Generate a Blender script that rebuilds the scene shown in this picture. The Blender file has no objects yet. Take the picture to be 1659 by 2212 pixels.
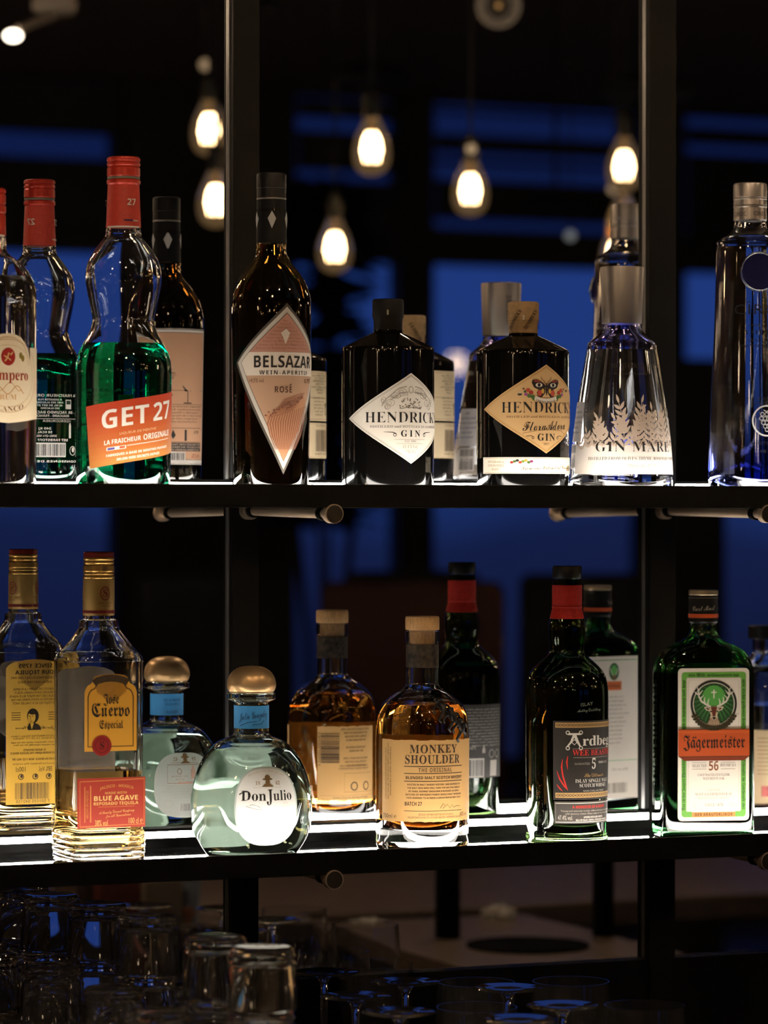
import bpy, bmesh, math, random
from mathutils import Vector, Matrix
from mathutils.geometry import tessellate_polygon

# outlines of the letters printed on the labels: letter code, advance, then loops of x, y (a hundredth of the type size)
OUTLINES = {
    'S': [
        [65,65,[-1,0,-1,2,4,4,8,11,31,69,33,69,58,13,59,8,63,3,66,2,66,0,34,0,34,2,40,4,42,7,41,12,38,20,16,20,11,8,13,4,19,2,19,0],[17,24,36,24,26,48]],
        [66,66,[2,0,2,2,7,3,11,8,11,59,8,64,6,65,2,65,2,68,32,68,52,64,59,52,55,42,42,37,58,31,62,19,61,11,55,5,47,1,36,0],[27,38,35,38,39,41,42,45,42,58,37,64,29,64,28,63,27,58],[39,4,44,12,45,19,44,26,41,31,36,34,27,34,27,10,28,5,30,4]],
        [67,70,[38,-2,29,-1,21,3,14,8,8,16,5,24,4,34,5,44,8,52,14,59,21,65,29,68,39,69,55,66,56,65,61,66,62,69,65,69,65,46,62,46,59,54,53,61,47,64,39,66,26,58,21,34,26,11,41,4,48,4,59,11,64,16,67,13,54,2]],
        [68,74,[3,0,3,2,9,4,11,7,11,61,9,64,6,65,2,65,2,68,33,68,49,66,61,59,68,48,70,34,61,9,34,0],[33,4,42,6,48,11,51,21,52,34,48,57,33,64,30,64,28,63,27,58,27,11,28,8,28,5,30,4]],
        [69,66,[2,0,2,2,9,4,11,7,11,60,7,65,2,65,2,68,59,68,59,48,57,48,55,56,51,61,44,63,30,64,28,62,28,37,34,38,39,40,41,44,43,51,45,51,45,18,42,18,42,23,41,27,39,30,36,32,32,32,28,33,28,7,29,5,31,4,41,4,51,8,55,11,59,16,61,21,64,21,60,0]],
        [70,60,[2,0,2,2,7,3,11,8,11,60,9,63,2,65,2,68,59,68,59,48,56,48,55,53,53,58,50,61,41,64,29,64,27,59,27,37,34,38,38,40,41,45,42,52,45,52,45,18,42,18,41,25,38,30,34,32,27,33,27,12,28,9,28,6,29,4,38,2,38,0]],
        [71,76,[30,-1,21,3,14,8,9,15,5,24,4,34,5,44,9,52,14,59,21,65,29,68,38,69,55,66,56,65,59,65,61,66,61,68,62,69,65,69,65,46,62,46,57,56,53,61,49,64,44,66,40,66,26,58,22,34,23,20,27,10,33,4,41,2,46,2,49,4,51,7,51,23,49,26,46,27,41,27,41,29,74,29,74,27,71,27,68,26,66,19,66,4,53,0]],
        [72,78,[2,0,2,2,7,3,11,8,11,61,7,64,2,65,2,68,36,68,36,65,32,65,28,62,28,59,27,56,27,38,51,38,51,59,48,64,46,65,42,65,42,68,76,68,76,65,69,63,67,56,67,12,69,5,71,3,76,2,76,0,42,0,42,2,49,4,51,8,51,33,27,33,27,12,29,5,32,3,36,2,36,0]],
        [73,39,[2,0,2,2,6,3,9,5,11,8,11,61,9,64,7,65,2,65,2,68,36,68,36,65,32,65,29,64,28,61,28,7,29,5,33,3,37,2,37,0]],
        [74,49,[16,-10,8,-8,4,-6,0,0,-1,3,0,7,4,11,9,11,12,9,14,4,14,2,12,0,12,-2,11,-3,12,-5,19,-6,21,-4,22,-1,22,58,20,62,16,65,12,65,12,68,47,68,47,65,44,65,39,63,39,61,38,59,38,13,32,-4]],
        [75,76,[2,0,2,2,7,3,11,8,11,61,7,64,2,65,2,68,36,68,36,65,33,65,28,62,28,35,51,59,52,62,50,64,43,65,43,68,72,68,72,65,62,62,51,54,40,42,72,4,78,2,78,0,42,0,42,2,46,2,50,5,47,10,30,32,28,29,28,8,29,5,32,3,36,2,36,0]],
        [76,64,[2,0,2,2,7,3,11,8,11,61,7,65,2,65,2,68,38,68,38,65,29,64,28,62,28,59,27,56,27,12,28,6,30,4,41,4,51,8,55,12,61,23,64,23,60,0]],
        [77,94,[2,0,2,2,6,3,9,5,11,8,11,62,6,65,2,65,2,68,28,68,48,21,67,68,92,68,92,65,85,63,83,56,83,12,84,9,84,6,85,4,87,4,92,2,92,0,59,0,59,2,67,6,68,9,68,59,43,0,40,0,16,58,16,7,18,4,25,2,25,0]],
        [78,74,[60,-2,16,52,16,8,18,4,25,2,25,0,2,0,2,2,9,4,11,6,11,58,6,64,4,65,2,65,2,68,23,68,58,25,58,62,52,65,49,65,49,68,71,68,71,65,67,65,64,63,62,56,62,-2]],
        [79,78,[39,-2,32,-1,25,1,19,4,10,14,7,20,5,27,4,34,5,41,7,48,10,54,19,64,32,69,47,69,53,67,59,64,68,54,74,41,74,27,68,14,59,4,53,1,46,-1],[39,2,52,10,56,34,56,48,52,58,46,64,39,66,26,58,22,34,22,20,26,10,32,4]],
        [80,62,[2,0,2,2,7,3,11,8,11,61,7,64,2,65,2,68,42,68,50,66,58,59,60,55,61,49,59,42,54,36,47,32,27,31,27,12,29,5,32,3,36,2,36,0],[27,34,36,35,41,38,44,49,43,56,41,61,38,63,30,64,28,63,27,59]],
        [81,78,[56,-18,39,-13,28,0,21,3,15,8,7,19,5,26,4,34,5,41,7,48,10,54,19,64,32,69,47,69,53,67,59,64,68,54,74,41,74,34,72,22,68,12,60,5,49,0,56,-9,66,-12,73,-11,74,-14],[39,2,52,10,57,34,56,48,52,58,46,64,39,66,26,58,22,34,23,20,26,10,32,4]],
        [82,71,[2,0,2,2,7,3,11,8,11,61,7,64,2,65,2,68,32,68,46,67,55,63,60,58,62,50,58,39,47,33,64,8,69,3,71,2,71,0,51,0,30,32,27,32,27,12,29,5,32,3,36,2,36,0],[27,35,37,36,42,39,44,43,45,50,42,61,33,64,30,64,28,63,27,58]],
        [83,58,[6,-2,6,24,9,24,12,14,17,8,22,4,29,2,34,3,41,9,41,13,39,19,34,24,24,28,11,38,8,43,8,55,10,60,13,64,17,67,22,69,34,69,42,67,42,66,47,67,48,69,51,69,51,48,48,48,44,58,37,64,33,66,24,66,21,64,19,61,18,57,19,53,21,50,28,45,38,41,48,35,52,28,54,20,51,9,47,4,42,1,36,-1,21,-1,16,1,11,2,9,0,9,-2]],
        [84,63,[14,0,14,2,21,4,23,12,23,64,15,63,10,60,6,54,4,48,2,48,2,68,61,68,61,48,59,48,53,60,39,64,39,8,41,4,49,2,49,0]],
        [85,73,[37,-2,25,-1,17,4,12,12,11,23,11,61,9,63,2,65,2,68,36,68,36,65,32,65,28,62,27,59,27,21,28,13,30,8,34,4,41,3,54,8,58,24,58,61,54,64,49,65,49,68,71,68,71,65,67,64,64,62,63,60,63,27,61,14,56,5,49,0]],
        [86,64,[32,-2,7,57,1,64,-2,65,-2,68,31,68,31,65,28,65,23,63,22,61,39,21,52,56,52,63,48,65,44,65,44,68,66,68,66,65,63,65,61,64,57,57,34,-2]],
        [87,91,[26,-2,4,61,1,65,-2,65,-2,68,27,68,27,65,24,65,21,63,21,59,33,22,45,52,40,64,38,65,34,65,34,68,66,68,66,65,60,64,59,58,71,25,81,55,81,58,82,61,80,64,78,65,75,65,75,68,93,68,93,65,87,60,66,-2,64,-2,47,46,28,-2]],
        [88,70,[2,0,2,2,8,4,29,31,12,58,5,65,2,65,2,68,36,68,36,65,30,64,28,62,39,43,50,59,51,62,49,64,44,65,44,68,68,68,68,65,64,65,60,63,53,56,42,39,63,6,69,2,69,0,36,0,36,2,41,4,43,6,41,12,31,28,19,9,19,7,21,4,26,2,26,0]],
        [89,63,[15,0,15,2,19,3,22,5,24,8,24,27,7,58,2,64,-2,65,-2,68,31,68,31,65,27,65,23,62,24,61,24,58,37,34,51,58,52,61,50,64,44,65,44,68,66,68,66,65,61,63,57,58,40,30,40,12,42,5,44,3,49,2,49,0]],
        [97,51,[38,-1,32,0,30,5,22,1,14,-1,9,-1,4,5,3,9,4,16,9,20,29,28,29,39,28,42,26,44,17,43,16,40,18,36,18,32,14,29,11,28,7,30,5,35,6,39,10,44,14,46,24,48,39,44,42,39,44,31,44,5,46,6,48,6,49,4,44,0],[22,5,24,5,29,9,29,25,21,21,18,12,19,7]],
        [98,54,[6,-2,6,64,1,66,1,68,21,68,21,41,26,46,33,48,38,47,46,41,51,31,51,25,50,18,48,11,40,2,35,-1,29,-1,22,0,16,4,8,-2],[28,2,32,3,36,14,36,32,34,38,32,41,28,42,23,40,21,38,21,10,22,4]],
        [99,44,[23,-1,18,-1,9,5,6,10,4,16,3,22,4,29,6,35,9,40,14,44,20,47,26,48,32,47,38,44,40,41,41,34,38,31,31,32,28,43,25,44,19,40,17,28,18,18,21,11,25,7,31,6,36,7,41,11,42,9,34,1]],
        [100,55,[21,-1,16,-1,11,1,5,10,3,22,4,29,8,41,17,47,22,48,28,46,33,42,33,60,32,62,32,64,26,66,26,68,48,68,48,6,52,4,52,2,33,-1,33,6,28,1],[26,4,30,6,32,8,33,11,33,36,31,40,26,42,22,41,19,38,18,31,18,14,19,9,22,6]],
        [101,45,[23,-1,18,-1,12,1,6,10,4,16,3,23,4,30,6,36,9,41,18,47,23,48,31,46,37,42,41,35,42,25,18,25,21,11,30,6,35,8,40,12,42,11,34,2],[18,29,30,29,30,38,27,44,24,44,19,41]],
        [102,32,[2,0,2,2,4,2,8,5,8,41,2,41,2,46,8,46,8,52,9,59,12,65,18,68,31,69,36,66,38,63,39,57,38,54,36,53,31,53,29,54,28,56,29,66,24,66,22,61,22,46,30,46,30,41,22,41,22,6,26,2,30,2,30,0]],
        [103,49,[22,-21,13,-20,7,-18,3,-15,2,-11,4,-7,10,-4,5,0,4,4,4,8,6,11,10,14,15,16,6,22,3,32,4,36,6,40,13,46,23,48,29,47,35,45,48,45,48,40,40,40,42,36,43,26,41,22,38,19,31,16,26,15,21,16,17,14,15,11,16,8,26,8,39,6,45,2,47,-6,46,-12,41,-17,32,-20],[26,19,28,22,30,31,28,41,26,43,23,44,19,41,17,31,19,22,21,19],[24,-18,36,-16,39,-10,39,-8,37,-6,34,-6,31,-5,14,-5,11,-11,14,-16]],
        [104,57,[2,0,2,2,5,2,8,6,8,62,7,64,2,66,2,68,22,68,22,40,28,46,36,48,46,43,49,31,49,6,50,4,54,2,54,0,30,0,30,2,34,4,35,8,35,36,32,40,30,41,26,39,22,35,22,6,24,3,27,2,27,0]],
        [105,29,[12,54,9,56,8,64,9,67,12,69,18,69,21,67,22,64,22,59,18,54],[2,0,2,2,7,4,8,6,8,41,6,43,3,44,3,46,22,46,22,6,24,3,27,2,27,0]],
        [108,30,[2,0,2,2,7,4,8,6,8,62,6,65,3,66,3,68,22,68,22,6,24,3,27,2,27,0]],
        [109,82,[2,0,2,2,5,2,8,6,8,41,2,44,2,46,22,46,22,39,28,46,35,48,44,45,48,39,54,45,62,48,72,43,75,31,75,6,76,4,80,2,80,0,56,0,56,2,60,4,61,6,61,36,59,40,56,41,52,39,48,35,48,8,49,6,49,4,53,2,53,0,30,0,30,2,34,4,34,38,30,41,26,39,22,35,22,4,26,2,26,0]],
        [110,57,[2,0,2,2,5,2,8,6,8,41,2,44,2,46,22,46,22,40,28,46,36,48,46,43,49,31,49,6,50,4,54,2,54,0,30,0,30,2,34,4,35,8,35,36,32,40,30,41,26,39,22,35,22,6,24,3,27,2,27,0]],
        [111,50,[19,-1,9,6,4,16,2,23,6,36,9,41,19,47,25,48,31,47,41,41,44,36,48,23,44,10,41,5,31,-1],[29,2,32,8,32,34,31,40,29,44,21,44,19,40,18,34,18,8,21,2]],
        [112,55,[2,-21,2,-18,6,-18,8,-15,8,40,6,43,3,44,3,46,21,46,21,39,27,46,34,48,39,47,44,44,47,41,50,36,52,24,50,11,47,6,39,-1,34,-1,28,0,22,5,22,-15,24,-16,25,-18,29,-18,29,-21],[29,4,33,6,36,9,38,23,36,37,34,40,29,41,26,40,22,35,22,10,25,6]],
        [114,42,[2,0,2,2,7,4,8,6,8,41,6,43,3,44,3,46,22,46,22,38,24,42,31,47,35,48,41,45,43,39,41,35,37,33,34,33,31,38,29,38,28,39,24,36,22,32,22,6,26,3,29,2,29,0]],
        [115,43,[18,-1,9,1,8,-1,5,-1,5,16,8,16,10,10,13,6,17,3,24,2,27,4,29,9,28,12,23,16,11,22,8,25,6,29,6,39,9,43,14,46,22,48,27,46,33,46,34,48,36,48,36,33,34,33,32,38,26,43,19,44,18,42,16,41,16,36,17,34,33,26,38,19,38,8,34,2,29,-1]],
        [116,34,[18,-1,13,-1,10,1,8,5,8,41,3,41,3,44,17,59,19,63,21,63,21,46,31,46,31,41,21,41,21,12,23,6,25,6,31,11,33,10,27,1]],
        [117,56,[14,-1,10,2,8,8,7,14,7,40,6,42,2,44,2,46,21,46,21,9,22,7,26,5,31,6,34,10,34,40,33,42,28,44,28,46,48,46,48,11,49,6,54,4,54,2,44,1,34,-1,34,6,28,1,24,-1]],
        [118,46,[21,-1,6,37,2,43,-1,44,-1,46,24,46,24,44,20,43,19,40,28,18,35,38,36,39,36,41,34,43,30,44,30,46,46,46,46,44,43,43,40,39,24,-1]],
        [119,65,[18,-1,2,39,2,41,-2,44,-2,46,21,46,21,44,19,44,17,41,25,19,31,35,29,42,27,44,25,44,25,46,48,46,48,44,45,43,44,39,50,21,57,38,58,39,58,42,55,44,53,44,53,46,66,46,66,44,64,44,45,-1,43,-1,33,29,21,-1]],
        [48,56,[28,-1,20,0,14,4,9,9,6,16,4,26,3,36,4,46,6,55,9,62,14,68,20,71,28,72,36,71,42,68,47,62,50,55,52,46,52,26,50,16,47,9,42,4,36,0],[28,6,32,8,35,14,37,23,37,49,35,58,32,64,28,66,24,64,21,58,19,49,19,23,23,8]],
        [49,56,[10,0,10,5,18,5,22,7,23,12,23,62,16,54,10,51,4,56,4,59,11,61,15,63,19,67,27,72,38,72,38,9,39,7,43,5,51,5,51,0]],
        [50,56,[4,0,4,10,18,26,24,31,31,41,34,55,32,64,29,66,22,65,19,62,17,49,11,49,5,54,4,62,6,66,14,71,19,72,36,71,43,68,48,62,49,52,46,46,36,32,23,21,13,11,39,11,42,12,44,15,44,18,46,21,51,21,51,0]],
        [52,56,[18,0,18,5,21,5,24,6,27,6,29,12,29,19,1,19,1,25,30,71,44,71,44,25,54,25,54,19,44,19,44,9,46,6,53,5,53,0],[8,25,29,25,29,57,30,62,26,54,24,52,24,50,22,49,22,48]],
        [53,56,[18,-1,9,2,4,8,4,14,9,18,12,18,12,15,14,10,19,6,26,6,32,9,34,12,35,16,35,22,34,29,32,33,28,36,18,37,16,36,13,36,11,35,6,37,9,71,47,71,48,53,42,53,41,58,36,61,16,61,14,42,25,43,36,42,44,38,49,31,51,22,50,16,46,7,34,0,29,-1]],
        [54,56,[29,-1,22,0,16,2,11,8,5,22,4,33,6,49,9,55,11,61,16,66,26,72,39,72,43,71,47,69,49,67,51,61,48,56,44,54,39,54,39,57,38,59,38,62,34,66,27,65,22,59,20,51,19,40,28,44,32,44,41,42,47,38,51,32,52,23,51,13,46,6,39,1],[29,6,33,7,36,9,38,14,38,29,36,34,32,37,29,38,26,38,19,33,19,21,22,12]],
        [55,56,[16,0,43,61,17,61,12,59,11,56,11,51,4,51,5,71,52,71,52,66,25,0]],
        [56,56,[20,-1,9,4,4,13,3,18,4,24,7,29,18,36,12,40,6,49,5,54,6,59,11,67,15,70,21,72,29,72,38,71,44,68,49,62,50,55,49,49,42,42,36,39,49,30,52,24,53,19,51,11,46,4,38,0],[30,42,33,44,36,48,38,55,35,63,31,66,28,67,24,66,20,60,19,56,20,51,26,44],[28,5,32,6,36,8,38,12,39,18,38,22,36,26,24,32,19,26,17,22,16,18,19,8,23,6]],
        [57,56,[18,-1,10,2,6,10,9,15,11,16,16,8,19,6,23,5,33,12,38,34,32,29,28,28,15,29,9,32,5,39,4,55,6,61,9,66,20,72,26,72,33,71,39,69,44,64,48,58,51,49,51,31,50,23,48,16,41,6,36,2,30,0],[28,35,31,35,33,36,38,41,34,60,31,64,27,66,23,64,19,56,18,49,21,38]],
    ],
    'B': [
        [65,69,[0,0,25,72,44,72,69,0,52,0,48,17,21,17,16,0],[25,30,44,30,38,48,38,51,34,61,34,58,31,50,31,46]],
        [66,68,[9,0,9,71,44,71,52,68,58,62,60,53,58,43,54,39,49,38,52,36,56,35,60,30,62,21,60,12,55,6,47,1,36,0],[24,43,33,43,42,45,44,48,44,55,42,58,38,59,24,59],[24,12,34,12,40,13,44,15,46,18,46,26,44,29,39,31,24,31]],
        [67,64,[28,0,20,4,14,9,9,16,7,25,6,36,7,46,10,55,14,62,21,68,29,71,44,72,50,71,55,69,60,68,55,55,48,58,39,60,32,58,26,53,22,46,21,36,22,26,26,18,31,13,48,12,58,16,58,2,43,-1]],
        [68,74,[9,0,9,71,42,71,51,68,64,56,67,47,68,36,66,21,58,9,46,2,29,0],[24,12,31,12,47,18,52,36,51,46,48,54,41,58,32,59,24,59]],
        [69,56,[9,0,9,71,50,71,50,59,24,59,24,43,48,43,48,31,24,31,24,12,50,12,50,0]],
        [70,55,[9,0,9,71,50,71,50,59,24,59,24,41,48,41,48,28,24,28,24,0]],
        [71,72,[39,-1,25,1,14,8,8,20,6,36,7,46,10,55,22,68,32,71,49,72,59,70,64,68,59,56,56,58,43,60,37,59,31,57,24,48,22,42,21,36,23,23,29,14,34,12,49,12,49,28,36,28,36,40,64,40,64,3,59,1,46,-1]],
        [72,76,[9,0,9,71,24,71,24,43,52,43,52,71,68,71,68,0,52,0,52,31,24,31,24,0]],
        [73,39,[3,0,3,9,12,12,12,59,3,62,3,71,36,71,36,62,27,59,27,12,36,9,36,0]],
        [74,33,[-4,-21,-6,-20,-8,-20,-8,-8,4,-8,8,-4,9,0,9,71,24,71,24,4,23,-4,21,-10,18,-15,13,-19,8,-21]],
        [75,66,[9,0,9,71,24,71,24,39,49,71,66,71,41,40,66,0,49,0,31,30,24,26,24,0]],
        [76,56,[9,0,9,71,24,71,24,12,53,12,53,0]],
        [77,94,[9,0,9,71,29,71,46,17,47,17,65,71,85,71,85,0,71,0,71,46,72,56,71,56,53,0,39,0,22,56,22,0]],
        [78,81,[9,0,9,71,28,71,59,18,59,71,72,71,72,0,53,0,22,54,22,0]],
        [79,79,[40,-1,29,0,21,4,14,9,9,16,7,26,6,36,7,46,9,55,14,62,21,68,29,71,40,72,51,71,59,68,66,62,70,55,73,46,74,36,73,26,70,16,66,9,59,4,51,0],[40,12,48,13,54,18,57,26,58,36,57,46,54,54,48,58,40,60,32,58,26,54,22,46,22,26,26,18,32,13]],
        [80,62,[9,0,9,71,32,71,44,70,52,66,57,58,58,43,56,38,52,32,40,26,24,26,24,0],[24,38,29,38,35,39,39,41,42,44,43,49,40,56,31,59,24,59]],
        [81,79,[54,-17,41,-1,29,0,21,4,14,9,9,16,7,26,6,36,7,46,9,55,14,62,21,68,29,71,40,72,51,71,59,68,66,62,70,55,73,46,74,36,72,24,69,15,64,8,56,2,73,-17],[40,12,48,13,54,18,57,26,58,36,57,46,54,54,48,58,40,60,32,58,26,54,22,46,22,26,26,18,32,13]],
        [82,66,[9,0,9,71,30,71,42,70,51,66,57,59,58,46,54,38,45,31,66,0,49,0,32,28,24,28,24,0],[24,40,36,41,40,42,42,45,43,49,42,54,39,57,35,59,24,59]],
        [83,55,[25,-1,14,0,4,3,4,18,15,13,26,11,31,12,36,16,36,19,35,22,32,26,11,38,7,44,6,48,7,61,12,67,19,71,35,72,51,68,46,56,37,59,33,59,29,60,22,58,20,52,21,49,28,44,39,39,43,36,49,29,51,25,51,20,49,11,44,4,36,1]],
        [84,58,[21,0,21,59,2,59,2,71,56,71,56,59,36,59,36,0]],
        [85,76,[38,-1,25,1,16,6,11,14,9,26,9,71,24,71,24,20,28,15,32,12,44,12,49,16,51,21,52,28,52,71,67,71,67,25,66,18,64,12,60,6,54,2,47,0]],
        [86,65,[24,0,0,71,15,71,31,22,31,19,32,16,32,13,34,19,34,22,50,71,65,71,41,0]],
        [87,97,[18,0,0,71,15,71,27,19,27,16,28,14,28,19,31,29,31,31,41,71,56,71,68,23,69,16,71,23,72,32,82,71,97,71,79,0,61,0,52,38,51,39,51,43,49,48,49,52,48,54,48,48,46,43,46,39,45,38,36,0]],
        [88,67,[0,0,24,37,1,71,18,71,34,46,49,71,65,71,42,36,67,0,49,0,32,27,16,0]],
        [89,62,[24,0,24,28,0,71,16,71,31,42,46,71,62,71,39,28,39,0]],
        [90,58,[2,0,2,10,37,59,3,59,3,71,54,71,54,62,21,12,56,12,56,0]],
        [48,58,[29,-1,18,1,9,9,5,21,4,46,6,56,9,62,14,68,20,71,29,72,39,70,48,62,52,51,54,36,53,25,51,16,48,9,43,3,37,0],[29,11,33,12,36,18,38,25,39,36,38,46,36,54,33,59,29,60,24,59,21,54,19,46,19,25,21,18,24,12]],
        [49,58,[26,0,26,52,27,56,26,54,21,51,13,44,6,53,29,71,41,71,41,0]],
        [50,58,[4,0,4,11,34,41,36,45,36,48,37,51,36,55,34,58,28,60,20,58,16,56,12,52,4,62,11,68,18,71,23,72,36,72,46,67,49,63,51,58,52,53,49,42,47,38,32,22,22,13,22,12,54,12,54,0]],
        [51,58,[24,-1,14,0,4,3,4,16,18,11,30,12,34,14,37,17,38,22,36,27,34,29,26,31,15,31,15,42,20,42,31,44,35,47,36,49,36,56,34,58,26,60,21,60,11,55,4,66,14,71,20,72,28,72,37,71,44,68,49,62,51,56,50,49,47,44,42,40,36,38,43,36,49,32,52,27,53,21,52,15,50,9,46,5,41,2,34,0]],
        [52,58,[32,0,32,15,2,15,2,25,33,71,47,71,47,26,56,26,56,15,47,15,47,0],[15,26,32,26,32,54,31,52,31,50]],
        [53,58,[24,-1,19,-1,9,1,5,3,5,16,14,12,19,12,24,11,29,12,34,14,38,22,34,31,18,33,12,32,6,35,9,71,48,71,48,59,22,59,21,44,22,45,30,46,36,45,42,43,46,40,52,31,51,14,46,6,36,1]],
        [54,58,[29,-1,22,0,16,2,7,12,4,21,4,42,10,59,19,67,24,70,31,72,47,72,49,71,49,59,40,61,32,60,26,58,22,54,18,44,18,38,24,44,28,46,42,45,48,41,52,33,54,24,52,14,48,6,39,1],[29,11,33,12,36,14,39,18,39,28,37,32,34,34,29,35,22,32,19,28,19,22,21,16,23,13]],
        [55,58,[11,0,38,59,2,59,2,71,54,71,54,62,27,0]],
        [56,58,[18,0,10,4,5,10,4,18,4,25,12,34,18,38,12,41,9,44,6,49,6,61,12,68,18,71,22,72,34,72,40,71,48,65,51,61,51,49,48,44,39,38,46,33,51,27,53,23,54,19,51,8,47,4,42,1,36,-1],[29,44,34,48,38,54,37,57,32,61,25,61,22,59,20,54,22,48],[28,10,37,12,39,15,39,21,38,24,34,28,28,31,24,29,18,22,18,16,20,12]],
        [57,58,[11,-1,8,0,8,12,10,11,25,11,31,14,38,21,40,33,39,33,37,30,29,26,23,25,15,26,9,31,4,38,3,48,5,58,10,66,18,71,28,72,41,69,50,59,54,41,51,23,47,12,39,4,33,1,26,-1],[28,36,36,39,38,42,38,44,39,46,38,49,38,52,36,56,34,58,28,60,24,59,21,57,19,53,18,48,18,43,20,39,23,37]],
    ],
    'F': [
        [74,66,[23,39,16,41,11,44,8,49,7,54,8,60,11,64,16,68,26,72,28,75,31,75,32,72,37,69,41,68,51,62,55,65,55,66,52,67,51,69,52,72,54,72,56,73,59,71,61,68,58,62,45,54,43,54,41,53,40,54,38,54,36,56,29,59,27,61,20,62,14,60,12,58,11,54,12,50,19,44,24,42],[22,-16,20,-15,20,-12,18,-6,16,-4,12,-3,9,-5,6,-9,2,-8,7,1,16,4,22,2,24,2,26,4,29,3,28,1,29,-4,31,-7,34,-9,41,-9,45,-7,48,-1,35,32,36,34,36,37,38,39,43,48,46,49,48,51,58,53,60,52,62,48,61,46,61,44,59,44,58,43,54,45,53,47,51,47,49,46,49,38,55,26,56,22,60,14,60,7,57,1,54,-2,52,-6,44,-12,39,-14,29,-14]],
        [67,74,[40,-2,32,0,20,8,14,13,10,19,6,29,4,41,8,58,11,65,16,70,22,73,32,74,36,72,41,66,49,73,55,74,66,70,70,74,72,71,64,61,60,58,56,59,52,61,48,62,42,62,40,61,38,58,46,42,54,28,51,23,41,12,43,12,45,11,54,11,65,14,70,17,72,13,54,-2],[38,14,39,18,41,21,25,49,24,52,25,54,28,56,29,58,34,62,38,64,36,67,29,70,22,67,18,58,16,45,17,38,19,32,22,26,26,21,31,17]],
        [69,76,[40,-2,33,0,26,3,15,12,6,29,4,41,8,58,11,65,16,71,22,74,28,75,37,72,42,67,46,71,48,72,49,74,51,75,61,71,67,71,70,74,73,72,63,61,62,59,59,59,52,62,49,62,48,63,45,63,42,61,42,59,52,47,58,51,60,55,63,55,67,51,72,49,72,46,66,39,63,39,59,44,56,45,54,44,58,39,58,35,56,31,54,29,54,27,51,21,48,18,44,18,41,17,33,20,28,28,32,30,34,26,41,21,46,22,48,24,48,29,31,50,30,53,32,58,39,64,38,67,36,69,29,71,24,69,20,64,16,45,18,36,21,28,26,21,33,16,41,12,50,11,55,12,60,12,70,16,72,13,54,-2]],
        [87,111,[40,-2,26,8,20,10,14,8,12,11,23,18,29,21,31,20,34,24,36,29,38,42,36,53,33,58,30,61,22,63,16,62,12,60,9,56,8,51,9,44,13,39,19,35,28,33,27,29,21,30,15,32,10,36,4,45,4,58,10,68,14,72,20,74,26,75,39,71,42,68,46,74,52,76,59,73,63,66,72,72,83,75,90,74,96,71,99,67,102,60,102,56,106,54,106,51,96,48,93,42,94,39,100,34,105,28,106,18,102,12,94,5,82,-1,76,-2,74,-1,71,-1,69,1,58,6,44,-2],[51,8,56,11,64,22,64,29,55,47,54,51,56,56,60,62,58,69,56,71,52,71,48,69,45,64,47,61,49,53,49,44,48,38,39,22,36,18,39,15],[88,8,92,9,96,13,97,16,96,20,91,24,88,28,82,32,80,38,80,41,82,47,91,51,88,55,86,64,84,68,81,69,75,69,72,68,66,61,66,55,73,39,75,36,76,31,74,24,71,21,68,16,79,11]],
        [68,81,[41,-2,34,0,24,7,19,9,17,11,9,7,6,9,14,19,26,22,26,21,29,23,31,26,28,32,20,42,20,49,25,54,32,58,38,59,30,61,22,62,16,61,11,59,8,56,7,52,9,45,12,42,16,40,15,36,6,42,2,52,3,59,10,69,15,72,21,74,28,75,36,74,44,72,59,64,65,58,70,51,76,34,75,21,71,14,66,8,58,2,51,-1],[54,8,61,10,64,12,69,19,68,29,66,35,58,46,44,56,39,56,34,52,33,49,34,48,34,46,42,35,44,29,42,25,36,21,31,19,43,11,48,9,51,9]],
        [83,84,[44,-2,33,-1,23,2,16,8,9,16,6,24,4,35,5,42,7,48,14,61,20,66,36,74,46,75,49,74,52,74,66,66,68,64,73,64,74,68,72,74,74,74,75,75,78,73,79,71,79,67,78,64,76,62,73,61,68,57,62,55,61,54,56,55,48,61,39,65,29,64,23,62,19,59,14,49,13,42,14,36,16,30,19,24,30,14,36,11,43,9,54,9,58,10,66,14,71,20,72,23,72,32,70,36,66,38,59,39,48,34,41,29,36,28,31,31,23,40,21,46,21,52,24,58,34,61,41,59,44,56,46,52,42,50,39,54,34,56,30,56,26,52,25,49,26,46,30,42,34,42,45,46,51,50,60,51,67,47,75,37,77,32,76,19,68,6,61,2,53,-1]],
        [97,47,[11,-2,8,0,10,1,4,12,2,22,3,27,9,38,23,50,26,50,26,49,34,45,42,43,42,40,39,39,39,11,41,10,44,12,47,10,36,-2,33,-1,34,1,29,4,27,10],[19,9,27,14,27,37,18,41,14,36,14,21]],
        [98,46,[21,-2,17,1,12,2,9,4,4,5,4,8,6,9,6,11,7,11,7,59,6,64,4,68,8,69,12,61,14,66,22,72,28,73,28,70,23,69,20,67,18,58,18,43,33,51,34,48,33,48,36,42,38,41,44,26,42,19,38,12,34,9,23,-2],[29,8,32,14,32,23,31,28,26,37,24,39,23,42,18,39,18,11]],
        [99,38,[19,-2,16,-1,18,1,14,3,9,7,6,13,6,38,8,39,9,41,23,51,29,49,32,46,33,46,34,48,37,45,31,39,27,38,24,39,19,44,18,42,18,15,21,12,26,10,29,11,33,14,35,12]],
        [100,48,[22,-2,15,2,11,3,8,5,4,6,4,9,6,11,6,40,18,48,11,52,6,56,3,62,4,66,8,70,14,72,21,73,21,70,14,68,15,63,18,61,19,59,26,56,29,52,35,49,39,46,44,39,46,32,43,21,35,9,29,2,24,-2],[29,9,32,13,34,20,35,27,34,34,32,37,22,45,18,42,18,12,20,11,22,11,23,9,26,8]],
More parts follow.
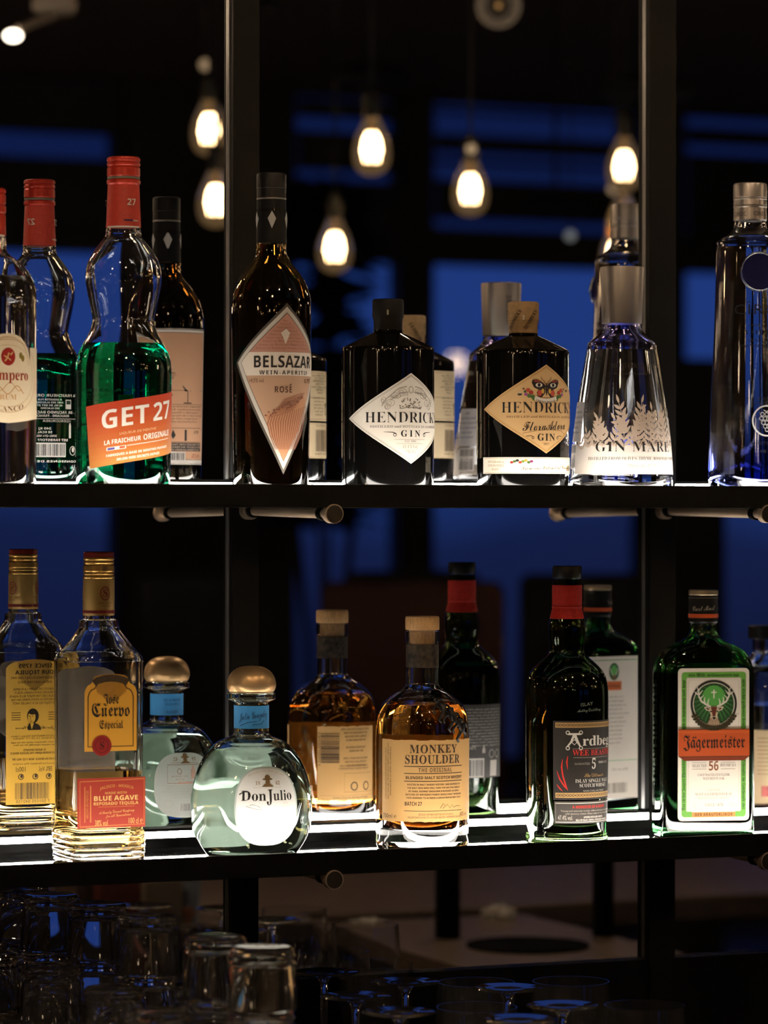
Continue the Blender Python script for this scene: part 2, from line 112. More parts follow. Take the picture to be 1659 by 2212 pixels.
        [101,41,[23,-2,21,-1,21,0,14,4,9,8,7,12,6,18,6,37,26,51,28,51,38,37,38,33,18,19,18,16,22,11,32,11,36,14,38,12],[18,23,28,31,21,43,19,42,19,41,18,41]],
        [102,31,[11,-19,7,31,7,39,2,39,2,42,6,46,11,65,14,69,18,72,23,73,24,72,28,72,29,71,32,71,32,72,34,72,36,71,30,60,28,62,19,64,16,63,14,61,19,47,29,47,29,39,19,39,19,14,14,-19]],
        [103,48,[22,-20,14,-19,8,-16,4,-12,2,-6,12,-6,14,-14,22,-16,26,-16,31,-12,34,-8,34,-2,29,8,28,12,12,-1,10,0,11,3,5,11,2,19,2,26,4,32,12,42,18,46,23,51,26,51,32,47,36,46,42,43,42,40,39,30,40,14,44,3,43,-3,41,-9,38,-13,33,-17,28,-19],[22,12,28,16,28,29,30,36,24,38,18,42,14,36,14,31,13,26,14,19,19,12]],
        [104,46,[22,-20,20,-18,28,-6,32,6,33,18,31,29,24,40,19,36,19,11,22,10,25,12,28,11,15,-2,12,-2,11,0,4,4,4,7,7,11,7,60,5,68,8,69,12,61,14,66,22,72,28,73,28,70,23,69,21,67,19,63,19,40,33,51,36,49,34,48,36,43,40,39,42,32,44,28,42,10,35,-4]],
        [105,32,[11,55,12,64,16,71,20,74,23,73,24,68,21,62,16,58,14,55],[19,-2,17,-1,18,0,14,2,11,6,11,38,7,38,4,36,2,38,16,51,18,49,17,47,18,45,22,42,25,42,25,39,23,38,22,34,22,11,24,9,29,12,31,11]],
        [106,27,[11,55,12,64,15,71,20,74,23,73,24,68,14,55],[4,-20,6,-18,9,-9,9,-5,11,5,11,34,10,37,8,38,6,38,4,36,2,38,8,43,15,51,18,49,17,46,22,42,25,42,25,39,23,38,22,34,22,3,24,-2,21,-2,21,-1,20,-1,20,1,19,2,19,5,18,6,14,-6,8,-20]],
        [108,28,[18,-2,16,-1,16,1,4,6,4,9,6,12,6,64,4,68,7,69,11,61,14,66,21,72,27,73,27,70,22,69,20,67,18,63,18,14,19,12,26,10,29,12,31,10]],
        [109,77,[12,-2,9,2,5,4,5,7,8,9,8,38,6,39,4,38,2,39,12,51,15,49,14,49,14,48,16,47,16,46,18,46,19,44,19,42,20,41,20,38,34,51,37,51,37,49,41,47,43,41,43,38,57,51,60,51,64,46,69,45,69,42,66,38,66,13,69,9,72,12,75,11,63,-2,61,-1,61,0,56,4,54,12,55,16,55,34,54,38,51,41,43,33,43,12,44,9,46,7,46,4,42,2,39,-2,36,-2,33,2,28,4,28,7,31,9,31,38,28,41,20,33,20,12,21,9,23,7,23,4,19,2,16,-2]],
        [110,53,[12,-2,9,2,5,4,5,7,8,9,8,38,6,39,4,38,2,39,12,51,15,49,14,49,14,48,15,48,19,44,20,38,33,51,36,51,41,46,43,45,46,45,46,42,43,38,43,11,45,9,49,12,51,11,40,-2,38,-1,38,0,32,4,31,6,31,38,28,41,20,32,20,12,21,9,23,7,23,4,19,2,16,-2]],
        [111,46,[21,-2,17,1,12,2,4,5,4,8,6,9,6,11,7,11,7,34,6,36,6,40,33,51,34,48,33,48,36,41,40,36,44,26,43,21,38,12,32,7,24,-2],[29,8,31,11,32,20,31,26,29,32,23,42,18,41,18,11,24,8]],
        [112,49,[14,-20,11,-6,10,4,8,5,4,2,2,4,9,12,9,35,8,39,5,43,6,45,14,54,16,52,15,50,21,41,21,40,37,51,39,49,38,48,39,44,46,34,47,28,45,20,36,7,34,3,31,0,30,-2,27,-2,20,2,19,-2,19,-8,17,-20],[34,10,36,12,38,19,37,27,30,37,28,41,21,36,21,12,29,8]],
        [114,38,[19,-2,17,-1,18,1,15,3,6,6,6,9,8,11,8,38,6,39,4,38,2,39,12,51,15,49,14,49,14,48,15,48,19,44,20,38,26,47,26,49,27,51,30,51,32,46,36,43,36,39,34,39,31,32,28,32,27,36,24,39,20,32,20,14,21,14,21,12,28,10,32,13,34,11]],
        [115,45,[18,-2,4,8,4,11,9,15,11,19,10,22,3,32,3,34,8,41,11,43,15,48,18,49,19,51,28,47,35,46,38,48,39,50,39,56,35,60,30,60,26,56,25,54,21,57,22,59,25,62,31,64,34,64,39,61,41,59,42,56,42,48,38,41,31,34,36,30,41,22,42,18,41,14,36,6,24,1,21,-1,21,-2],[19,26,28,36,22,38,15,42,13,41,12,38,19,28],[29,6,33,11,33,16,30,21,26,24,23,24,14,14,21,8,22,8,24,6]],
        [116,32,[18,-2,16,-1,17,1,11,4,6,5,6,8,8,10,8,39,3,39,3,42,9,47,15,56,17,62,21,62,19,51,19,47,31,47,31,39,19,39,19,12,26,9,30,12,32,10]],
        [117,54,[16,-2,14,-1,13,1,5,4,5,7,8,8,9,12,9,33,8,38,7,39,4,38,2,39,12,51,15,49,15,48,16,48,19,44,21,39,21,11,22,9,24,9,26,10,31,15,31,40,28,42,28,45,32,47,36,51,39,51,42,47,46,45,46,42,44,40,43,37,43,11,45,9,49,12,51,11,40,-2,38,-1,38,0,33,4,31,8,31,11]],
        [118,46,[22,-2,13,2,9,2,5,4,5,7,7,9,8,12,8,32,7,36,2,42,12,54,15,52,13,49,19,39,33,51,36,51,36,48,41,40,44,31,44,22,41,18,38,12,25,-2],[31,11,32,14,32,17,33,20,31,30,26,40,19,34,19,11,27,8]],
        [119,70,[12,-2,9,2,5,4,5,7,7,8,8,11,8,36,4,41,6,46,13,54,16,52,14,50,20,39,33,51,36,51,41,45,43,39,57,51,59,51,59,49,66,37,68,31,67,22,65,17,48,-2,45,-2,41,0,29,4,29,7,31,9,31,39,26,40,20,34,20,11,21,8,23,7,23,4,19,2,16,-2],[51,7,56,15,56,26,53,35,50,40,43,34,43,10,50,8]],
        [122,32,[14,-20,9,-19,5,-16,2,-11,2,-4,4,4,11,12,10,14,9,14,5,17,5,20,9,22,16,29,16,34,13,38,8,38,5,36,3,38,15,51,18,50,18,48,25,42,27,38,26,34,21,27,16,23,21,19,27,21,28,18,25,18,23,16,27,9,29,0,27,-10,22,-18],[16,-16,19,-10,18,2,13,10,8,4,5,-5,6,-9,10,-16]],
    ],
    'C': [
        [70,76,[30,26,25,32,24,36,26,42,29,48,43,58,52,61,66,62,69,61,73,61,77,59,88,59,91,60,91,61,92,61,92,59,84,52,74,52,62,56,59,58,49,58,40,54,32,47,29,43,28,33,30,29,34,29,42,36,45,42,47,51,46,52,49,54,52,49,52,40,48,31,44,28,39,26],[28,-1,19,0,14,2,10,6,9,14,14,19,21,19,24,18,26,14,24,11,16,7,17,5,22,2,27,2,33,3,39,8,44,14,49,23,42,21,36,18,34,16,32,16,32,17,38,22,44,24,47,26,50,26,58,41,64,48,67,49,71,52,71,51,72,51,69,46,65,28,69,29,73,36,75,38,80,38,81,35,76,28,72,26,72,22,71,18,63,16,64,19,66,21,68,26,64,26,59,14,51,6,41,1],[72,29,78,34,78,36,76,36,74,34]],
        [65,74,[8,-2,2,-1,-1,1,-3,4,-4,8,-4,12,-1,16,2,18,9,18,11,17,12,15,12,11,9,8,6,8,6,7,4,7,4,6,2,5,4,1,6,1,8,0,18,4,30,14,26,19,25,26,28,32,31,35,36,36,41,35,46,32,52,39,70,55,80,62,88,64,89,63,79,46,61,6,73,14,84,25,91,27,71,8,66,5,59,3,59,1,43,-1,45,4,32,11,20,1,14,-1],[52,16,80,59,67,48,48,29,51,22],[32,17,43,29,39,31,34,28,32,26],[46,7,48,16,47,22,45,26,35,14,41,9]],
        [74,59,[0,-26,-8,-24,-10,-17,-9,-11,-5,-5,1,0,9,5,19,9,30,11,41,31,43,36,51,47,59,56,65,59,52,56,40,49,35,45,26,33,25,28,26,24,30,22,34,24,35,22,33,21,31,21,29,20,24,21,21,23,19,27,18,31,19,36,22,42,26,47,32,51,40,55,48,58,61,61,76,62,76,61,69,59,64,54,48,18,44,11,48,10,52,6,52,-1,47,-7,39,-11,32,-11,31,-10,32,-9,44,-6,49,0,49,5,48,7,42,9,33,-5,28,-11,16,-20,5,-25],[0,-23,6,-21,12,-16,29,8,21,6,7,-2,1,-9,-4,-19,-3,-22]],
        [67,70,[44,-1,34,1,29,4,24,11,24,19,26,24,16,28,13,38,14,43,18,49,23,54,31,59,38,62,51,62,52,60,39,58,29,51,25,47,22,42,20,34,21,29,27,26,29,31,34,36,38,42,48,51,59,58,69,62,77,62,80,61,82,58,82,52,78,45,74,41,69,38,65,34,54,28,48,26,41,25,36,11,38,4,44,2,48,2,52,3,59,7,64,12,66,17,64,22,59,24,52,21,49,17,49,14,48,12,48,10,46,9,44,11,44,17,48,22,55,26,62,26,66,24,68,21,68,14,64,8,57,2],[43,28,48,29,65,40,74,51,76,58,74,60,68,58,52,41]],
        [77,81,[6,-1,2,0,-1,2,-3,5,-4,11,-1,16,1,18,6,19,11,18,12,12,9,9,6,9,3,8,2,4,5,2,11,3,17,9,39,42,56,61,61,62,62,61,61,56,54,39,51,34,43,11,59,39,74,56,80,61,85,62,86,60,78,44,69,21,68,16,64,8,63,4,64,3,78,12,92,26,98,27,94,24,79,9,72,4,61,-1,58,0,54,5,53,9,54,11,54,15,58,23,59,27,62,31,64,36,74,52,68,44,63,39,58,31,55,28,44,6,39,0,37,-1,34,0,32,2,31,6,31,10,34,20,45,43,51,51,47,48,42,42,39,37,34,31,27,18,17,4,12,1]],
        [84,70,[31,26,27,27,24,29,22,32,21,36,22,41,26,47,31,52,39,58,48,61,62,62,82,59,87,61,87,59,84,55,79,52,71,52,56,58,46,58,36,53,29,47,24,39,24,33,28,30,32,30,35,31,38,34,39,36,42,39,44,47,44,54,46,54,49,49,49,39,44,31,36,27],[25,-1,16,0,11,2,7,6,6,11,9,18,16,20,19,20,21,19,23,15,21,11,18,9,14,9,14,8,13,8,14,5,19,2,28,2,32,4,36,8,41,11,48,25,52,37,64,50,68,52,69,51,69,49,68,49,62,31,61,22,51,9,44,4,35,1]],
        [83,68,[21,-1,14,0,8,2,4,6,3,11,6,18,13,20,16,20,20,17,20,13,18,10,16,9,11,9,11,5,16,2,19,2,25,4,31,8,36,14,40,24,33,26,28,29,24,34,22,39,24,45,27,51,32,56,42,61,46,62,61,62,61,60,56,59,51,59,46,58,42,56,35,49,32,45,31,41,31,32,33,29,37,28,41,26,44,34,52,47,67,60,71,62,79,62,84,58,83,49,81,44,71,34,56,26,48,12,35,2,28,0],[57,30,66,35,77,49,79,56,78,59,75,60,71,58,66,52,61,42]],
        [71,68,[39,-1,31,0,25,2,21,6,20,11,23,17,26,19,32,19,36,16,35,11,28,8,28,4,33,2,42,3,51,13,56,22,52,20,48,19,41,21,35,25,22,27,16,32,14,36,14,46,21,54,31,61,38,61,38,60,32,58,23,47,21,42,21,34,24,30,28,28,34,28,32,32,32,40,36,48,48,58,60,62,68,62,71,61,74,55,73,51,66,40,56,32,49,28,41,26,43,23,48,22,55,24,72,33,72,31,68,23,67,18,65,13,56,2,51,1,46,-1],[41,28,47,31,53,33,66,44,69,48,71,54,71,57,67,60,61,58,58,56,46,41,42,32]],
        [97,53,[31,-1,27,1,25,6,19,1,12,-1,8,0,5,2,3,5,2,9,5,16,11,24,19,29,28,31,32,30,35,26,37,31,48,31,36,5,37,4,46,11,48,9,39,2,35,0],[18,3,22,6,32,21,32,27,31,28,28,28,21,22,12,6,12,3,13,2]],
        [98,48,[45,12,39,8,32,7,32,8,22,1,14,-1,8,1,6,4,6,9,9,17,11,20,7,17,5,19,14,27,33,58,46,59,24,22,22,21,15,6,16,3,18,2,26,6,29,9,27,16,29,23,32,29,35,31,37,31,41,29,42,25,42,21,38,13,34,9,41,12,43,14],[32,10,36,17,38,19,38,21,37,23,34,24,32,22,30,16]],
        [99,39,[14,-1,9,0,6,2,4,6,3,10,4,14,8,21,11,24,19,29,24,31,31,31,36,27,37,24,34,19,30,19,28,21,28,24,31,27,31,28,28,28,22,21,21,18,18,16,16,9,14,7,14,5,15,3,17,2,19,2,24,6,28,8,31,11,33,9,24,2,19,0]],
        [100,61,[13,-1,9,0,3,5,2,9,3,13,8,21,15,27,24,31,33,30,36,27,52,58,65,59,36,6,36,3,41,5,48,11,50,9,38,0,34,-1,28,1,26,3,26,6,19,1],[18,2,26,9,34,25,33,28,29,28,22,22,15,12,12,5,13,2]],
        [101,41,[15,-1,10,0,6,2,2,6,2,13,7,21,14,27,23,31,31,31,35,27,36,24,33,18,26,14,14,10,12,4,16,2,24,4,34,11,36,9,31,5,20,0],[16,12,22,15,27,19,29,24,29,27,26,28,19,20]],
        [102,53,[32,9,26,2,18,-1,14,-1,-2,-28,-14,-29,5,4,4,5,4,9,7,11,9,11,17,24,9,17,8,19,21,32,26,41,39,56,49,61,54,59,56,55,56,50,49,40,36,29,28,25,15,2,19,2,26,7,30,11],[28,28,38,35,44,41,49,48,50,56,48,58,44,56,34,41]],
        [103,52,[47,9,31,0,24,-12,16,-22,9,-28,-3,-29,-6,-28,-9,-25,-9,-22,-2,-11,19,-1,21,3,12,-1,8,0,4,2,2,5,2,12,7,20,14,27,23,31,28,31,32,30,34,27,36,30,49,31,34,4,36,6,45,11],[16,2,24,9,29,17,32,26,31,28,28,28,21,21,12,8,12,6,11,4,12,2],[1,-27,8,-21,9,-18,18,-4,2,-12,-3,-22,-2,-26]],
        [104,57,[51,9,49,8,46,4,36,-1,33,0,29,4,29,12,32,18,35,19,41,26,41,28,33,24,22,11,15,0,2,-1,14,22,10,18,8,17,6,19,16,28,24,41,33,58,45,59,24,19,34,28,41,31,46,29,48,26,49,22,38,4,38,3,42,5,49,11]],
        [105,34,[28,36,26,36,22,39,22,42,26,46,31,46,34,42,32,38],[29,9,21,2,12,-1,7,1,5,6,12,22,8,17,5,19,10,23,16,30,30,31,17,7,16,3,20,5,27,11]],
        [108,42,[30,9,22,2,18,0,14,-1,8,1,6,4,7,11,12,21,9,19,8,17,5,19,12,25,18,32,32,58,45,59,20,14,16,4,18,3,28,11]],
        [109,80,[0,-1,7,9,9,13,12,16,14,21,16,22,15,24,12,22,11,20,8,17,6,19,14,28,18,30,22,31,25,29,26,19,34,28,42,31,44,31,47,27,48,24,47,22,47,19,56,28,63,31,69,29,71,22,69,15,61,4,61,3,65,5,72,11,74,9,67,2,61,-1,56,0,52,4,52,12,62,25,62,28,50,18,42,7,38,0,22,-1,32,12,39,24,39,27,30,20,15,0]],
        [110,58,[0,-1,7,9,9,13,12,16,14,21,16,22,15,24,12,22,11,20,8,17,6,19,14,28,18,30,22,31,25,29,26,19,35,28,42,31,48,29,49,26,49,20,45,12,39,6,39,3,43,5,50,11,52,9,47,4,37,-1,34,0,30,4,29,8,31,12,32,16,36,19,42,27,42,28,38,26,28,18,24,12,19,7,15,0]],
        [111,45,[14,-1,9,0,6,2,3,6,2,9,3,13,8,21,15,27,24,31,28,31,36,29,38,26,38,18,31,8,38,12,40,10,30,4,26,4,20,1],[16,2,21,5,21,8,26,11,31,18,32,27,30,28,28,27,19,18,18,14,16,12,14,7,14,3]],
        [112,54,[6,19,16,31,21,39,24,46,29,53,41,54,26,25,31,29,37,31,42,29,44,23,42,16,37,9,34,6,34,2,39,5,46,11,48,9,39,1,32,-1,29,0,25,4,24,8,27,14,36,25,36,28,30,25,20,14,18,9,-2,-27,-15,-28,11,21,11,19,9,19,8,17]],
        [114,41,[35,9,26,1,20,-1,12,1,10,7,11,12,13,16,19,22,22,24,15,24,9,19,8,17,6,19,7,21,12,25,14,32,17,33,17,32,18,32,18,29,21,28,26,28,31,26,32,21,26,11,23,8,21,4,23,3,29,8,34,11]],
        [115,35,[31,11,19,1,13,-1,3,1,1,4,1,8,3,11,7,11,9,10,9,6,8,4,5,3,6,2,8,2,11,4,14,8,16,14,16,25,8,17,6,19,18,31,19,33,21,34,22,31,21,28,25,20,26,11,24,8,29,12]],
        [116,44,[5,19,9,22,19,34,32,56,45,57,38,44,44,44,43,41,35,41,16,6,16,3,21,5,28,11,30,9,26,5,18,0,13,-1,8,1,6,4,6,9,12,22,7,17]],
        [117,59,[53,9,44,1,38,-1,31,1,29,4,29,9,26,5,17,0,13,-1,8,1,6,4,6,9,12,21,7,17,6,19,14,27,16,30,31,31,21,12,18,8,18,4,22,6,28,11,37,24,40,30,54,31,42,9,40,4,41,3,45,5,51,11]],
        [118,48,[17,-1,9,1,6,4,6,8,13,24,8,19,6,21,18,31,21,31,23,29,24,21,17,8,16,8,16,6,15,4,18,2,24,4,30,9,29,9,27,16,32,29,38,31,40,31,42,27,41,18,35,10,37,10,41,12,43,14,45,12,37,8,32,8,29,4,21,0],[32,11,35,13,39,22,38,24,35,24,32,21,30,16,31,14,31,12]],
        [119,76,[16,-1,9,1,6,8,6,11,15,22,15,24,9,19,7,21,16,29,19,30,33,31,18,7,17,4,19,2,24,7,28,9,32,16,36,20,41,30,57,31,43,9,42,5,45,2,52,4,59,9,58,9,56,13,56,19,61,29,66,31,68,31,71,27,71,21,69,18,68,14,64,10,66,11,68,11,72,14,74,12,68,9,61,8,53,1,44,-1,35,2,32,10,25,2],[61,11,66,16,68,22,67,24,64,24,62,23,59,18,59,12]],
        [121,58,[51,9,37,0,28,-15,20,-24,12,-29,6,-30,-2,-28,-4,-22,-2,-17,2,-11,19,-2,24,-1,29,8,22,1,16,-1,11,1,8,6,9,9,9,12,13,19,16,22,15,24,11,21,11,20,8,18,8,17,5,19,16,29,18,29,22,31,26,29,28,24,24,14,18,4,19,2,22,4,31,14,38,24,41,30,54,31,39,4,44,8,47,9,49,11],[5,-28,9,-26,18,-14,23,-4,14,-8,7,-13,2,-18,1,-24,2,-26]],
        [122,44,[1,-30,-5,-28,-7,-24,-5,-18,0,-12,15,-2,22,1,22,5,21,7,17,4,12,2,8,3,7,5,9,8,12,9,20,9,25,15,23,14,21,14,16,16,14,21,15,24,14,22,8,17,6,19,20,31,23,31,26,28,26,24,22,19,22,18,27,18,36,31,38,31,41,29,38,23,30,17,23,9,26,8,26,7,28,6,29,4,32,8,36,11,38,9,30,2,31,0,30,-6,26,-14,22,-19,13,-26,6,-29],[0,-28,4,-26,11,-18,18,-8,21,-2,3,-13,-2,-19,-3,-25,-2,-27]],
    ],
}

random.seed(7)
SC = bpy.context.scene
COL = SC.collection
EYE = 1.5                      # camera height above the floor
F = 7584.7                     # focal length in pixels of a 1659 x 2212 frame
TH, PI_, RO = 0.41585, -0.00116, 0.00134   # yaw, pitch, roll of the camera
CAM = Vector((0.0, -3.5, EYE))
PI = math.pi

# ------------------------------------------------------------------ camera
_f = Vector((math.sin(TH) * math.cos(PI_), math.cos(TH) * math.cos(PI_), math.sin(PI_)))
_r = Vector((math.cos(TH), -math.sin(TH), 0))
_u = _r.cross(_f)
RGT = _r * math.cos(RO) + _u * math.sin(RO)
UPV = _u * math.cos(RO) - _r * math.sin(RO)


def ray(px, py):
    return _f + RGT * ((px - 829.5) / F) + UPV * (-(py - 1106) / F)


def at(px, py, Y):
    """point of the plane y = Y that a pixel looks at"""
    d = ray(px, py)
    return CAM + d * ((Y - CAM.y) / d.y)


def at_z(px, py, z):
    d = ray(px, py)
    return CAM + d * ((z - CAM.z) / d.z)


def flip(p):
    """a point seen in the mirror (plane y = 0) -> where it really is in the room"""
    return Vector((p.x, -p.y, p.z))


def make_camera():
    c = bpy.data.cameras.new('camera')
    o = bpy.data.objects.new('camera', c)
    COL.objects.link(o)
    m = Matrix.Identity(4)
    for i in range(3):
        m[i][0], m[i][1], m[i][2] = RGT[i], UPV[i], -_f[i]
        m[i][3] = CAM[i]
    o.matrix_world = m
    c.sensor_fit = 'HORIZONTAL'
    c.sensor_width = 36.0
    c.lens = F / 1659.0 * 36.0
    c.clip_start = 0.1
    c.clip_end = 200
    c.dof.use_dof = True
    c.dof.focus_distance = 3.66
    c.dof.aperture_fstop = 6.3
    c.dof.aperture_blades = 0
    SC.camera = o


# ------------------------------------------------------------------ materials
def lin(h):
    if not isinstance(h, str):
        return tuple(h)[:3]
    h = h.lstrip('#')
    out = []
    for i in (0, 2, 4):
        v = int(h[i:i + 2], 16) / 255
        out.append(v / 12.92 if v <= 0.04045 else ((v + 0.055) / 1.055) ** 2.4)
    return tuple(out)


MATS = {}


def P(name):
    m = bpy.data.materials.new(name)
    m.use_nodes = True
    nt = m.node_tree
    return m, nt, nt.nodes['Principled BSDF']


def mat(name, col, rough=0.5, metal=0.0, spec=0.5, bump=0.0, bscale=200.0, vary=0.0, stretch=None, coat=0.0):
    """plain principled surface; vary / bump add procedural noise to colour and relief"""
    if name in MATS:
        return MATS[name]
    m, nt, b = P(name)
    c = lin(col)
    b.inputs['Base Color'].default_value = (*c, 1)
    b.inputs['Roughness'].default_value = rough
    b.inputs['Metallic'].default_value = metal
    b.inputs['Specular IOR Level'].default_value = spec
    b.inputs['Coat Weight'].default_value = coat
    if vary or bump:
        tc = nt.nodes.new('ShaderNodeTexCoord')
        mp = nt.nodes.new('ShaderNodeMapping')
        nz = nt.nodes.new('ShaderNodeTexNoise')
        nz.inputs['Scale'].default_value = bscale
        nz.inputs['Detail'].default_value = 4
        if stretch:
            mp.inputs['Scale'].default_value = stretch
        nt.links.new(tc.outputs['Object'], mp.inputs[0])
        nt.links.new(mp.outputs[0], nz.inputs['Vector'])
        if vary:
            rp = nt.nodes.new('ShaderNodeValToRGB')
            rp.color_ramp.elements[0].position = 0.3
            rp.color_ramp.elements[1].position = 0.7
            rp.color_ramp.elements[0].color = (*[x * (1 - vary) for x in c], 1)
            rp.color_ramp.elements[1].color = (*[min(1, x * (1 + vary)) for x in c], 1)
            nt.links.new(nz.outputs[0], rp.inputs[0])
            nt.links.new(rp.outputs[0], b.inputs['Base Color'])
        if bump:
            bp = nt.nodes.new('ShaderNodeBump')
            bp.inputs['Strength'].default_value = bump
            bp.inputs['Distance'].default_value = 0.001
            nt.links.new(nz.outputs[0], bp.inputs['Height'])
            nt.links.new(bp.outputs[0], b.inputs['Normal'])
    MATS[name] = m
    return m


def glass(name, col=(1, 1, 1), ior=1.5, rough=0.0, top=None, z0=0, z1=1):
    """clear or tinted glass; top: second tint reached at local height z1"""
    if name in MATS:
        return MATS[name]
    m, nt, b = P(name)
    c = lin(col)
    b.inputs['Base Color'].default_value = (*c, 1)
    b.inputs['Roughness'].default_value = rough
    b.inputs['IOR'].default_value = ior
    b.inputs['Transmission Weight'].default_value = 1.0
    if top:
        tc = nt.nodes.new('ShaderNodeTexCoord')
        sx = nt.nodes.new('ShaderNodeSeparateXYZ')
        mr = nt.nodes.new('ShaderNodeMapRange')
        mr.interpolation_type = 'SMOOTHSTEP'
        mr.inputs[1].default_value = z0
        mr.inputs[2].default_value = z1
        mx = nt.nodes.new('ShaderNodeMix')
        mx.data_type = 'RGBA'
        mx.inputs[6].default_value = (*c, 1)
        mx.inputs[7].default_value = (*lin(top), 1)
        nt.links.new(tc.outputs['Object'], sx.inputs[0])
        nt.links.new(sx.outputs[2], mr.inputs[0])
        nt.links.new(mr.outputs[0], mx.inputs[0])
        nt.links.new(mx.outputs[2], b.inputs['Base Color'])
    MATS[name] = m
    return m


def emit(name, col, strength):
    if name in MATS:
        return MATS[name]
    m, nt, b = P(name)
    b.inputs['Base Color'].default_value = (0.02, 0.02, 0.02, 1)
    b.inputs['Emission Color'].default_value = (*lin(col), 1)
    b.inputs['Emission Strength'].default_value = strength
    MATS[name] = m
    return m


def ink(col, back='#a89c8c', metal=0.0, rough=0.55, through=0.22):
    """printed paper: its own colour in front, plain paper at the back"""
    if sum(lin(col)) < 0.9:
        through = 0.0          # dark ink blocks the light
    key = 'ink_%s_%s_%s_%s' % (col, back, metal, through)
    if key in MATS:
        return MATS[key]
    m, nt, b = P('printed_' + col.lstrip('#') + ('_foil' if metal else ''))
    b.inputs['Roughness'].default_value = rough
    b.inputs['Metallic'].default_value = metal
    b.inputs['Specular IOR Level'].default_value = 0.3
    g = nt.nodes.new('ShaderNodeNewGeometry')
    mx = nt.nodes.new('ShaderNodeMix')
    mx.data_type = 'RGBA'
    mx.inputs[6].default_value = (*lin(col), 1)
    mx.inputs[7].default_value = (*lin(back), 1)
    nt.links.new(g.outputs['Backfacing'], mx.inputs[0])
    nt.links.new(mx.outputs[2], b.inputs['Base Color'])
    if through:
        # thin paper lets some light through
        tr = nt.nodes.new('ShaderNodeBsdfTranslucent')
        tr.inputs[0].default_value = (*lin(back), 1)
        ms = nt.nodes.new('ShaderNodeMixShader')
        ms.inputs[0].default_value = through
        nt.links.new(b.outputs[0], ms.inputs[1])
        nt.links.new(tr.outputs[0], ms.inputs[2])
        nt.links.new(ms.outputs[0], nt.nodes['Material Output'].inputs[0])
    MATS[key] = m
    return m


# ------------------------------------------------------------------ objects
def tag(o, label=None, cat=None, group=None, kind=None):
    if label: o['label'] = label
    if cat: o['category'] = cat
    if group: o['group'] = group
    if kind: o['kind'] = kind
    return o


def empty(name, loc, label=None, cat=None, group=None, rz=0.0):
    o = bpy.data.objects.new(name, None)
    COL.objects.link(o)
    o.location = loc
    o.rotation_euler = (0, 0, rz)
    o.empty_display_size = 0.02
    return tag(o, label, cat, group)


def mesh_obj(name, verts, faces, mats, parent=None, fm=None, smooth=False, angle=35, loc=None):
    me = bpy.data.meshes.new(name)
    me.from_pydata([tuple(v) for v in verts], [], faces)
    if not isinstance(mats, (list, tuple)):
        mats = [mats]
    for m in mats:
        me.materials.append(m)
    if fm:
        me.polygons.foreach_set('material_index', fm)
    if smooth:
        me.polygons.foreach_set('use_smooth', [True] * len(me.polygons))
        me.update()
        me.set_sharp_from_angle(angle=math.radians(angle))
    me.update()
    o = bpy.data.objects.new(name, me)
    COL.objects.link(o)
    if parent is not None:
        o.parent = parent
    if loc is not None:
        o.location = loc
    return o


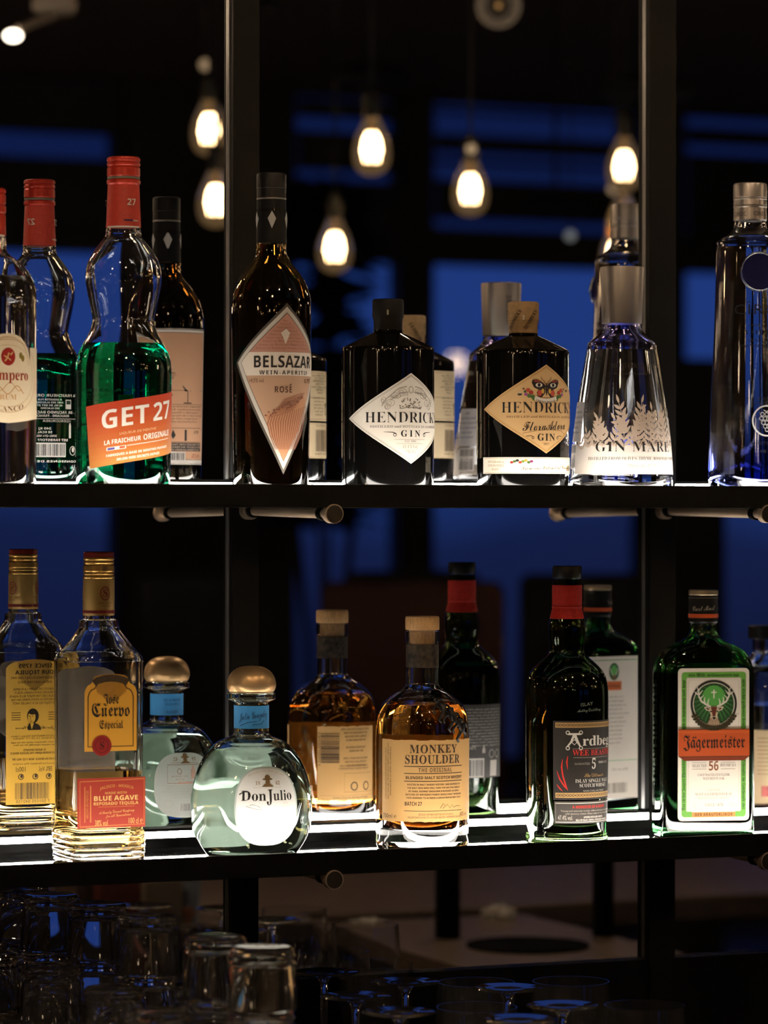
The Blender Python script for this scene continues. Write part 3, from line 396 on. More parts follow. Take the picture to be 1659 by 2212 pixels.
class MB:
    """collects solids into one mesh"""
    def __init__(self):
        self.v, self.f = [], []

    def add(self, v, f):
        k = len(self.v)
        self.v += [tuple(x) for x in v]
        self.f += [tuple(i + k for i in q) for q in f]
        return self

    def box(self, x0, x1, y0, y1, z0, z1, bev=0.0):
        if bev <= 0:
            v = [(x, y, z) for z in (z0, z1) for y in (y0, y1) for x in (x0, x1)]
            f = [(0, 2, 3, 1), (4, 5, 7, 6), (0, 1, 5, 4), (2, 6, 7, 3), (0, 4, 6, 2), (1, 3, 7, 5)]
            return self.add(v, f)
        bm = bmesh.new()
        r = bmesh.ops.create_cube(bm, size=1)
        bmesh.ops.scale(bm, vec=(x1 - x0, y1 - y0, z1 - z0), verts=bm.verts)
        bmesh.ops.translate(bm, vec=((x0 + x1) / 2, (y0 + y1) / 2, (z0 + z1) / 2), verts=bm.verts)
        bmesh.ops.bevel(bm, geom=bm.edges[:], offset=bev, segments=2, profile=0.5, affect='EDGES')
        bm.verts.index_update()
        self.add([v.co[:] for v in bm.verts], [[v.index for v in q.verts] for q in bm.faces])
        bm.free()
        return self

    def tube(self, p, q, r0, r1=None, n=24, cap=True):
        r1 = r0 if r1 is None else r1
        p, q = Vector(p), Vector(q)
        d = (q - p).normalized()
        a = d.orthogonal().normalized()
        b = d.cross(a)
        v = []
        for c, r in ((p, r0), (q, r1)):
            for i in range(n):
                t = 2 * PI * i / n
                v.append(c + a * (r * math.cos(t)) + b * (r * math.sin(t)))
        f = [(i, (i + 1) % n, n + (i + 1) % n, n + i) for i in range(n)]
        if cap:
            f += [tuple(reversed(range(n))), tuple(range(n, 2 * n))]
        return self.add(v, f)

    def path(self, pts, r, n=8):
        """round tube through points"""
        pts = [Vector(p) for p in pts]
        v, f = [], []
        a = None
        for i, p in enumerate(pts):
            d = (pts[min(i + 1, len(pts) - 1)] - pts[max(i - 1, 0)]).normalized()
            if a is None:
                a = d.orthogonal().normalized()
            a = (a - d * a.dot(d)).normalized()
            b = d.cross(a)
            rr = r[i] if isinstance(r, (list, tuple)) else r
            for k in range(n):
                t = 2 * PI * k / n
                v.append(p + a * (rr * math.cos(t)) + b * (rr * math.sin(t)))
        for i in range(len(pts) - 1):
            for k in range(n):
                f.append((i * n + k, i * n + (k + 1) % n, (i + 1) * n + (k + 1) % n, (i + 1) * n + k))
        m = (len(pts) - 1) * n
        f += [tuple(reversed(range(n))), tuple(range(m, m + n))]
        return self.add(v, f)

    def lathe(self, rows, n=48, c=(0, 0, 0)):
        """rows (r, z) from one end to the other; r = 0 closes"""
        return self.loft([(r, r, z, 2.0) for r, z in rows], n, c)

    def loft(self, rows, n=48, c=(0, 0, 0)):
        """rows (a, b, z, e): superellipse rings of exponent e"""
        v, f, ids = [], [], []
        for a, b, z, e in rows:
            if a <= 1e-9:
                ids.append([len(v)])
                v.append((c[0], c[1], c[2] + z))
                continue
            ring = []
            for i in range(n):
                t = 2 * PI * i / n
                ct, st = math.cos(t), math.sin(t)
                x = a * math.copysign(abs(ct) ** (2 / e), ct)
                y = b * math.copysign(abs(st) ** (2 / e), st)
                ring.append(len(v))
                v.append((c[0] + x, c[1] + y, c[2] + z))
            ids.append(ring)
        for p, q in zip(ids, ids[1:]):
            if len(p) == 1 and len(q) == 1:
                continue
            if len(p) == 1:
                f += [(p[0], q[(i + 1) % n], q[i]) for i in range(n)]
            elif len(q) == 1:
                f += [(p[i], p[(i + 1) % n], q[0]) for i in range(n)]
            else:
                f += [(p[i], p[(i + 1) % n], q[(i + 1) % n], q[i]) for i in range(n)]
        return self.add(v, f)

    def build(self, name, m, parent=None, smooth=False, angle=35, loc=None):
        return mesh_obj(name, self.v, self.f, m, parent, None, smooth, angle, loc)


def tree_copy(o, parent=None):
    c = o.copy()
    COL.objects.link(c)
    c.parent = parent
    for ch in list(o.children):
        tree_copy(ch, c)
    return c


# ------------------------------------------------------------------ lettering
GLYPHS = {k: {chr(g[0]): (g[1], g[2:]) for g in v} for k, v in OUTLINES.items()}
GLYPHS['N'] = {}
UNIT = 100.0


def thin(loops, d):
    """the same outlines drawn in by d: a lighter weight"""
    out = []
    for lp in loops:
        n = len(lp) // 2
        q = [Vector((lp[2 * i], lp[2 * i + 1])) for i in range(n)]
        r = []
        for i in range(n):
            e1, e2 = (q[i] - q[i - 1]), (q[(i + 1) % n] - q[i])
            n1 = Vector((-e1.y, e1.x)).normalized() if e1.length else Vector((0, 0))
            n2 = Vector((-e2.y, e2.x)).normalized() if e2.length else Vector((0, 0))
            m = n1 + n2
            m = m / max(0.6, m.dot(n1)) if m.length > 1e-6 else n1
            r += [q[i].x + m.x * d, q[i].y + m.y * d]
        out.append(r)
    return out


def area2(lp):
    n = len(lp) // 2
    return sum(lp[2 * i] * lp[2 * ((i + 1) % n) + 1] - lp[2 * ((i + 1) % n)] * lp[2 * i + 1] for i in range(n))


GLYPHS['L'] = {}
for _c, (_a, _l) in GLYPHS['S'].items():
    # the biggest loop is an outside; give every outside the same turn, then draw in
    _big = max(_l, key=lambda q: abs(area2(q)))
    GLYPHS['L'][_c] = (_a, thin(_l, 1.3 if area2(_big) > 0 else -1.3))


def builtin_glyph(ch):
    """outline of a letter of the built-in sans, read off a text curve"""
    def outline(s):
        c = bpy.data.curves.new('letter', 'FONT')
        c.body = s
        c.resolution_u = 2
        c.fill_mode = 'NONE'
        o = bpy.data.objects.new('letter', c)
        COL.objects.link(o)
        dg = bpy.context.evaluated_depsgraph_get()
        dg.update()
        me = bpy.data.meshes.new_from_object(o.evaluated_get(dg))
        bpy.data.objects.remove(o)
        bpy.data.curves.remove(c)
        return me
    me, m2, m1 = outline(ch), outline(ch + '|'), outline('|')
    adv = max(v.co.x for v in m2.vertices) - max(v.co.x for v in m1.vertices)
    n = len(me.vertices)
    adj = [[] for _ in range(n)]
    for e in me.edges:
        a, b = e.vertices
        adj[a].append(b)
        adj[b].append(a)
    seen, loops = set(), []
    for i in range(n):
        if i in seen or len(adj[i]) < 2:
            continue
        lp, cur = [i], adj[i][0]
        seen.add(i)
        while cur not in seen:
            seen.add(cur)
            lp.append(cur)
            nx = [k for k in adj[cur] if k not in seen]
            if not nx:
                break
            cur = nx[0]
        flat_ = []
        for k in lp:
            p = (me.vertices[k].co.x * UNIT, me.vertices[k].co.y * UNIT)
            if not flat_ or math.hypot(p[0] - flat_[-2], p[1] - flat_[-1]) > .05:
                flat_ += p
        if len(flat_) >= 6:
            loops.append(flat_)
    for q in (me, m2, m1):
        bpy.data.meshes.remove(q)
    return adv * UNIT, loops


def outline_of(fnt, ch):
    g = GLYPHS[fnt].get(ch)
    if g is None and fnt == 'B':
        g = GLYPHS['B'].get(ch.upper())
    if g is None:
        if ch not in GLYPHS['N']:
            GLYPHS['N'][ch] = builtin_glyph(ch)
        g = GLYPHS['N'][ch]
    return g


TESS = {}
CAPH = {}
for _k in ('S', 'L', 'B', 'N'):
    CAPH[_k] = max(y for lp in outline_of(_k, 'H')[1] for y in lp[1::2])
CAPH['C'] = max(y for lp in outline_of('C', 'F')[1] for y in lp[1::2])
CAPH['F'] = max(y for lp in outline_of('F', 'C')[1] for y in lp[1::2]) * 0.95


def inside(p, loop):
    c = False
    n = len(loop)
    for i in range(n):
        q, r = loop[i], loop[i - 1]
        if (q.y > p.y) != (r.y > p.y) and p.x < (r.x - q.x) * (p.y - q.y) / (r.y - q.y) + q.x:
            c = not c
    return c


def glyph(fnt, ch):
    key = (fnt, ch)
    if key not in TESS:
        g = outline_of(fnt, ch)
        loops = [[Vector((lp[i], lp[i + 1], 0)) for i in range(0, len(lp), 2)] for lp in g[1]]
        depth = [sum(1 for k, o in enumerate(loops) if k != j and inside(lp[0], o)) for j, lp in enumerate(loops)]
        pts, tri = [], []
        for j, lp in enumerate(loops):
            if depth[j] % 2:
                continue
            holes = [o for k, o in enumerate(loops) if depth[k] == depth[j] + 1 and inside(o[0], lp)]
            part = [lp] + holes
            n = len(pts)
            pts += [(p.x, p.y) for o in part for p in o]
            tri += [tuple(i + n for i in t) for t in tessellate_polygon(part)]
        TESS[key] = (g[0], pts, tri)
    return TESS[key]


class Lab:
    """print laid out in photograph pixels: u along the surface, y down"""
    def __init__(self, step=5.0):
        self.items = []
        self.step = step

    def tris(self, pts, faces, col, lay, cut):
        self.items.append((pts, faces, col, lay, cut))

    def poly(self, pts, col, lay=0, cut=True):
        t = tessellate_polygon([[Vector((p[0], -p[1], 0)) for p in pts]])
        self.tris(list(pts), [tuple(x) for x in t], col, lay, cut)
        return self

    def rect(self, u0, y0, u1, y1, col, lay=0, cut=None):
        return self.poly([(u0, y0), (u1, y0), (u1, y1), (u0, y1)], col, lay, abs(u1 - u0) > 6 if cut is None else cut)

    def rrect(self, u0, y0, u1, y1, r, col, lay=0):
        pts = []
        for cx, cy, a in ((u1 - r, y0 + r, -90), (u1 - r, y1 - r, 0), (u0 + r, y1 - r, 90), (u0 + r, y0 + r, 180)):
            for k in range(6):
                t = math.radians(a + 18 * k)
                pts.append((cx + r * math.cos(t), cy + r * math.sin(t)))
        return self.poly(pts, col, lay)

    def ell(self, u, y, a, b, col, lay=1, n=28, e=2.0):
        pts = []
        for k in range(n):
            c, s = math.cos(2 * PI * k / n), math.sin(2 * PI * k / n)
            pts.append((u + a * math.copysign(abs(c) ** (2 / e), c), y + b * math.copysign(abs(s) ** (2 / e), s)))
        return self.poly(pts, col, lay, a > 6)

    def line(self, pts, w, col, lay=1, close=False):
        """stroke of width w (or per-point widths) through points"""
        n = len(pts)
        ws = w if isinstance(w, (list, tuple)) else [w] * n
        L, R = [], []
        for i in range(n):
            a = pts[(i - 1) % n] if (close or i > 0) else pts[i]
            b = pts[(i + 1) % n] if (close or i < n - 1) else pts[i]
            dx, dy = b[0] - a[0], b[1] - a[1]
            q = math.hypot(dx, dy) or 1
            nx, ny = -dy / q * ws[i] / 2, dx / q * ws[i] / 2
            L.append((pts[i][0] + nx, pts[i][1] + ny))
            R.append((pts[i][0] - nx, pts[i][1] - ny))
        f = []
        m = n if close else n - 1
        for i in range(m):
            j = (i + 1) % n
            f += [(i, j, n + j), (i, n + j, n + i)]
        self.tris(L + R, f, col, lay, max(p[0] for p in pts) - min(p[0] for p in pts) > 8)
        return self

    def hl(self, u0, u1, y, w, col, lay=1):
        return self.rect(u0, y - w / 2, u1, y + w / 2, col, lay)

    def ring(self, u, y, a, b, w, col, lay=1, n=36):
        return self.line([(u + a * math.cos(2 * PI * k / n), y + b * math.sin(2 * PI * k / n)) for k in range(n)], w, col, lay, True)

    def text(self, fnt, s, u, y, h, col, w=None, al='c', slope=0.0, lay=2, sp=0.0, arc=0.0, rot=0, bold=0.0, skew=0.0):
        """y: baseline; h: capital height in px; w: fit to width; arc: rise at the middle; rot 90/-90 vertical"""
        k = h / CAPH[fnt]
        x = 0
        G = []
        for ch in s:
            if ch == ' ':
                x += 26 + sp * .625
                continue
            adv, pts, fc = glyph(fnt, ch)
            G.append((x, pts, fc))
            x += adv + sp * .625
        tot = (x - sp * .625) * k
        kx = k * (w / tot) if (w and tot > 0) else k
        tw = (x - sp * .625) * kx
        u0 = {'c': -tw / 2, 'l': 0, 'r': -tw}[al]
        allp, allf = [], []
        for x, pts, fc in G:
            n = len(allp)
            for px, py in pts:
                du = u0 + (x + px) * kx + skew * py * k
                dy = -py * k + slope * du
                if arc and tw:
                    t = 2 * (du - u0 - tw / 2) / tw
                    dy -= arc * (1 - t * t)
                if rot == 90:
                    du, dy = dy, -du
                elif rot == -90:
                    du, dy = -dy, du
                elif rot:
                    c_, s_ = math.cos(math.radians(rot)), math.sin(math.radians(rot))
                    du, dy = du * c_ + dy * s_, -du * s_ + dy * c_
                allp.append((u + du, y + dy))
            allf += [tuple(i + n for i in t) for t in fc]
        if allp:
            self.tris(allp, allf, col, lay, h > 14 and not rot)
        return self

    def para(self, fnt, lines, u, y, dy, h, col, w=None, al='c', lay=2, last=None):
        for i, s in enumerate(lines):
            ww = w * min(1.0, len(s) / max(len(q) for q in lines)) if w else None
            self.text(fnt, s, u, y + i * dy, h, col, ww, al, lay=lay)
        return self

    def barcode(self, u0, y0, u1, y1, col='#1c1a18', lay=2, seed=3, vert=False, pad='#f6f0e6'):
        rnd = random.Random(seed)
        if pad:
            self.rect(min(u0, u1) - 3, y0 - 3, max(u0, u1) + 3, y1 + 3, pad, lay - 1)
        x, end = (y0, y1) if vert else (u0, u1)
        while x < end - 0.6:
            w = rnd.choice((0.7, 0.7, 1.3, 2.0))
            w = min(w, end - x)
            if vert:
                self.rect(u0, x, u1, x + w, col, lay)
            else:
                self.rect(x, y0, x + w, y1, col, lay, False)
            x += w + rnd.choice((0.7, 1.2, 1.8))
        return self

    def build(self, name, parent, fmap, vcut=0.0, label=None, metal=(), back='#a89c8c', through=0.22):
        V, FC, MI, mats, idx = [], [], [], [], {}
        for pts, faces, col, lay, cut in self.items:
            if col not in idx:
                idx[col] = len(mats)
                mats.append(ink(col, metal=0.9 if col in metal else 0.0, rough=0.35 if col in metal else 0.55, back=back, through=through))
            pts2, faces2 = pts, faces
            if cut:
                bm = bmesh.new()
                bv = [bm.verts.new((p[0], p[1], 0)) for p in pts]
                for t in faces:
                    try:
                        bm.faces.new([bv[i] for i in t])
                    except ValueError:
                        pass
                us = [p[0] for p in pts]
                st = self.step
                k = math.floor(min(us) / st) + 1
                while k * st < max(us):
                    bmesh.ops.bisect_plane(bm, geom=bm.verts[:] + bm.edges[:] + bm.faces[:], dist=1e-5, plane_co=(k * st, 0, 0), plane_no=(1, 0, 0))
                    k += 1
                if vcut:
                    ys = [p[1] for p in pts]
                    k = math.floor(min(ys) / vcut) + 1
                    while k * vcut < max(ys):
                        bmesh.ops.bisect_plane(bm, geom=bm.verts[:] + bm.edges[:] + bm.faces[:], dist=1e-5, plane_co=(0, k * vcut, 0), plane_no=(0, 1, 0))
                        k += 1
                bm.verts.index_update()
                pts2 = [(v.co.x, v.co.y) for v in bm.verts]
                faces2 = [tuple(v.index for v in q.verts) for q in bm.faces]
                bm.free()
            n = len(V)
            V += [fmap(p[0], p[1], 0.0004 + 0.00012 * lay) for p in pts2]
            for t in faces2:
                # front side towards the viewer (y runs down, so a clockwise loop faces out)
                a = sum(pts2[t[i]][0] * pts2[t[(i + 1) % len(t)]][1] - pts2[t[(i + 1) % len(t)]][0] * pts2[t[i]][1] for i in range(len(t)))
                t = tuple(i + n for i in t)
                FC.append(t if a < 0 else t[::-1])
                MI.append(idx[col])
        o = mesh_obj(name, V, FC, mats, parent, MI)
        if label:
            o['label'] = label
        return o


# ------------------------------------------------------------------ bottles
def cr(rows, k=4):
    """Catmull-Rom through rows of numbers; a repeated row makes a corner"""
    out = []
    n = len(rows)
    for i in range(n - 1):
        p1, p2 = rows[i], rows[i + 1]
        if p1 == p2:
            continue
        p0 = rows[i - 1] if i > 0 else p1
        p3 = rows[i + 2] if i + 2 < n else p2
        for j in range(k):
            t = j / k
            out.append(tuple(0.5 * (2 * b + (c - a) * t + (2 * a - 5 * b + 4 * c - d) * t * t + (3 * b - a - 3 * c + d) * t ** 3)
                             for a, b, c, d in zip(p0, p1, p2, p3)))
    out.append(rows[-1])
    return out


class Bottle:
    def __init__(self, xa, Y, shelf, name, label, cat='bottle', group=None, rot=0.0, yref=1106):
        p = at(xa, yref, Y)
        self.xa, self.Y, self.X = xa, Y, p.x
        self.depth = (p - CAM).dot(_f)
        self.s = self.depth / F
        self.z0 = shelf
        self.view = -math.atan2(p.x, Y + 3.5)           # direction of the camera as an angle about the axis
        self.root = empty(name, (p.x, Y, shelf + 0.0002), label, cat, group, rot)
        self.rot = rot
        d2 = p.x * math.sin(TH) + (3.5 - Y) * math.cos(TH)
        self.k = self.depth / d2                        # size of the mirror image against the thing itself

    def z(self, y):
        """local height of a photograph row"""
        y = y - RO * (self.xa - 829.5)
        return EYE + (1106 + F * PI_ - y) * self.s - self.z0 - 0.0002

    def yb(self, y):
        """row of a reflected feature -> row of the thing itself"""
        h = 1106 + F * PI_ + RO * (self.xa - 829.5)
        return h + (y - h) / self.k

    def rows(self, pts, k=4):
        """(r, y) or (a, b, e, y) in pixels -> smooth rows in metres, top to bottom turned bottom to top"""
        out = []
        for q in pts:
            if len(q) == 2:
                q = (q[0], q[0], 2.0, q[1])
            out.append((q[0] * self.s, q[1] * self.s, self.z(q[3]), q[2]))
        out = cr(out, k) if k > 1 else out
        return out[::-1]

    def solid(self, name, pts, m, k=1, n=48, parent=None, angle=40):
        """closed turned part from (r, y) rows given top to bottom"""
        r = self.rows(pts, k)
        r = [(0, 0, r[0][2], 2)] + r + [(0, 0, r[-1][2], 2)]
        self.last = MB().loft(r, n).build(name, m, parent or self.root, True, angle)
        return self.last

    def vessel(self, pts, m, wall=7.0, base=12.0, level=None, liquid=None, n=64, k=4, neck=None):
        """hollow glass body (and its liquid); rows given top to bottom, last row meets the shelf"""
        outer = self.rows(pts, k)                        # bottom -> top
        zb = 0.0
        outer = [q for q in outer if q[2] > zb + 0.0015]
        a, b, _, e = outer[0]
        heel = 0.004
        outer = [(0, 0, 0.0012, e), (a * 0.55, b * 0.55, 0.0008, e), (a - heel * 1.2, b - heel * 1.2, 0.0, e), (a - heel * 0.35, b - heel * 0.35, 0.0006, e)] + outer
        w, bs = wall * self.s, base * self.s
        inner = []
        for a, b, z, e in outer[4:]:
            if z < bs:
                continue
            fl = 1.0
            if z < bs + 0.006:
                fl = 0.80 + 0.2 * math.sqrt(max(0, (z - bs) / 0.006))
            inner.append((max((a - w) * fl, 0.003), max((b - w) * fl, 0.003), z, e))
        a0, b0, _, e0 = inner[0]
        inner = [(0, 0, bs + 0.0015, e0), (a0 * 0.6, b0 * 0.6, bs + 0.0006, e0)] + [(q[0], q[1], max(q[2], bs + 0.0008), q[3]) for q in inner]
        path = outer + inner[::-1]
        g = MB().loft(path, n).build('glass_body', m, self.root, True, 30)
        self.outer = outer
        if liquid is not None:
            zl = self.z(level)
            li = [q for q in inner if q[2] < zl]
            # ring exactly at the level
            up = next((q for q in inner if q[2] >= zl), inner[-1])
            lo = li[-1]
            t = (zl - lo[2]) / max(1e-6, up[2] - lo[2])
            li.append(tuple(x + (y - x) * t for x, y in zip(lo, up)))
            ov = 0.00025
            li = [(a + ov if a > 0 else 0, b + ov if b > 0 else 0, z - (ov if i < 2 else 0), e) for i, (a, b, z, e) in enumerate(li)]
            li[-1] = (li[-1][0], li[-1][1], zl, li[-1][3])
            li.append((0, 0, zl, 2))
            MB().loft(li, n).build('liquid', liquid, self.root, True, 50)
        return g

    def rad(self, y):
        z = self.z(y)
        o = self.outer
        for p, q in zip(o, o[1:]):
            if p[2] <= z <= q[2]:
                t = (z - p[2]) / max(1e-9, q[2] - p[2])
                return p[0] + (q[0] - p[0]) * t
        return o[-1][0] if z > o[-1][2] else o[4][0]

    def wrap(self, r0, phi=None, prof=True, R=None):
        """map (u, y, offset) onto the turned surface; u = 0 faces the camera unless phi says otherwise"""
        ph = (self.view if phi is None else phi) - self.rot

        def f(u, y, off):
            a = ph + u / r0
            r = (self.rad(y) if prof else (R or r0) * self.s) + off
            return (r * math.sin(a), -r * math.cos(a), self.z(y))
        return f

    def flat(self, b, back=False, tilt=0.0):
        """map onto the flat front (or back) face lying b px from the axis"""
        def f(u, y, off):
            d = b * self.s + off
            if back:
                return (-u * self.s, d, self.z(y))
            return (u * self.s, -d, self.z(y))
        return f


def U(xa, r):
    def f(x):
        t = max(-1.0, min(1.0, (x - xa) / r))
        return r * math.asin(t)
    return f


# ================================================================== the place
make_camera()

# shared surfaces
BLACK = mat('black_lacquered_metal', (0.0018, 0.0016, 0.0015), 0.4, 0, 0.10, bump=0.05, bscale=900)
POSTM = mat('dark_bronze_metal', (0.0050, 0.0040, 0.0031), 0.5, 0.0, 0.12, bump=0.06, bscale=700)
SHELFTOP = mat('black_glossy_shelf_top', (0.0025, 0.0025, 0.0025), 0.025, 0, 0.5, vary=0.3, bscale=60)
STEEL = mat('satin_champagne_metal', (0.92, 0.72, 0.52), 0.48, 1.0, bump=0.02, bscale=500)
CAPM = mat('dark_end_cap_metal', (0.05, 0.04, 0.032), 0.4, 0.8, bump=0.05, bscale=900)
CHROME = mat('polished_glass_edge', (0.35, 0.34, 0.33), 0.3, 0.5)
LED = emit('white_led_diffuser', (1.0, 0.93, 0.84), 31.0)
LEDB = emit('white_led_bar', (1.0, 0.94, 0.86), 95.0)

m, nt, b = P('bar_mirror')
b.inputs['Base Color'].default_value = (0.83, 0.84, 0.86, 1)
b.inputs['Metallic'].default_value = 1.0
b.inputs['Roughness'].default_value = 0.0
MIRROR = m


def structure(name, mb, m):
    return tag(mb.build(name, m), kind='structure')


# ------------------------------------------------------------------ room shell
X0, X1, YF, YB, ZC = -3.0, 10.0, -8.0, 0.05, 2.98
WALLM = mat('dark_brown_plaster', (0.020, 0.015, 0.011), 0.8, bump=0.2, bscale=30, vary=0.2)
CEILM = mat('dark_brown_ceiling', (0.13, 0.092, 0.058), 0.8, bump=0.2, bscale=20, vary=0.2)
FLOORM = mat('dark_timber_floor', (0.09, 0.058, 0.036), 0.4, bump=0.2, bscale=8, vary=0.3, stretch=(1, 12, 1))
structure('floor', MB().box(X0, X1, YF, YB, -0.1, 0.0), FLOORM)
structure('ceiling', MB().box(X0, X1, YF, YB, ZC, ZC + 0.1), CEILM)
structure('wall_back', MB().box(X0, X1, YB, YB + 0.12, 0, ZC), WALLM)
OAKM = mat('warm_oak_panelling', (0.26, 0.165, 0.095), 0.6, bump=0.1, bscale=10, vary=0.25, stretch=(1, 8, 1))
structure('wall_left', MB().box(X0 - 0.1, X0, YF, YB, 0, ZC), OAKM)
structure('wall_right', MB().box(X1, X1 + 0.1, YF, YB, 0, ZC), OAKM)


# glazed front wall, seen only in the mirror: bays given by mirrored pixels
def fx(px):
    return at(px, 800, -YF).x


def fz(py):
    return at(880, py, -YF).z


bays = [(-420, 270), (630, 882), (930, 1405), (1475, 2000)]
zs, zh = fz(1660), fz(548)          # sill and head of the tall panes
zt0, zt1 = fz(505), fz(195)         # clerestory band
wb = MB()
xs = [X0] + [fx(v) for bay in bays for v in bay] + [X1]
T0, T1 = YF - 0.16, YF
wb.box(X0, X1, T0, T1, 0, zs)
wb.box(X0, X1, T0, T1, zh, zt0)
wb.box(X0, X1, T0, T1, zt1, ZC)
for i in range(0, len(xs), 2):
    wb.box(xs[i], xs[i + 1], T0, T1, zs, zh)
    wb.box(xs[i], xs[i + 1], T0, T1, zt0, zt1)
structure('wall_front', wb, WALLM)
FRAME = mat('black_window_frame', (0.008, 0.008, 0.009), 0.5, bump=0.05)
PANE = glass('window_pane_glass', (0.93, 0.95, 0.97), 1.45)
TINTED = glass('tinted_clerestory_glass', (0.27, 0.25, 0.29), 1.45)
SLAT = mat('black_blind_slat', (0.006, 0.006, 0.007), 0.6, bump=0.05)
wn = 0
slats = {0: [(505, 372), (322, 218)], 1: [(505, 395), (375, 290), (262, 222)], 2: [(468, 382), (350, 338), (322, 284), (238, 228)], 3: [(505, 300), (280, 240)]}
for i, (a, c) in enumerate(bays):
    for j, (z0, z1) in enumerate(((zs, zh), (zt0, zt1))):
        wn += 1
        xa, xc = fx(a), fx(c)
        fr = MB()
        for q in ((xa, xa + .03, z0, z1), (xc - .03, xc, z0, z1), (xa + .03, xc - .03, z0, z0 + .03), (xa + .03, xc - .03, z1 - .03, z1)):
            fr.box(q[0], q[1], YF - .11, YF - .03, q[2], q[3])
        w = structure('window_%d' % wn, fr, FRAME)
        MB().box(xa + .03, xc - .03, YF - .074, YF - .066, z0 + .03, z1 - .03).build('pane', PANE if j == 0 else TINTED, w)
        if j == 1:
            for (p, q) in slats[i]:
                MB().box(xa + .031, xc - .031, YF - .028, YF - .016, fz(p), fz(q)).build('blind_slat', SLAT, w)

# dusk outside: blue sky, darker water and land below
w = bpy.data.worlds.new('dusk')
SC.world = w
w.use_nodes = True
nt = w.node_tree
bg = nt.nodes['Background']
tc = nt.nodes.new('ShaderNodeTexCoord')
sx = nt.nodes.new('ShaderNodeSeparateXYZ')
rp = nt.nodes.new('ShaderNodeValToRGB')
mr = nt.nodes.new('ShaderNodeMapRange')
mr.inputs[1].default_value = -0.12
mr.inputs[2].default_value = 0.12
nz = nt.nodes.new('ShaderNodeTexNoise')
nz.inputs['Scale'].default_value = 9
ma = nt.nodes.new('ShaderNodeMath')
ma.operation = 'MULTIPLY_ADD'
ma.inputs[1].default_value = 0.05
nt.links.new(tc.outputs['Generated'], sx.inputs[0])
nt.links.new(tc.outputs['Generated'], nz.inputs['Vector'])
nt.links.new(nz.outputs[0], ma.inputs[0])
nt.links.new(sx.outputs[2], ma.inputs[2])
nt.links.new(ma.outputs[0], mr.inputs[0])
nt.links.new(mr.outputs[0], rp.inputs[0])
cr_ = rp.color_ramp
cr_.elements[0].position = 0.0
cr_.elements[0].color = (0.004, 0.006, 0.022, 1)
cr_.elements[1].position = 1.0
cr_.elements[1].color = (0.018, 0.050, 0.24, 1)
for pos, c in ((0.42, (0.007, 0.011, 0.043)), (0.58, (0.009, 0.017, 0.075)), (0.68, (0.017, 0.052, 0.24))):
    e = cr_.elements.new(pos)
    e.color = (*c, 1)
nt.links.new(rp.outputs[0], bg.inputs[0])
bg.inputs[1].default_value = 1.0

# ------------------------------------------------------------------ mirror wall
zmb = at(1378, 2069, 0).z                      # lower edge of the mirror
XP = [(at(503, 1110, -0.014).x, at(560, 1110, -0.014).x), (at(1403, 1110, -0.014).x, at(1460, 1110, -0.014).x)]
joints = [at(489, 1110, 0).x + 0.0015, at(1389, 1110, 0).x + 0.0015]
edges = [0.2, joints[0], joints[1], 3.3]
mlab = ['tall wall mirror left of the left dark post', 'tall wall mirror between the two dark posts', 'tall wall mirror right of the right dark post']
for i in range(3):
    o = MB().box(edges[i] + 0.0012, edges[i + 1] - 0.0012, 0.0, 0.006, zmb, ZC - 0.02).build('wall_mirror', MIRROR)
    tag(o, mlab[i], 'mirror', 'mirrors behind the shelves')
pl = ['dark upright post behind the neck of the tall brown aperitif bottle', 'dark upright post beside the tall grey-capped clear gin bottle']
for i in range(2):
    t = empty('wall_post', ((XP[i][0] + XP[i][1]) / 2, 0, 0.86), pl[i], 'post', 'posts between the mirrors')
    ox, oz = t.location.x, 0.86
    MB().box(XP[i][0] - ox, XP[i][1] - ox, -0.014, -0.0005, 0, ZC - 0.86 - 0.001, 0.0008).build('flat_bar', POSTM, t)
    MB().box(joints[i] - 0.001 - ox, joints[i] + 0.001 - ox, -0.0035, -0.0003, zmb - 0.86, ZC - 0.87).build('glass_edge_strip', CHROME, t)

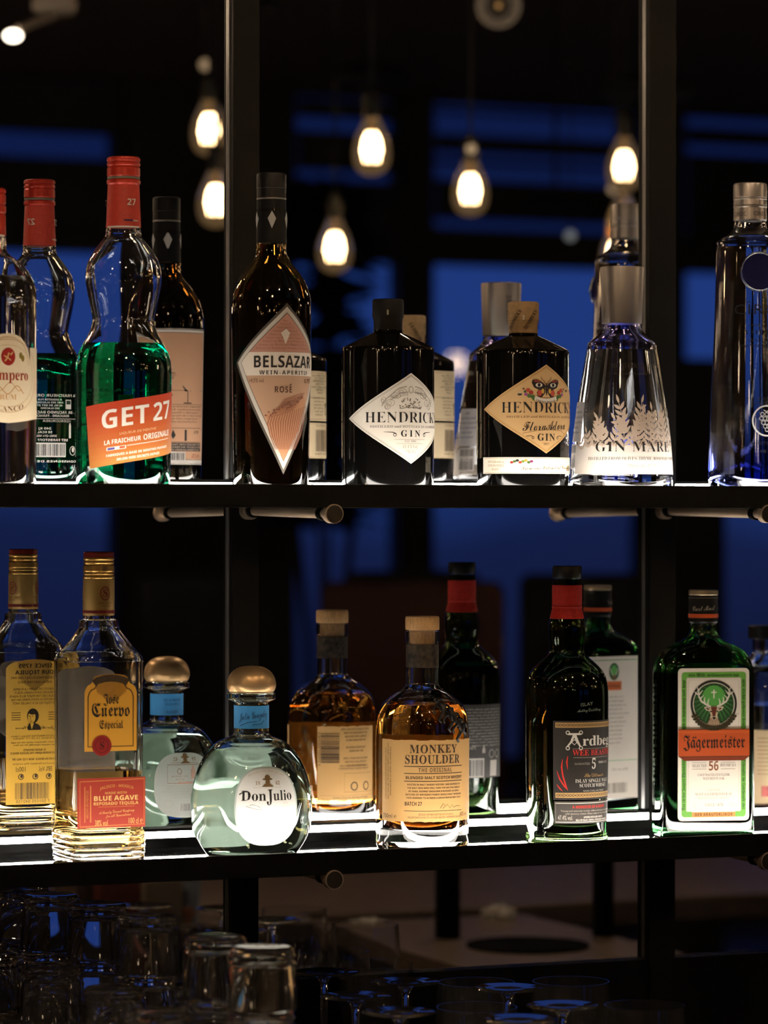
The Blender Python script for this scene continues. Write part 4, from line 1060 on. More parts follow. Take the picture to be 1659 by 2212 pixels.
# ------------------------------------------------------------------ shelves with light bars
LIPT = {'up': EYE + 0.0237, 'low': EYE - 0.3454}
SURF = {k: v - 0.01335 for k, v in LIPT.items()}
sl = {'up': 'upper black bar shelf with a white light strip at the mirror', 'low': 'lower black bar shelf with a white light strip at the mirror'}
for k in ('up', 'low'):
    zt, zs_ = LIPT[k], SURF[k]
    zb = zt - 0.0235
    sx0, sx1 = 0.25, 3.2
    t = empty('bar_shelf', (1.6, -0.125, zb), sl[k], 'shelf', 'lit bar shelves')
    R = lambda a, c, d, e, f, g, bv=0.0: MB().box(a - 1.6, c - 1.6, d + .125, e + .125, f - zb, g - zb, bv)
    R(sx0, sx1, -0.246, -0.016, zs_ - 0.008, zs_).build('shelf_board', SHELFTOP, t)
    R(sx0, sx1, -0.25, -0.2465, zb, zt, 0.0006).build('front_lip', BLACK, t)
    # slanted diffuser behind the lip, shining back and up at the bottles
    n_ = 60
    xs_ = [sx0 + (sx1 - sx0) * i / n_ - 1.6 for i in range(n_ + 1)]
    v = [(x, y + .125, z - zb) for x in xs_ for y, z in ((-0.2260, zs_ + 0.0002), (-0.2260, zs_ + 0.0095), (-0.2170, zs_ + 0.0002))]
    f = [(0, 1, 2), (3 * n_, 3 * n_ + 2, 3 * n_ + 1)]
    for i in range(n_):
        a, c = 3 * i, 3 * i + 3
        f += [(a + 1, c + 1, c + 2, a + 2)]
    mesh_obj('front_light', v, f, LED, t)
    R(sx0, sx1, -0.2275, -0.2262, zs_ + 0.0002, zs_ + 0.0096).build('light_channel', BLACK, t)
    R(sx0, sx1, -0.0155, -0.0005, zs_ - 0.008, zs_ + 0.0097).build('bar_base', BLACK, t)
    v = [(x, y + .125, z - zb) for x in xs_ for y, z in ((-0.0006, zs_ + 0.00995), (-0.0125, zs_ + 0.00995), (-0.0125, zs_ + 0.0165), (-0.0006, zs_ + 0.0165))]
    f = [(3, 2, 1, 0), (4 * n_, 4 * n_ + 1, 4 * n_ + 2, 4 * n_ + 3)]
    for i in range(n_):
        a, c = 4 * i, 4 * i + 4
        f += [(a + j, c + j, c + (j + 1) % 4, a + (j + 1) % 4)[::-1] for j in range(3)]
    mesh_obj('light_bar', v, f, LEDB, t)
    R(sx0, sx1, -0.0135, -0.0005, zs_ + 0.0167, zs_ + 0.0197).build('bar_cover', BLACK, t)

# ------------------------------------------------------------------ support rods
rods = [('up', 535, 690, 1103, 1110, 'champagne metal support rod under the upper shelf at the left post'),
        ('up', 1432, 1630, 1103, 1110, 'champagne metal support rod under the upper shelf at the right post'),
        ('low', 535, 695, 1893, 1902, 'round-capped support rod under the lower shelf above the tumblers'),
        ('low', 1432, 1637, 1855, 1862, 'round-capped support rod under the lower shelf at the right post')]
for k, xb, xf, yb_, yf_, lab in rods:
    B = at(xb, yb_, -0.015)
    # y where the rod end with the same x shows at xf
    lo, hi = -0.6, -0.1
    for _ in range(50):
        mid = (lo + hi) / 2
        if at(xf, yf_, mid).x > B.x: hi = mid
        else: lo = mid
    yy = (lo + hi) / 2
    yy = max(min(yy, -0.252), -0.30)
    E_ = at(xf, yf_, yy)
    E_.x = B.x
    if k == 'low':
        B.z = E_.z + 0.004
    t = empty('support_rod', (B.x, -0.015, B.z), lab, 'rod', 'shelf support rods')
    L = E_ - B
    u = L.normalized()
    ln = L.length
    MB().tube((0, 0, 0), u * ln, 0.0052).build('rod_tube', STEEL, t, True)
    MB().tube(-u * 0.001, u * 0.010, 0.0096).build('wall_flange', STEEL, t, True)
    MB().tube(u * 0.012, u * 0.020, 0.0072).build('collar', BLACK, t, True)
    MB().tube(u * (ln - 0.034), u * (ln - 0.026), 0.0072).build('collar', BLACK, t, True)
    c = MB()
    c.tube(u * (ln - 0.010), u * ln, 0.0098, 0.0098)
    ec = c.build('end_cap', STEEL, t, True)
    MB().tube(u * ln, u * (ln + 0.0006), 0.0088).build('cap_face', CAPM, ec, True)

# ------------------------------------------------------------------ pendant bulbs (real, in front of the bar; seen in the mirror)
BULBG = glass('amber_bulb_glass', (1.0, 0.86, 0.62), 1.3)
m, nt, b = P('lit_bulb_glass')
b.inputs['Base Color'].default_value = (1.0, 0.8, 0.5, 1)
b.inputs['Transmission Weight'].default_value = 1.0
b.inputs['IOR'].default_value = 1.05
b.inputs['Roughness'].default_value = 0.02
b.inputs['Emission Color'].default_value = (1.0, 0.62, 0.28, 1)
b.inputs['Emission Strength'].default_value = 0.06
BULBG = m
FIL = emit('glowing_filament', (1.0, 0.70, 0.42), 360.0)
BRASS = mat('aged_brass_socket', (0.35, 0.22, 0.1), 0.35, 1.0, bump=0.05)
CORD = mat('black_textile_cord', (0.008, 0.007, 0.006), 0.8, bump=0.3, bscale=900)


def bulb_proto():
    t = empty('pendant_bulb', (0, 0, 0))
    prof = [(0, -0.052), (0.012, -0.050), (0.024, -0.043), (0.0315, -0.030), (0.034, -0.014), (0.0325, 0.004), (0.027, 0.022), (0.0195, 0.038), (0.0145, 0.050), (0.0135, 0.058), (0, 0.058)]
    r = cr(prof[:-1], 4)
    g_ = MB().lathe(r + [prof[-1]], 40).build('bulb_glass', BULBG, t, True, 50)
    f = MB()
    for i in range(8):
        a = 2 * PI * i / 8
        p = [(q * math.cos(a + .3 * j), q * math.sin(a + .3 * j), z_) for j, (q, z_) in enumerate(((.0075, .026), (.0135, .012), (.0165, -.006), (.0125, -.026)))]
        f.path(p, 0.0012, 6)
    f.build('filament', FIL, g_)
    MB().tube((0, 0, 0.026), (0, 0, 0.056), 0.003, n=8).build('glass_stem', BRASS, t)
    MB().lathe([(0, 0.052), (0.0142, 0.052), (0.0155, 0.060), (0.0155, 0.095), (0.009, 0.104), (0, 0.104)], 28).build('socket', mat('black_lamp_socket', (.008, .006, .005), .5, 0, .2, bump=.05), t, True)
    return t


bp_ = bulb_proto()
bulbs = [(803, 318, 2.3), (1016, 408, 2.5), (723, 533, 2.8), (1348, 357, 2.6), (1347, 478, 3.0), (1333, 545, 3.1), (466, 432, 2.6), (452, 278, 2.7)]
blab = ['lit pendant bulb, highest between the posts', 'lit pendant bulb right of the middle, above the apothecary bottles', 'lit pendant bulb, lowest between the posts, beside the tall brown bottle',
        'lit pendant bulb nearest the right post, highest there', 'lit pendant bulb behind the silver cap at the right post', 'lit pendant bulb lowest of those near the right post',
        'lit pendant bulb half hidden by the left post, lower one', 'lit pendant bulb beside the left post, upper one']
for i, (px, py, my) in enumerate(bulbs):
    p = flip(at(px, py, my))
    t = bp_ if i == 0 else tree_copy(bp_)
    t.location = p
    tag(t, blab[i], 'lamp', 'pendant bulbs over the bar')
    L = ZC - (p.z + 0.103) - 0.0005
    MB().tube((0, 0, 0.103), (0, 0, 0.103 + L), 0.0028, n=8).build('cord', CORD, t)

# small round lamps further off
SMALL = emit('warm_lamp_globe', (1.0, 0.66, 0.36), 0.42)
SMALLG = emit('cool_lamp_globe', (0.85, 0.9, 0.85), 0.22)
gl = [(443, 140, 3.6, SMALL, 'small warm globe lamp above the left post lamps'), (1018, 322, 2.1, SMALL, 'small warm globe lamp above the middle bulb'),
      (1325, 408, 3.6, SMALL, 'small warm globe lamp between the bulbs at the right post'), (1232, 509, 3.8, SMALLG, 'small pale globe lamp left of the silver cap')]
for i, (px, py, my, m_, lab) in enumerate(gl):
    p = flip(at(px, py, my))
    t = empty('globe_lamp', p, lab, 'lamp', 'small globe lamps')
    r = 0.0092 if my < 3 else 0.0115
    MB().lathe([(r * math.sin(PI * k / 16), -r * math.cos(PI * k / 16)) for k in range(17)], 24).build('globe', m_, t, True, 60)
    MB().tube((0, 0, r * .9), (0, 0, ZC - p.z - 0.0005), 0.002, n=6).build('cord', CORD, t)

# clear unlit globe at the top and a shaded lamp in the top left corner
p = flip(at(1077, 12, 2.2))
t = empty('glass_globe_pendant', p, 'large round glass globe pendant at the top of the photo', 'lamp')
GG = mat('smoked_globe_glass', (0.2, 0.15, 0.1), 0.5, vary=0.1, bscale=40)
m, nt, b = P('dim_glow_globe_glass')
b.inputs['Base Color'].default_value = (0.5, 0.4, 0.3, 1)
b.inputs['Roughness'].default_value = 0.3
b.inputs['Alpha'].default_value = 0.45
lw = nt.nodes.new('ShaderNodeLayerWeight')
lw.inputs[0].default_value = 0.35
nt.links.new(lw.outputs[1], b.inputs['Alpha'])
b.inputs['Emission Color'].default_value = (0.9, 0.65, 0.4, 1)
b.inputs['Emission Strength'].default_value = 0.10  # the globe is off; its faint glow is put in as emission
r = 0.040
MB().lathe([(max(r * math.sin(PI * k / 24), 0), -r * math.cos(PI * k / 24)) for k in range(25)], 40).build('globe', m, t, True, 60)
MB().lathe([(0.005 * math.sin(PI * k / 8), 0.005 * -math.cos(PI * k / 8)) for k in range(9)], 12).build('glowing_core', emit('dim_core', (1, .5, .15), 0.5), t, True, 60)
MB().tube((0, 0, r), (0, 0, ZC - p.z - 0.0005), 0.0025, n=8).build('cord', CORD, t)

p = flip(at(60, 50, 2.4))
t = empty('reading_lamp', p, 'tilted lamp with a pale shade in the top left corner', 'lamp')
s_ = 6.4 / F
PALE = mat('pale_lamp_shade', (0.34, 0.27, 0.20), 0.7, bump=0.1)
MB().lathe([(0, 0.001), (42 * s_, 0.001), (48 * s_, 0.012), (40 * s_, 0.05), (0, 0.05)], 32, (58 * s_, 0, 24 * s_)).build('lamp_shade', PALE, t, True)
k = MB().path([(58 * s_, 0, 20 * s_), (20 * s_, 0, 5 * s_), (-20 * s_, 0, -14 * s_)], 9 * s_, 12)
k.build('lamp_arm', mat('brown_lamp_arm', (0.16, 0.11, 0.07), 0.5, bump=0.1), t, True, 60)
e = [(18 * s_ * math.sin(PI * j / 12), -12 * s_ * math.cos(PI * j / 12)) for j in range(13)]
MB().lathe(e, 24, (-32 * s_, -0.0, -28 * s_)).build('bulb', emit('lamp_bulb', (1, .85, .65), 9), t, True, 60)
MB().tube((58 * s_, 0, 24 * s_ + .05), (58 * s_, 0, ZC - p.z - .0005), 0.003, n=8).build('cord', CORD, t)

# dark dome shades that cut into the blue panes
dl = [(545, 22, 3.2, 75, 'black dome shade at the top beside the left post'), (800, 175, 4.2, 95, 'black dome shade above the highest middle bulb'),
      (1400, 210, 3.4, 120, 'black dome shade at the right post'), (1200, 455, 5.2, 70, 'black dome shade low behind the pale globe lamp')]
DOME = mat('black_dome_shade', (0.004, 0.004, 0.004), 0.6, bump=0.05)
for px, py, my, rp_, lab in dl:
    p = flip(at(px, py, my))
    sc_ = (at(px, py, my) - CAM).dot(_f) / F
    t = empty('dome_pendant', p, lab, 'lamp', 'black dome pendants')
    R_ = rp_ * sc_
    rows_ = [(0, 0.0)] + [(R_ * math.cos(PI / 2 * k / 10), R_ * 0.45 * math.sin(PI / 2 * k / 10)) for k in range(11)]
    MB().lathe(rows_, 36).build('shade', DOME, t, True, 50)
    MB().tube((0, 0, R_ * .44), (0, 0, ZC - p.z - .0005), 0.006, n=8).build('cord', CORD, t)

# plant and seating that show as dark shapes before the windows
LEAF = mat('dark_green_leaf', (0.006, 0.009, 0.005), 0.6, bump=0.1)
p = flip(at(700, 1200, 6.6))
pl_ = empty('potted_plant', (p.x, p.y, 0), 'tall dark potted plant before the window', 'plant')
MB().lathe([(0, 0), (0.16, 0), (0.2, 0.36), (0.185, 0.36), (0.17, 0.3), (0, 0.3)], 32).build('pot', mat('dark_clay_pot', (0.02, 0.014, 0.01), .7, bump=.2), pl_, True)
st = MB()
lf = MB()
for i in range(420):
    a = random.uniform(0, 2 * PI)
    zz = random.uniform(1.45, 2.5)
    rr = random.uniform(0.02, 0.16)
    c = Vector((rr * math.cos(a), rr * math.sin(a), zz))
    d = Vector((math.cos(a), math.sin(a), random.uniform(-.6, .4))).normalized()
    q = d.cross(Vector((0, 0, 1))).normalized()
    L_, W_ = random.uniform(.16, .28), random.uniform(.04, .075)
    n_ = d.cross(q) * 0.004
    lf.add([c - d * L_ / 2, c + q * W_ + n_, c + d * L_ / 2, c - q * W_ + n_, c - n_ * .5], [(0, 4, 1), (1, 4, 2), (2, 4, 3), (3, 4, 0), (0, 1, 2, 3)])
for i in range(6):
    a = i * PI / 3
    st.path([(0.03 * math.cos(a), 0.03 * math.sin(a), 0.29), (0.06 * math.cos(a), 0.06 * math.sin(a), 1.1), (0.16 * math.cos(a), 0.16 * math.sin(a), 1.9)], [0.012, 0.010, 0.005], 6)
st.build('stem', mat('plant_stem', (0.02, 0.014, 0.008), .8, bump=.2), pl_, True)
lf.build('foliage', LEAF, pl_)

FAB = {'dark': mat('dark_upholstery', (0.010, 0.009, 0.009), .8, bump=.2, bscale=300), 'rust': mat('rust_upholstery', (0.06, 0.018, 0.010), .8, bump=.2, bscale=300)}


def lounge_chair(px, my, rz, fab, lab):
    p = flip(at(px, 1200, my))
    t = empty('high_back_chair', (p.x, p.y, 0), lab, 'chair', 'chairs before the windows', rz)
    MB().box(-.24, .24, -.24, .24, .60, .70, .03).build('seat', FAB[fab], t, True)
    MB().box(-.23, .23, .18, .25, .70, 1.32, .03).build('backrest', FAB[fab], t, True)
    for a in (-.2, .2):
        for c in (-.2, .2):
            MB().tube((a * 1.1, c * 1.1, 0), (a, c, .6), .014, .018, 10).build('leg', FRAME, t, True)


lounge_chair(868, 4.6, 0.3, 'rust', 'rust high-backed chair seen between the posts')
lounge_chair(800, 6.0, -0.2, 'dark', 'dark high-backed chair left of the rust chair')
lounge_chair(1240, 5.4, 0.15, 'dark', 'dark high-backed chair behind the green square bottle')
lounge_chair(420, 5.8, 0.1, 'dark', 'dark high-backed chair left of the left post')
a_, c_ = flip(at(1430, 1200, 6.5)), flip(at(1562, 1200, 6.5))
zt_ = at(1500, 775, 6.5).z
t = empty('folding_screen', ((a_.x + c_.x) / 2, a_.y, 0), 'dark standing screen before the window right of the right post', 'screen')
hw_ = (c_.x - a_.x) / 2
MB().box(-hw_, hw_, -.02, .02, .03, zt_, .004).build('panel', FAB['dark'], t)
for s_i in (-1, 1):
    MB().box(s_i * hw_ * .85 - .02, s_i * hw_ * .85 + .02, -.15, .15, 0, .029).build('foot', FRAME, t)

# ------------------------------------------------------------------ bar counter reflected in the lower mirror
ZT = 0.88
q = [flip(at_z(x, y, ZT)) for x, y in ((675, 1996), (1010, 2094), (1480, 2060), (1130, 1974))]
TOPM = mat('brown_bar_top', (0.12, 0.083, 0.06), 0.42, bump=0.05, bscale=40, vary=0.15)
cx = sum(p.x for p in q) / 4
cy = sum(p.y for p in q) / 4
bt = empty('bar_counter', (cx, cy, 0), 'brown bar counter seen in the mirror under the lower shelf', 'counter')
v = [(p.x - cx, p.y - cy, z) for z in (ZT - .035, ZT) for p in q]
f = [(0, 1, 2, 3), (7, 6, 5, 4), (0, 4, 5, 1), (1, 5, 6, 2), (2, 6, 7, 3), (3, 7, 4, 0)]
mesh_obj('counter_top', v, f, TOPM, bt)
v = [((p.x - cx) * .8, (p.y - cy) * .8, z) for z in (0, ZT - .0352) for p in q]
mesh_obj('counter_base', v, f, BLACK, bt)
tp = flip(at_z(1140, 2045, ZT))
sc_ = (at_z(1140, 2045, ZT) - CAM).dot(_f) / F
t = empty('serving_tray', (tp.x, tp.y, ZT), 'round black tray on the brown bar counter', 'tray')
R_ = 132 * sc_
MB().lathe([(0, 0.0003), (R_, 0.0003), (R_ * 1.01, 0.004), (R_ * .97, 0.004), (R_ * .96, 0.002), (0, 0.002)], 56).build('tray_plate', mat('black_rubber_tray', (.004, .004, .004), .9, 0, .05, bump=.6, bscale=400), t, True)
NAP = mat('crumpled_white_paper', (0.55, 0.5, 0.43), 0.8, bump=0.5, bscale=60)
for px, py, w_, h_, lab in ((795, 2000, 45, 12, 'crumpled white napkin at the left of the reflected counter'), (1078, 1984, 42, 24, 'crumpled white napkin behind the black tray')):
    p = flip(at_z(px, py, ZT))
    bm = bmesh.new()
    bmesh.ops.create_icosphere(bm, subdivisions=4, radius=1)
    for vv in bm.verts:
        n_ = 1 + .28 * math.sin(vv.co.x * 6 + 2 * vv.co.y) * math.cos(vv.co.y * 5) + random.uniform(-.08, .08)
        vv.co = Vector((vv.co.x * w_ * sc_ * n_, vv.co.y * w_ * .6 * sc_ * n_, max(0, (vv.co.z + .15)) * h_ * sc_ * n_ + .0006))
    me = bpy.data.meshes.new('paper_napkin')
    bm.to_mesh(me)
    bm.free()
    me.materials.append(NAP)
    o = bpy.data.objects.new('paper_napkin', me)
    COL.objects.link(o)
    o.location = (p.x, p.y, ZT)
    tag(o, lab, 'napkin', 'napkins on the counter')
for px, py, rr, hh, lab in ((967, 2034, 28, 0.26, 'dark tall bottle standing on the reflected counter'), (1303, 2030, 24, 0.22, 'dark slim bottle at the far side of the reflected counter')):
    p = flip(at_z(px, py - 8, ZT))
    r = rr * sc_
    t = empty('dark_bottle', (p.x, p.y, ZT), lab, 'bottle', 'dark bottles on the counter')
    MB().lathe([(0, .0003), (r, .0003), (r, hh * .6), (r * .45, hh * .75), (r * .4, hh * .95), (0, hh * .95)], 28).build('glass_body', BLACK, t, True)
    MB().lathe([(0, hh * .93), (r * .46, hh * .93), (r * .46, hh), (0, hh)], 20).build('stopper', CAPM, t, True)

# back counter and clutter further off in the lower mirror
ZB = 0.86
BC = flip(at_z(1250, 1940, ZB))
cb = empty('side_table', (BC.x, BC.y - .25, 0), 'brown side table beyond the bar counter, seen in the mirror', 'table')
MB().box(-.75, .9, -.3, .3, ZB - .04, ZB, .004).build('table_top', TOPM, cb)
for a in (-.7, .85):
    for c in (-.25, .25):
        MB().box(a - .025, a + .025, c - .025, c + .025, 0, ZB - .04).build('leg', FRAME, cb)
BC2 = flip(at_z(300, 2010, 0.9))
sb = empty('serving_table', (BC2.x - .12, BC2.y - .2, 0), 'low dark serving table seen in the mirror behind the tumblers', 'table')
MB().box(-.45, .4, -.2, .2, .86, .90, .004).build('table_top', TOPM, sb)
for a in (-.4, .36):
    for c in (-.16, .16):
        MB().box(a - .02, a + .02, c - .02, c + .02, 0, .86).build('leg', FRAME, sb)
for px, wpx, hh, c, lab in ((275, 60, .085, '#6a2c20', 'red box on the serving table behind the tumblers'), (360, 44, .07, '#7a6a58', 'beige box on the serving table behind the tumblers'), (445, 22, .10, '#8d949c', 'pale grey jar on the serving table'),
                            (425, 34, .028, '#a06b52', 'pinkish bowl on the serving table'), (190, 24, .075, '#4a3626', 'brown box on the serving table')):
    p = flip(at_z(px, 2008, 0.9))
    s5 = (at_z(px, 2008, .9) - CAM).dot(_f) / F
    w_ = wpx * s5
    nm = lab.split(' on ')[0].split(' ')[-1]
    if nm == 'box':
        o = MB().box(-w_, w_, -.05, .05, .0004, hh, .004).build('storage_box', mat('painted_' + lab.split()[0], c, .6, bump=.1), None, True)
    else:
        o = MB().lathe([(0, .0004), (w_ * .8, .0004), (w_, hh * .7), (w_ * .9, hh), (w_ * .8, hh), (w_ * .8, hh * .9), (0, hh * .3)], 28).build('storage_' + nm, mat('glazed_' + nm, c, .3, bump=.05), None, True)
    o.location = (p.x, p.y - .06, .90)
    tag(o, lab, nm)

# ------------------------------------------------------------------ back work counter under the shelves
ZK = 0.876
wc = empty('work_counter', (1.6, -.25, 0), 'black work counter under the lower shelf holding the glassware', 'counter')
MB().box(-1.35, 1.6, -.30, .235, ZK - .03, ZK, .003).build('counter_top', mat('dark_brown_stone_top', (.028, .021, .015), .25, bump=.05, bscale=300), wc)
MB().box(-1.3, 1.55, -.26, .235, 0, ZK - .0305).build('counter_base', BLACK, wc)
tag(MB().box(.25, 3.2, -.012, .045, ZK + .0002, zmb - .0005).build('backsplash', BLACK), 'black backsplash strip below the mirrors', 'backsplash')

# ------------------------------------------------------------------ glassware
CLEAR = glass('clear_glassware', (0.96, 0.97, 0.97), 1.5)
CLEAR.node_tree.nodes['Principled BSDF'].inputs['Transmission Weight'].default_value = 0.993   # faint diffuse haze added to brighten the glass
TUM_H = 0.056


def tumbler_proto():
    """upside-down tumbler: z = 0 at the rim, thick base on top"""
    h, r0, r1 = TUM_H, .0315, .0290
    path = [(r0, 0.0), (r0 + .0003, .003), (r1 + .0012, h * .72), (r1 + .0018, h * .755), (r1 - .0008, h * .79), (r1 - .0006, h * .82), (r1 + .0012, h * .85), (r1 + .0012, h * .88), (r1 - .0006, h * .91), (r1, h - .0028), (r1 - .003, h), (r1 * .5, h - .0012), (0, h - .0015)]
    inn = [(0, h * .8), (r1 * .75, h * .8), (r1 - .003, h * .76), (r0 - .0022, .002), (r0 - .0012, 0.0), (r0, 0.0)]
    return MB().lathe(inn + path, 56)


spots = [(95, 1926, 0), (212, 1950, 0), (318, 1976, 0), (466, 2022, 0), (567, 2046, 0), (20, 2030, 1), (245, 2132, 1), (345, 2182, 1), (110, 2085, 1), (570, 2188, 1), (455, 2150, 1), (60, 2190, 2), (180, 2200, 2)]
stack = ['the tall tumbler stack farthest left', 'the second tall tumbler stack from the left', 'the third tall tumbler stack from the left', 'the tall tumbler stack left of the rightmost one', 'the rightmost tall tumbler stack, beside the stem glasses',
         'the low tumbler stack at the left edge', 'the low tumbler stack before the second tall one', 'the low tumbler stack before the third tall one', 'the low tumbler stack before the leftmost tall one',
         'the low tumbler stack before the rightmost tall one', 'the low tumbler stack before the fourth tall one', 'the shortest tumbler stack, bottom left corner', 'the short tumbler stack right of the corner one']
rank = ['topmost', 'second', 'third', 'lowest']
tproto = None
tiers = [EYE - .4 - TUM_H * k for k in range(4)]
base_z = [ZK + .0004 + (3 - k) * (TUM_H + .0004) for k in range(4)]
taken = []


def clear_of(x, y, r, steps=400):
    """nearest free place on the counter for a foot of radius r"""
    y = min(y, -.017 - r)
    for k in range(steps):
        d = .0015 * math.sqrt(k) * 3
        cx_, cy_ = x + d * math.cos(k * 2.4), y + d * math.sin(k * 2.4)
        if cy_ + r < -.016 and all(math.hypot(cx_ - tx, cy_ - ty) > r + tr + .0008 for tx, ty, tr in taken):
            taken.append((cx_, cy_, r))
            return cx_, cy_
    return None


for i, (px, py, tier) in enumerate(spots):
    top = base_z[tier] + TUM_H
    p = at_z(px, py, top)
    xy = clear_of(p.x, p.y, .0324)
    if xy is None:
        continue
    for k in range(tier, 4):
        if tproto is None:
            o = tproto = tumbler_proto().build('tumbler', CLEAR, None, True, 40)
        else:
            o = tproto.copy()
            COL.objects.link(o)
        o.location = (xy[0], xy[1], base_z[k])
        o.rotation_euler = (0, 0, random.uniform(0, 6))
        n_ = k - tier
        lab = '%s upturned tumbler of %s' % (rank[0] if n_ == 0 else rank[3] if k == 3 else rank[n_], stack[i])
        tag(o, lab, 'glass', 'upside-down tumblers stacked on the counter')


def coupe_proto():
    """upside-down stem glass: foot disc on top at z = h"""
    t = empty('stem_glass', (0, 0, 0))
    h = .141
    MB().lathe([(0, h - .006), (.004, h - .0058), (.010, h - .004), (.034, h - .0012), (.0352, h - .0005), (.034, h + .0003), (.012, h - .0012), (0, h - .002)], 56).build('foot', CLEAR, t, True, 50)
    MB().lathe([(0, .0655), (.007, .066), (.0042, .074), (.0036, .09), (.0042, h - .012), (.008, h - .0055), (0, h - .0057)], 28).build('stem', CLEAR, t, True, 50)
    MB().lathe(cr([(.0345, 0), (.036, .015), (.034, .036), (.025, .055), (.012, .064), (0, .0655)], 4) + cr([(0, .064), (.0115, .0625), (.0242, .0535), (.033, .035), (.0348, .015), (.0335, 0.0003)], 4) + [(.0345, 0)], 48).build('bowl', CLEAR, t, True, 50)
    return t


def wine_proto():
    """upright wide-bowled glass"""
    t = empty('wine_glass', (0, 0, 0))
    MB().lathe([(0, 0), (.034, 0), (.0345, .001), (.02, .003), (.005, .006), (0, .007)], 48).build('foot', CLEAR, t, True, 50)
    MB().lathe([(0, .0055), (.0045, .007), (.0036, .03), (.005, .05), (0, .052)], 24).build('stem', CLEAR, t, True, 50)
    MB().lathe(cr([(0, .051), (.012, .053), (.034, .068), (.0405, .09), (.0412, .11), (.0395, .136)], 4) + cr([(.0387, .136), (.0403, .11), (.0395, .0905), (.033, .0695), (.0115, .0548), (0, .053)], 4), 48).build('bowl', CLEAR, t, True, 50)
    return t


cp = coupe_proto()
cl = ['upside-down stem glass with its foot beside the dark reflected counter corner', 'upside-down stem glass right of the rightmost tumbler', 'upside-down stem glass at the bottom edge, second row', 'upside-down stem glass with a blue sheen, back row right', 'upside-down stem glass with a blue sheen at the bottom edge', 'upside-down stem glass farthest right with a blue sheen', 'upside-down stem glass behind the rightmost tumbler']
for i, (px, py) in enumerate(((876, 2121), (768, 2152), (862, 2186), (1096, 2134), (1120, 2202), (1215, 2172), (700, 2100))):
    t = cp if i == 0 else tree_copy(cp)
    p = at_z(px, py, ZK + .141)
    xy = clear_of(p.x, p.y, .0366, 3000)
    t.location = (xy[0], xy[1], ZK + .0004)
    tag(t, cl[i], 'glass', 'upside-down stem glasses')
wp = wine_proto()
wl = ['upright wine glass with a wide rim right of the stem glasses, back row', 'upright wine glass in the second row between the stem glasses', 'upright wine glass farthest right on the counter', 'upright wine glass behind the first stem glass', 'upright wine glass at the mirror behind the rightmost tumbler']
for i, (px, py) in enumerate(((1233, 2120), (1030, 2176), (1392, 2172), (945, 2150), (745, 2062))):
    t = wp if i == 0 else tree_copy(wp)
    p = at_z(px, py, ZK + .136)
    xy = clear_of(p.x, p.y, .0418, 3000)
    t.location = (xy[0], xy[1], ZK + .0004)
    tag(t, wl[i], 'glass', 'upright wine glasses')


# ================================================================== the bottles
ZU = SURF['up']
ZL = SURF['low']
CLEARB = glass('clear_bottle_glass', (0.98, 0.985, 0.985), 1.5)
WATER = glass('clear_spirit', (0.985, 0.99, 0.99), 1.36)
REDCAP = mat('red_anodised_cap', (0.50, 0.030, 0.012), 0.32, 0.35, bump=0.04, bscale=600)
REDPAPER = mat('red_paper_sleeve', (0.52, 0.035, 0.014), 0.5, bump=0.05, bscale=300, vary=0.12)
SILVER = mat('brushed_silver_cap', (0.48, 0.43, 0.38), 0.34, 0.9, bump=0.08, bscale=900, stretch=(1, 1, 0.05))
GOLD = mat('gold_screw_cap', (0.62, 0.36, 0.10), 0.28, 0.9, bump=0.04, bscale=600)
CORK = mat('turned_wood_stopper', (0.50, 0.27, 0.10), 0.5, bump=0.25, bscale=700, vary=0.25, stretch=(1, 1, 0.2))
BLKCAP = mat('black_cap_plastic', (0.004, 0.0035, 0.003), 0.38, 0, 0.22, bump=0.03, bscale=600)
BLKGLASS = mat('opaque_black_glass', (0.002, 0.0018, 0.0016), 0.06, 0, 0.32, bump=0.004, bscale=90)

W_ = '#f3ece0'
K_ = '#15120f'


def cap_rings(b, pts, m, name='cap'):
    return b.solid(name, pts, m, 1, 48, angle=25)


def red_screw_bottle(b, xa, top, name_rows):
    pass


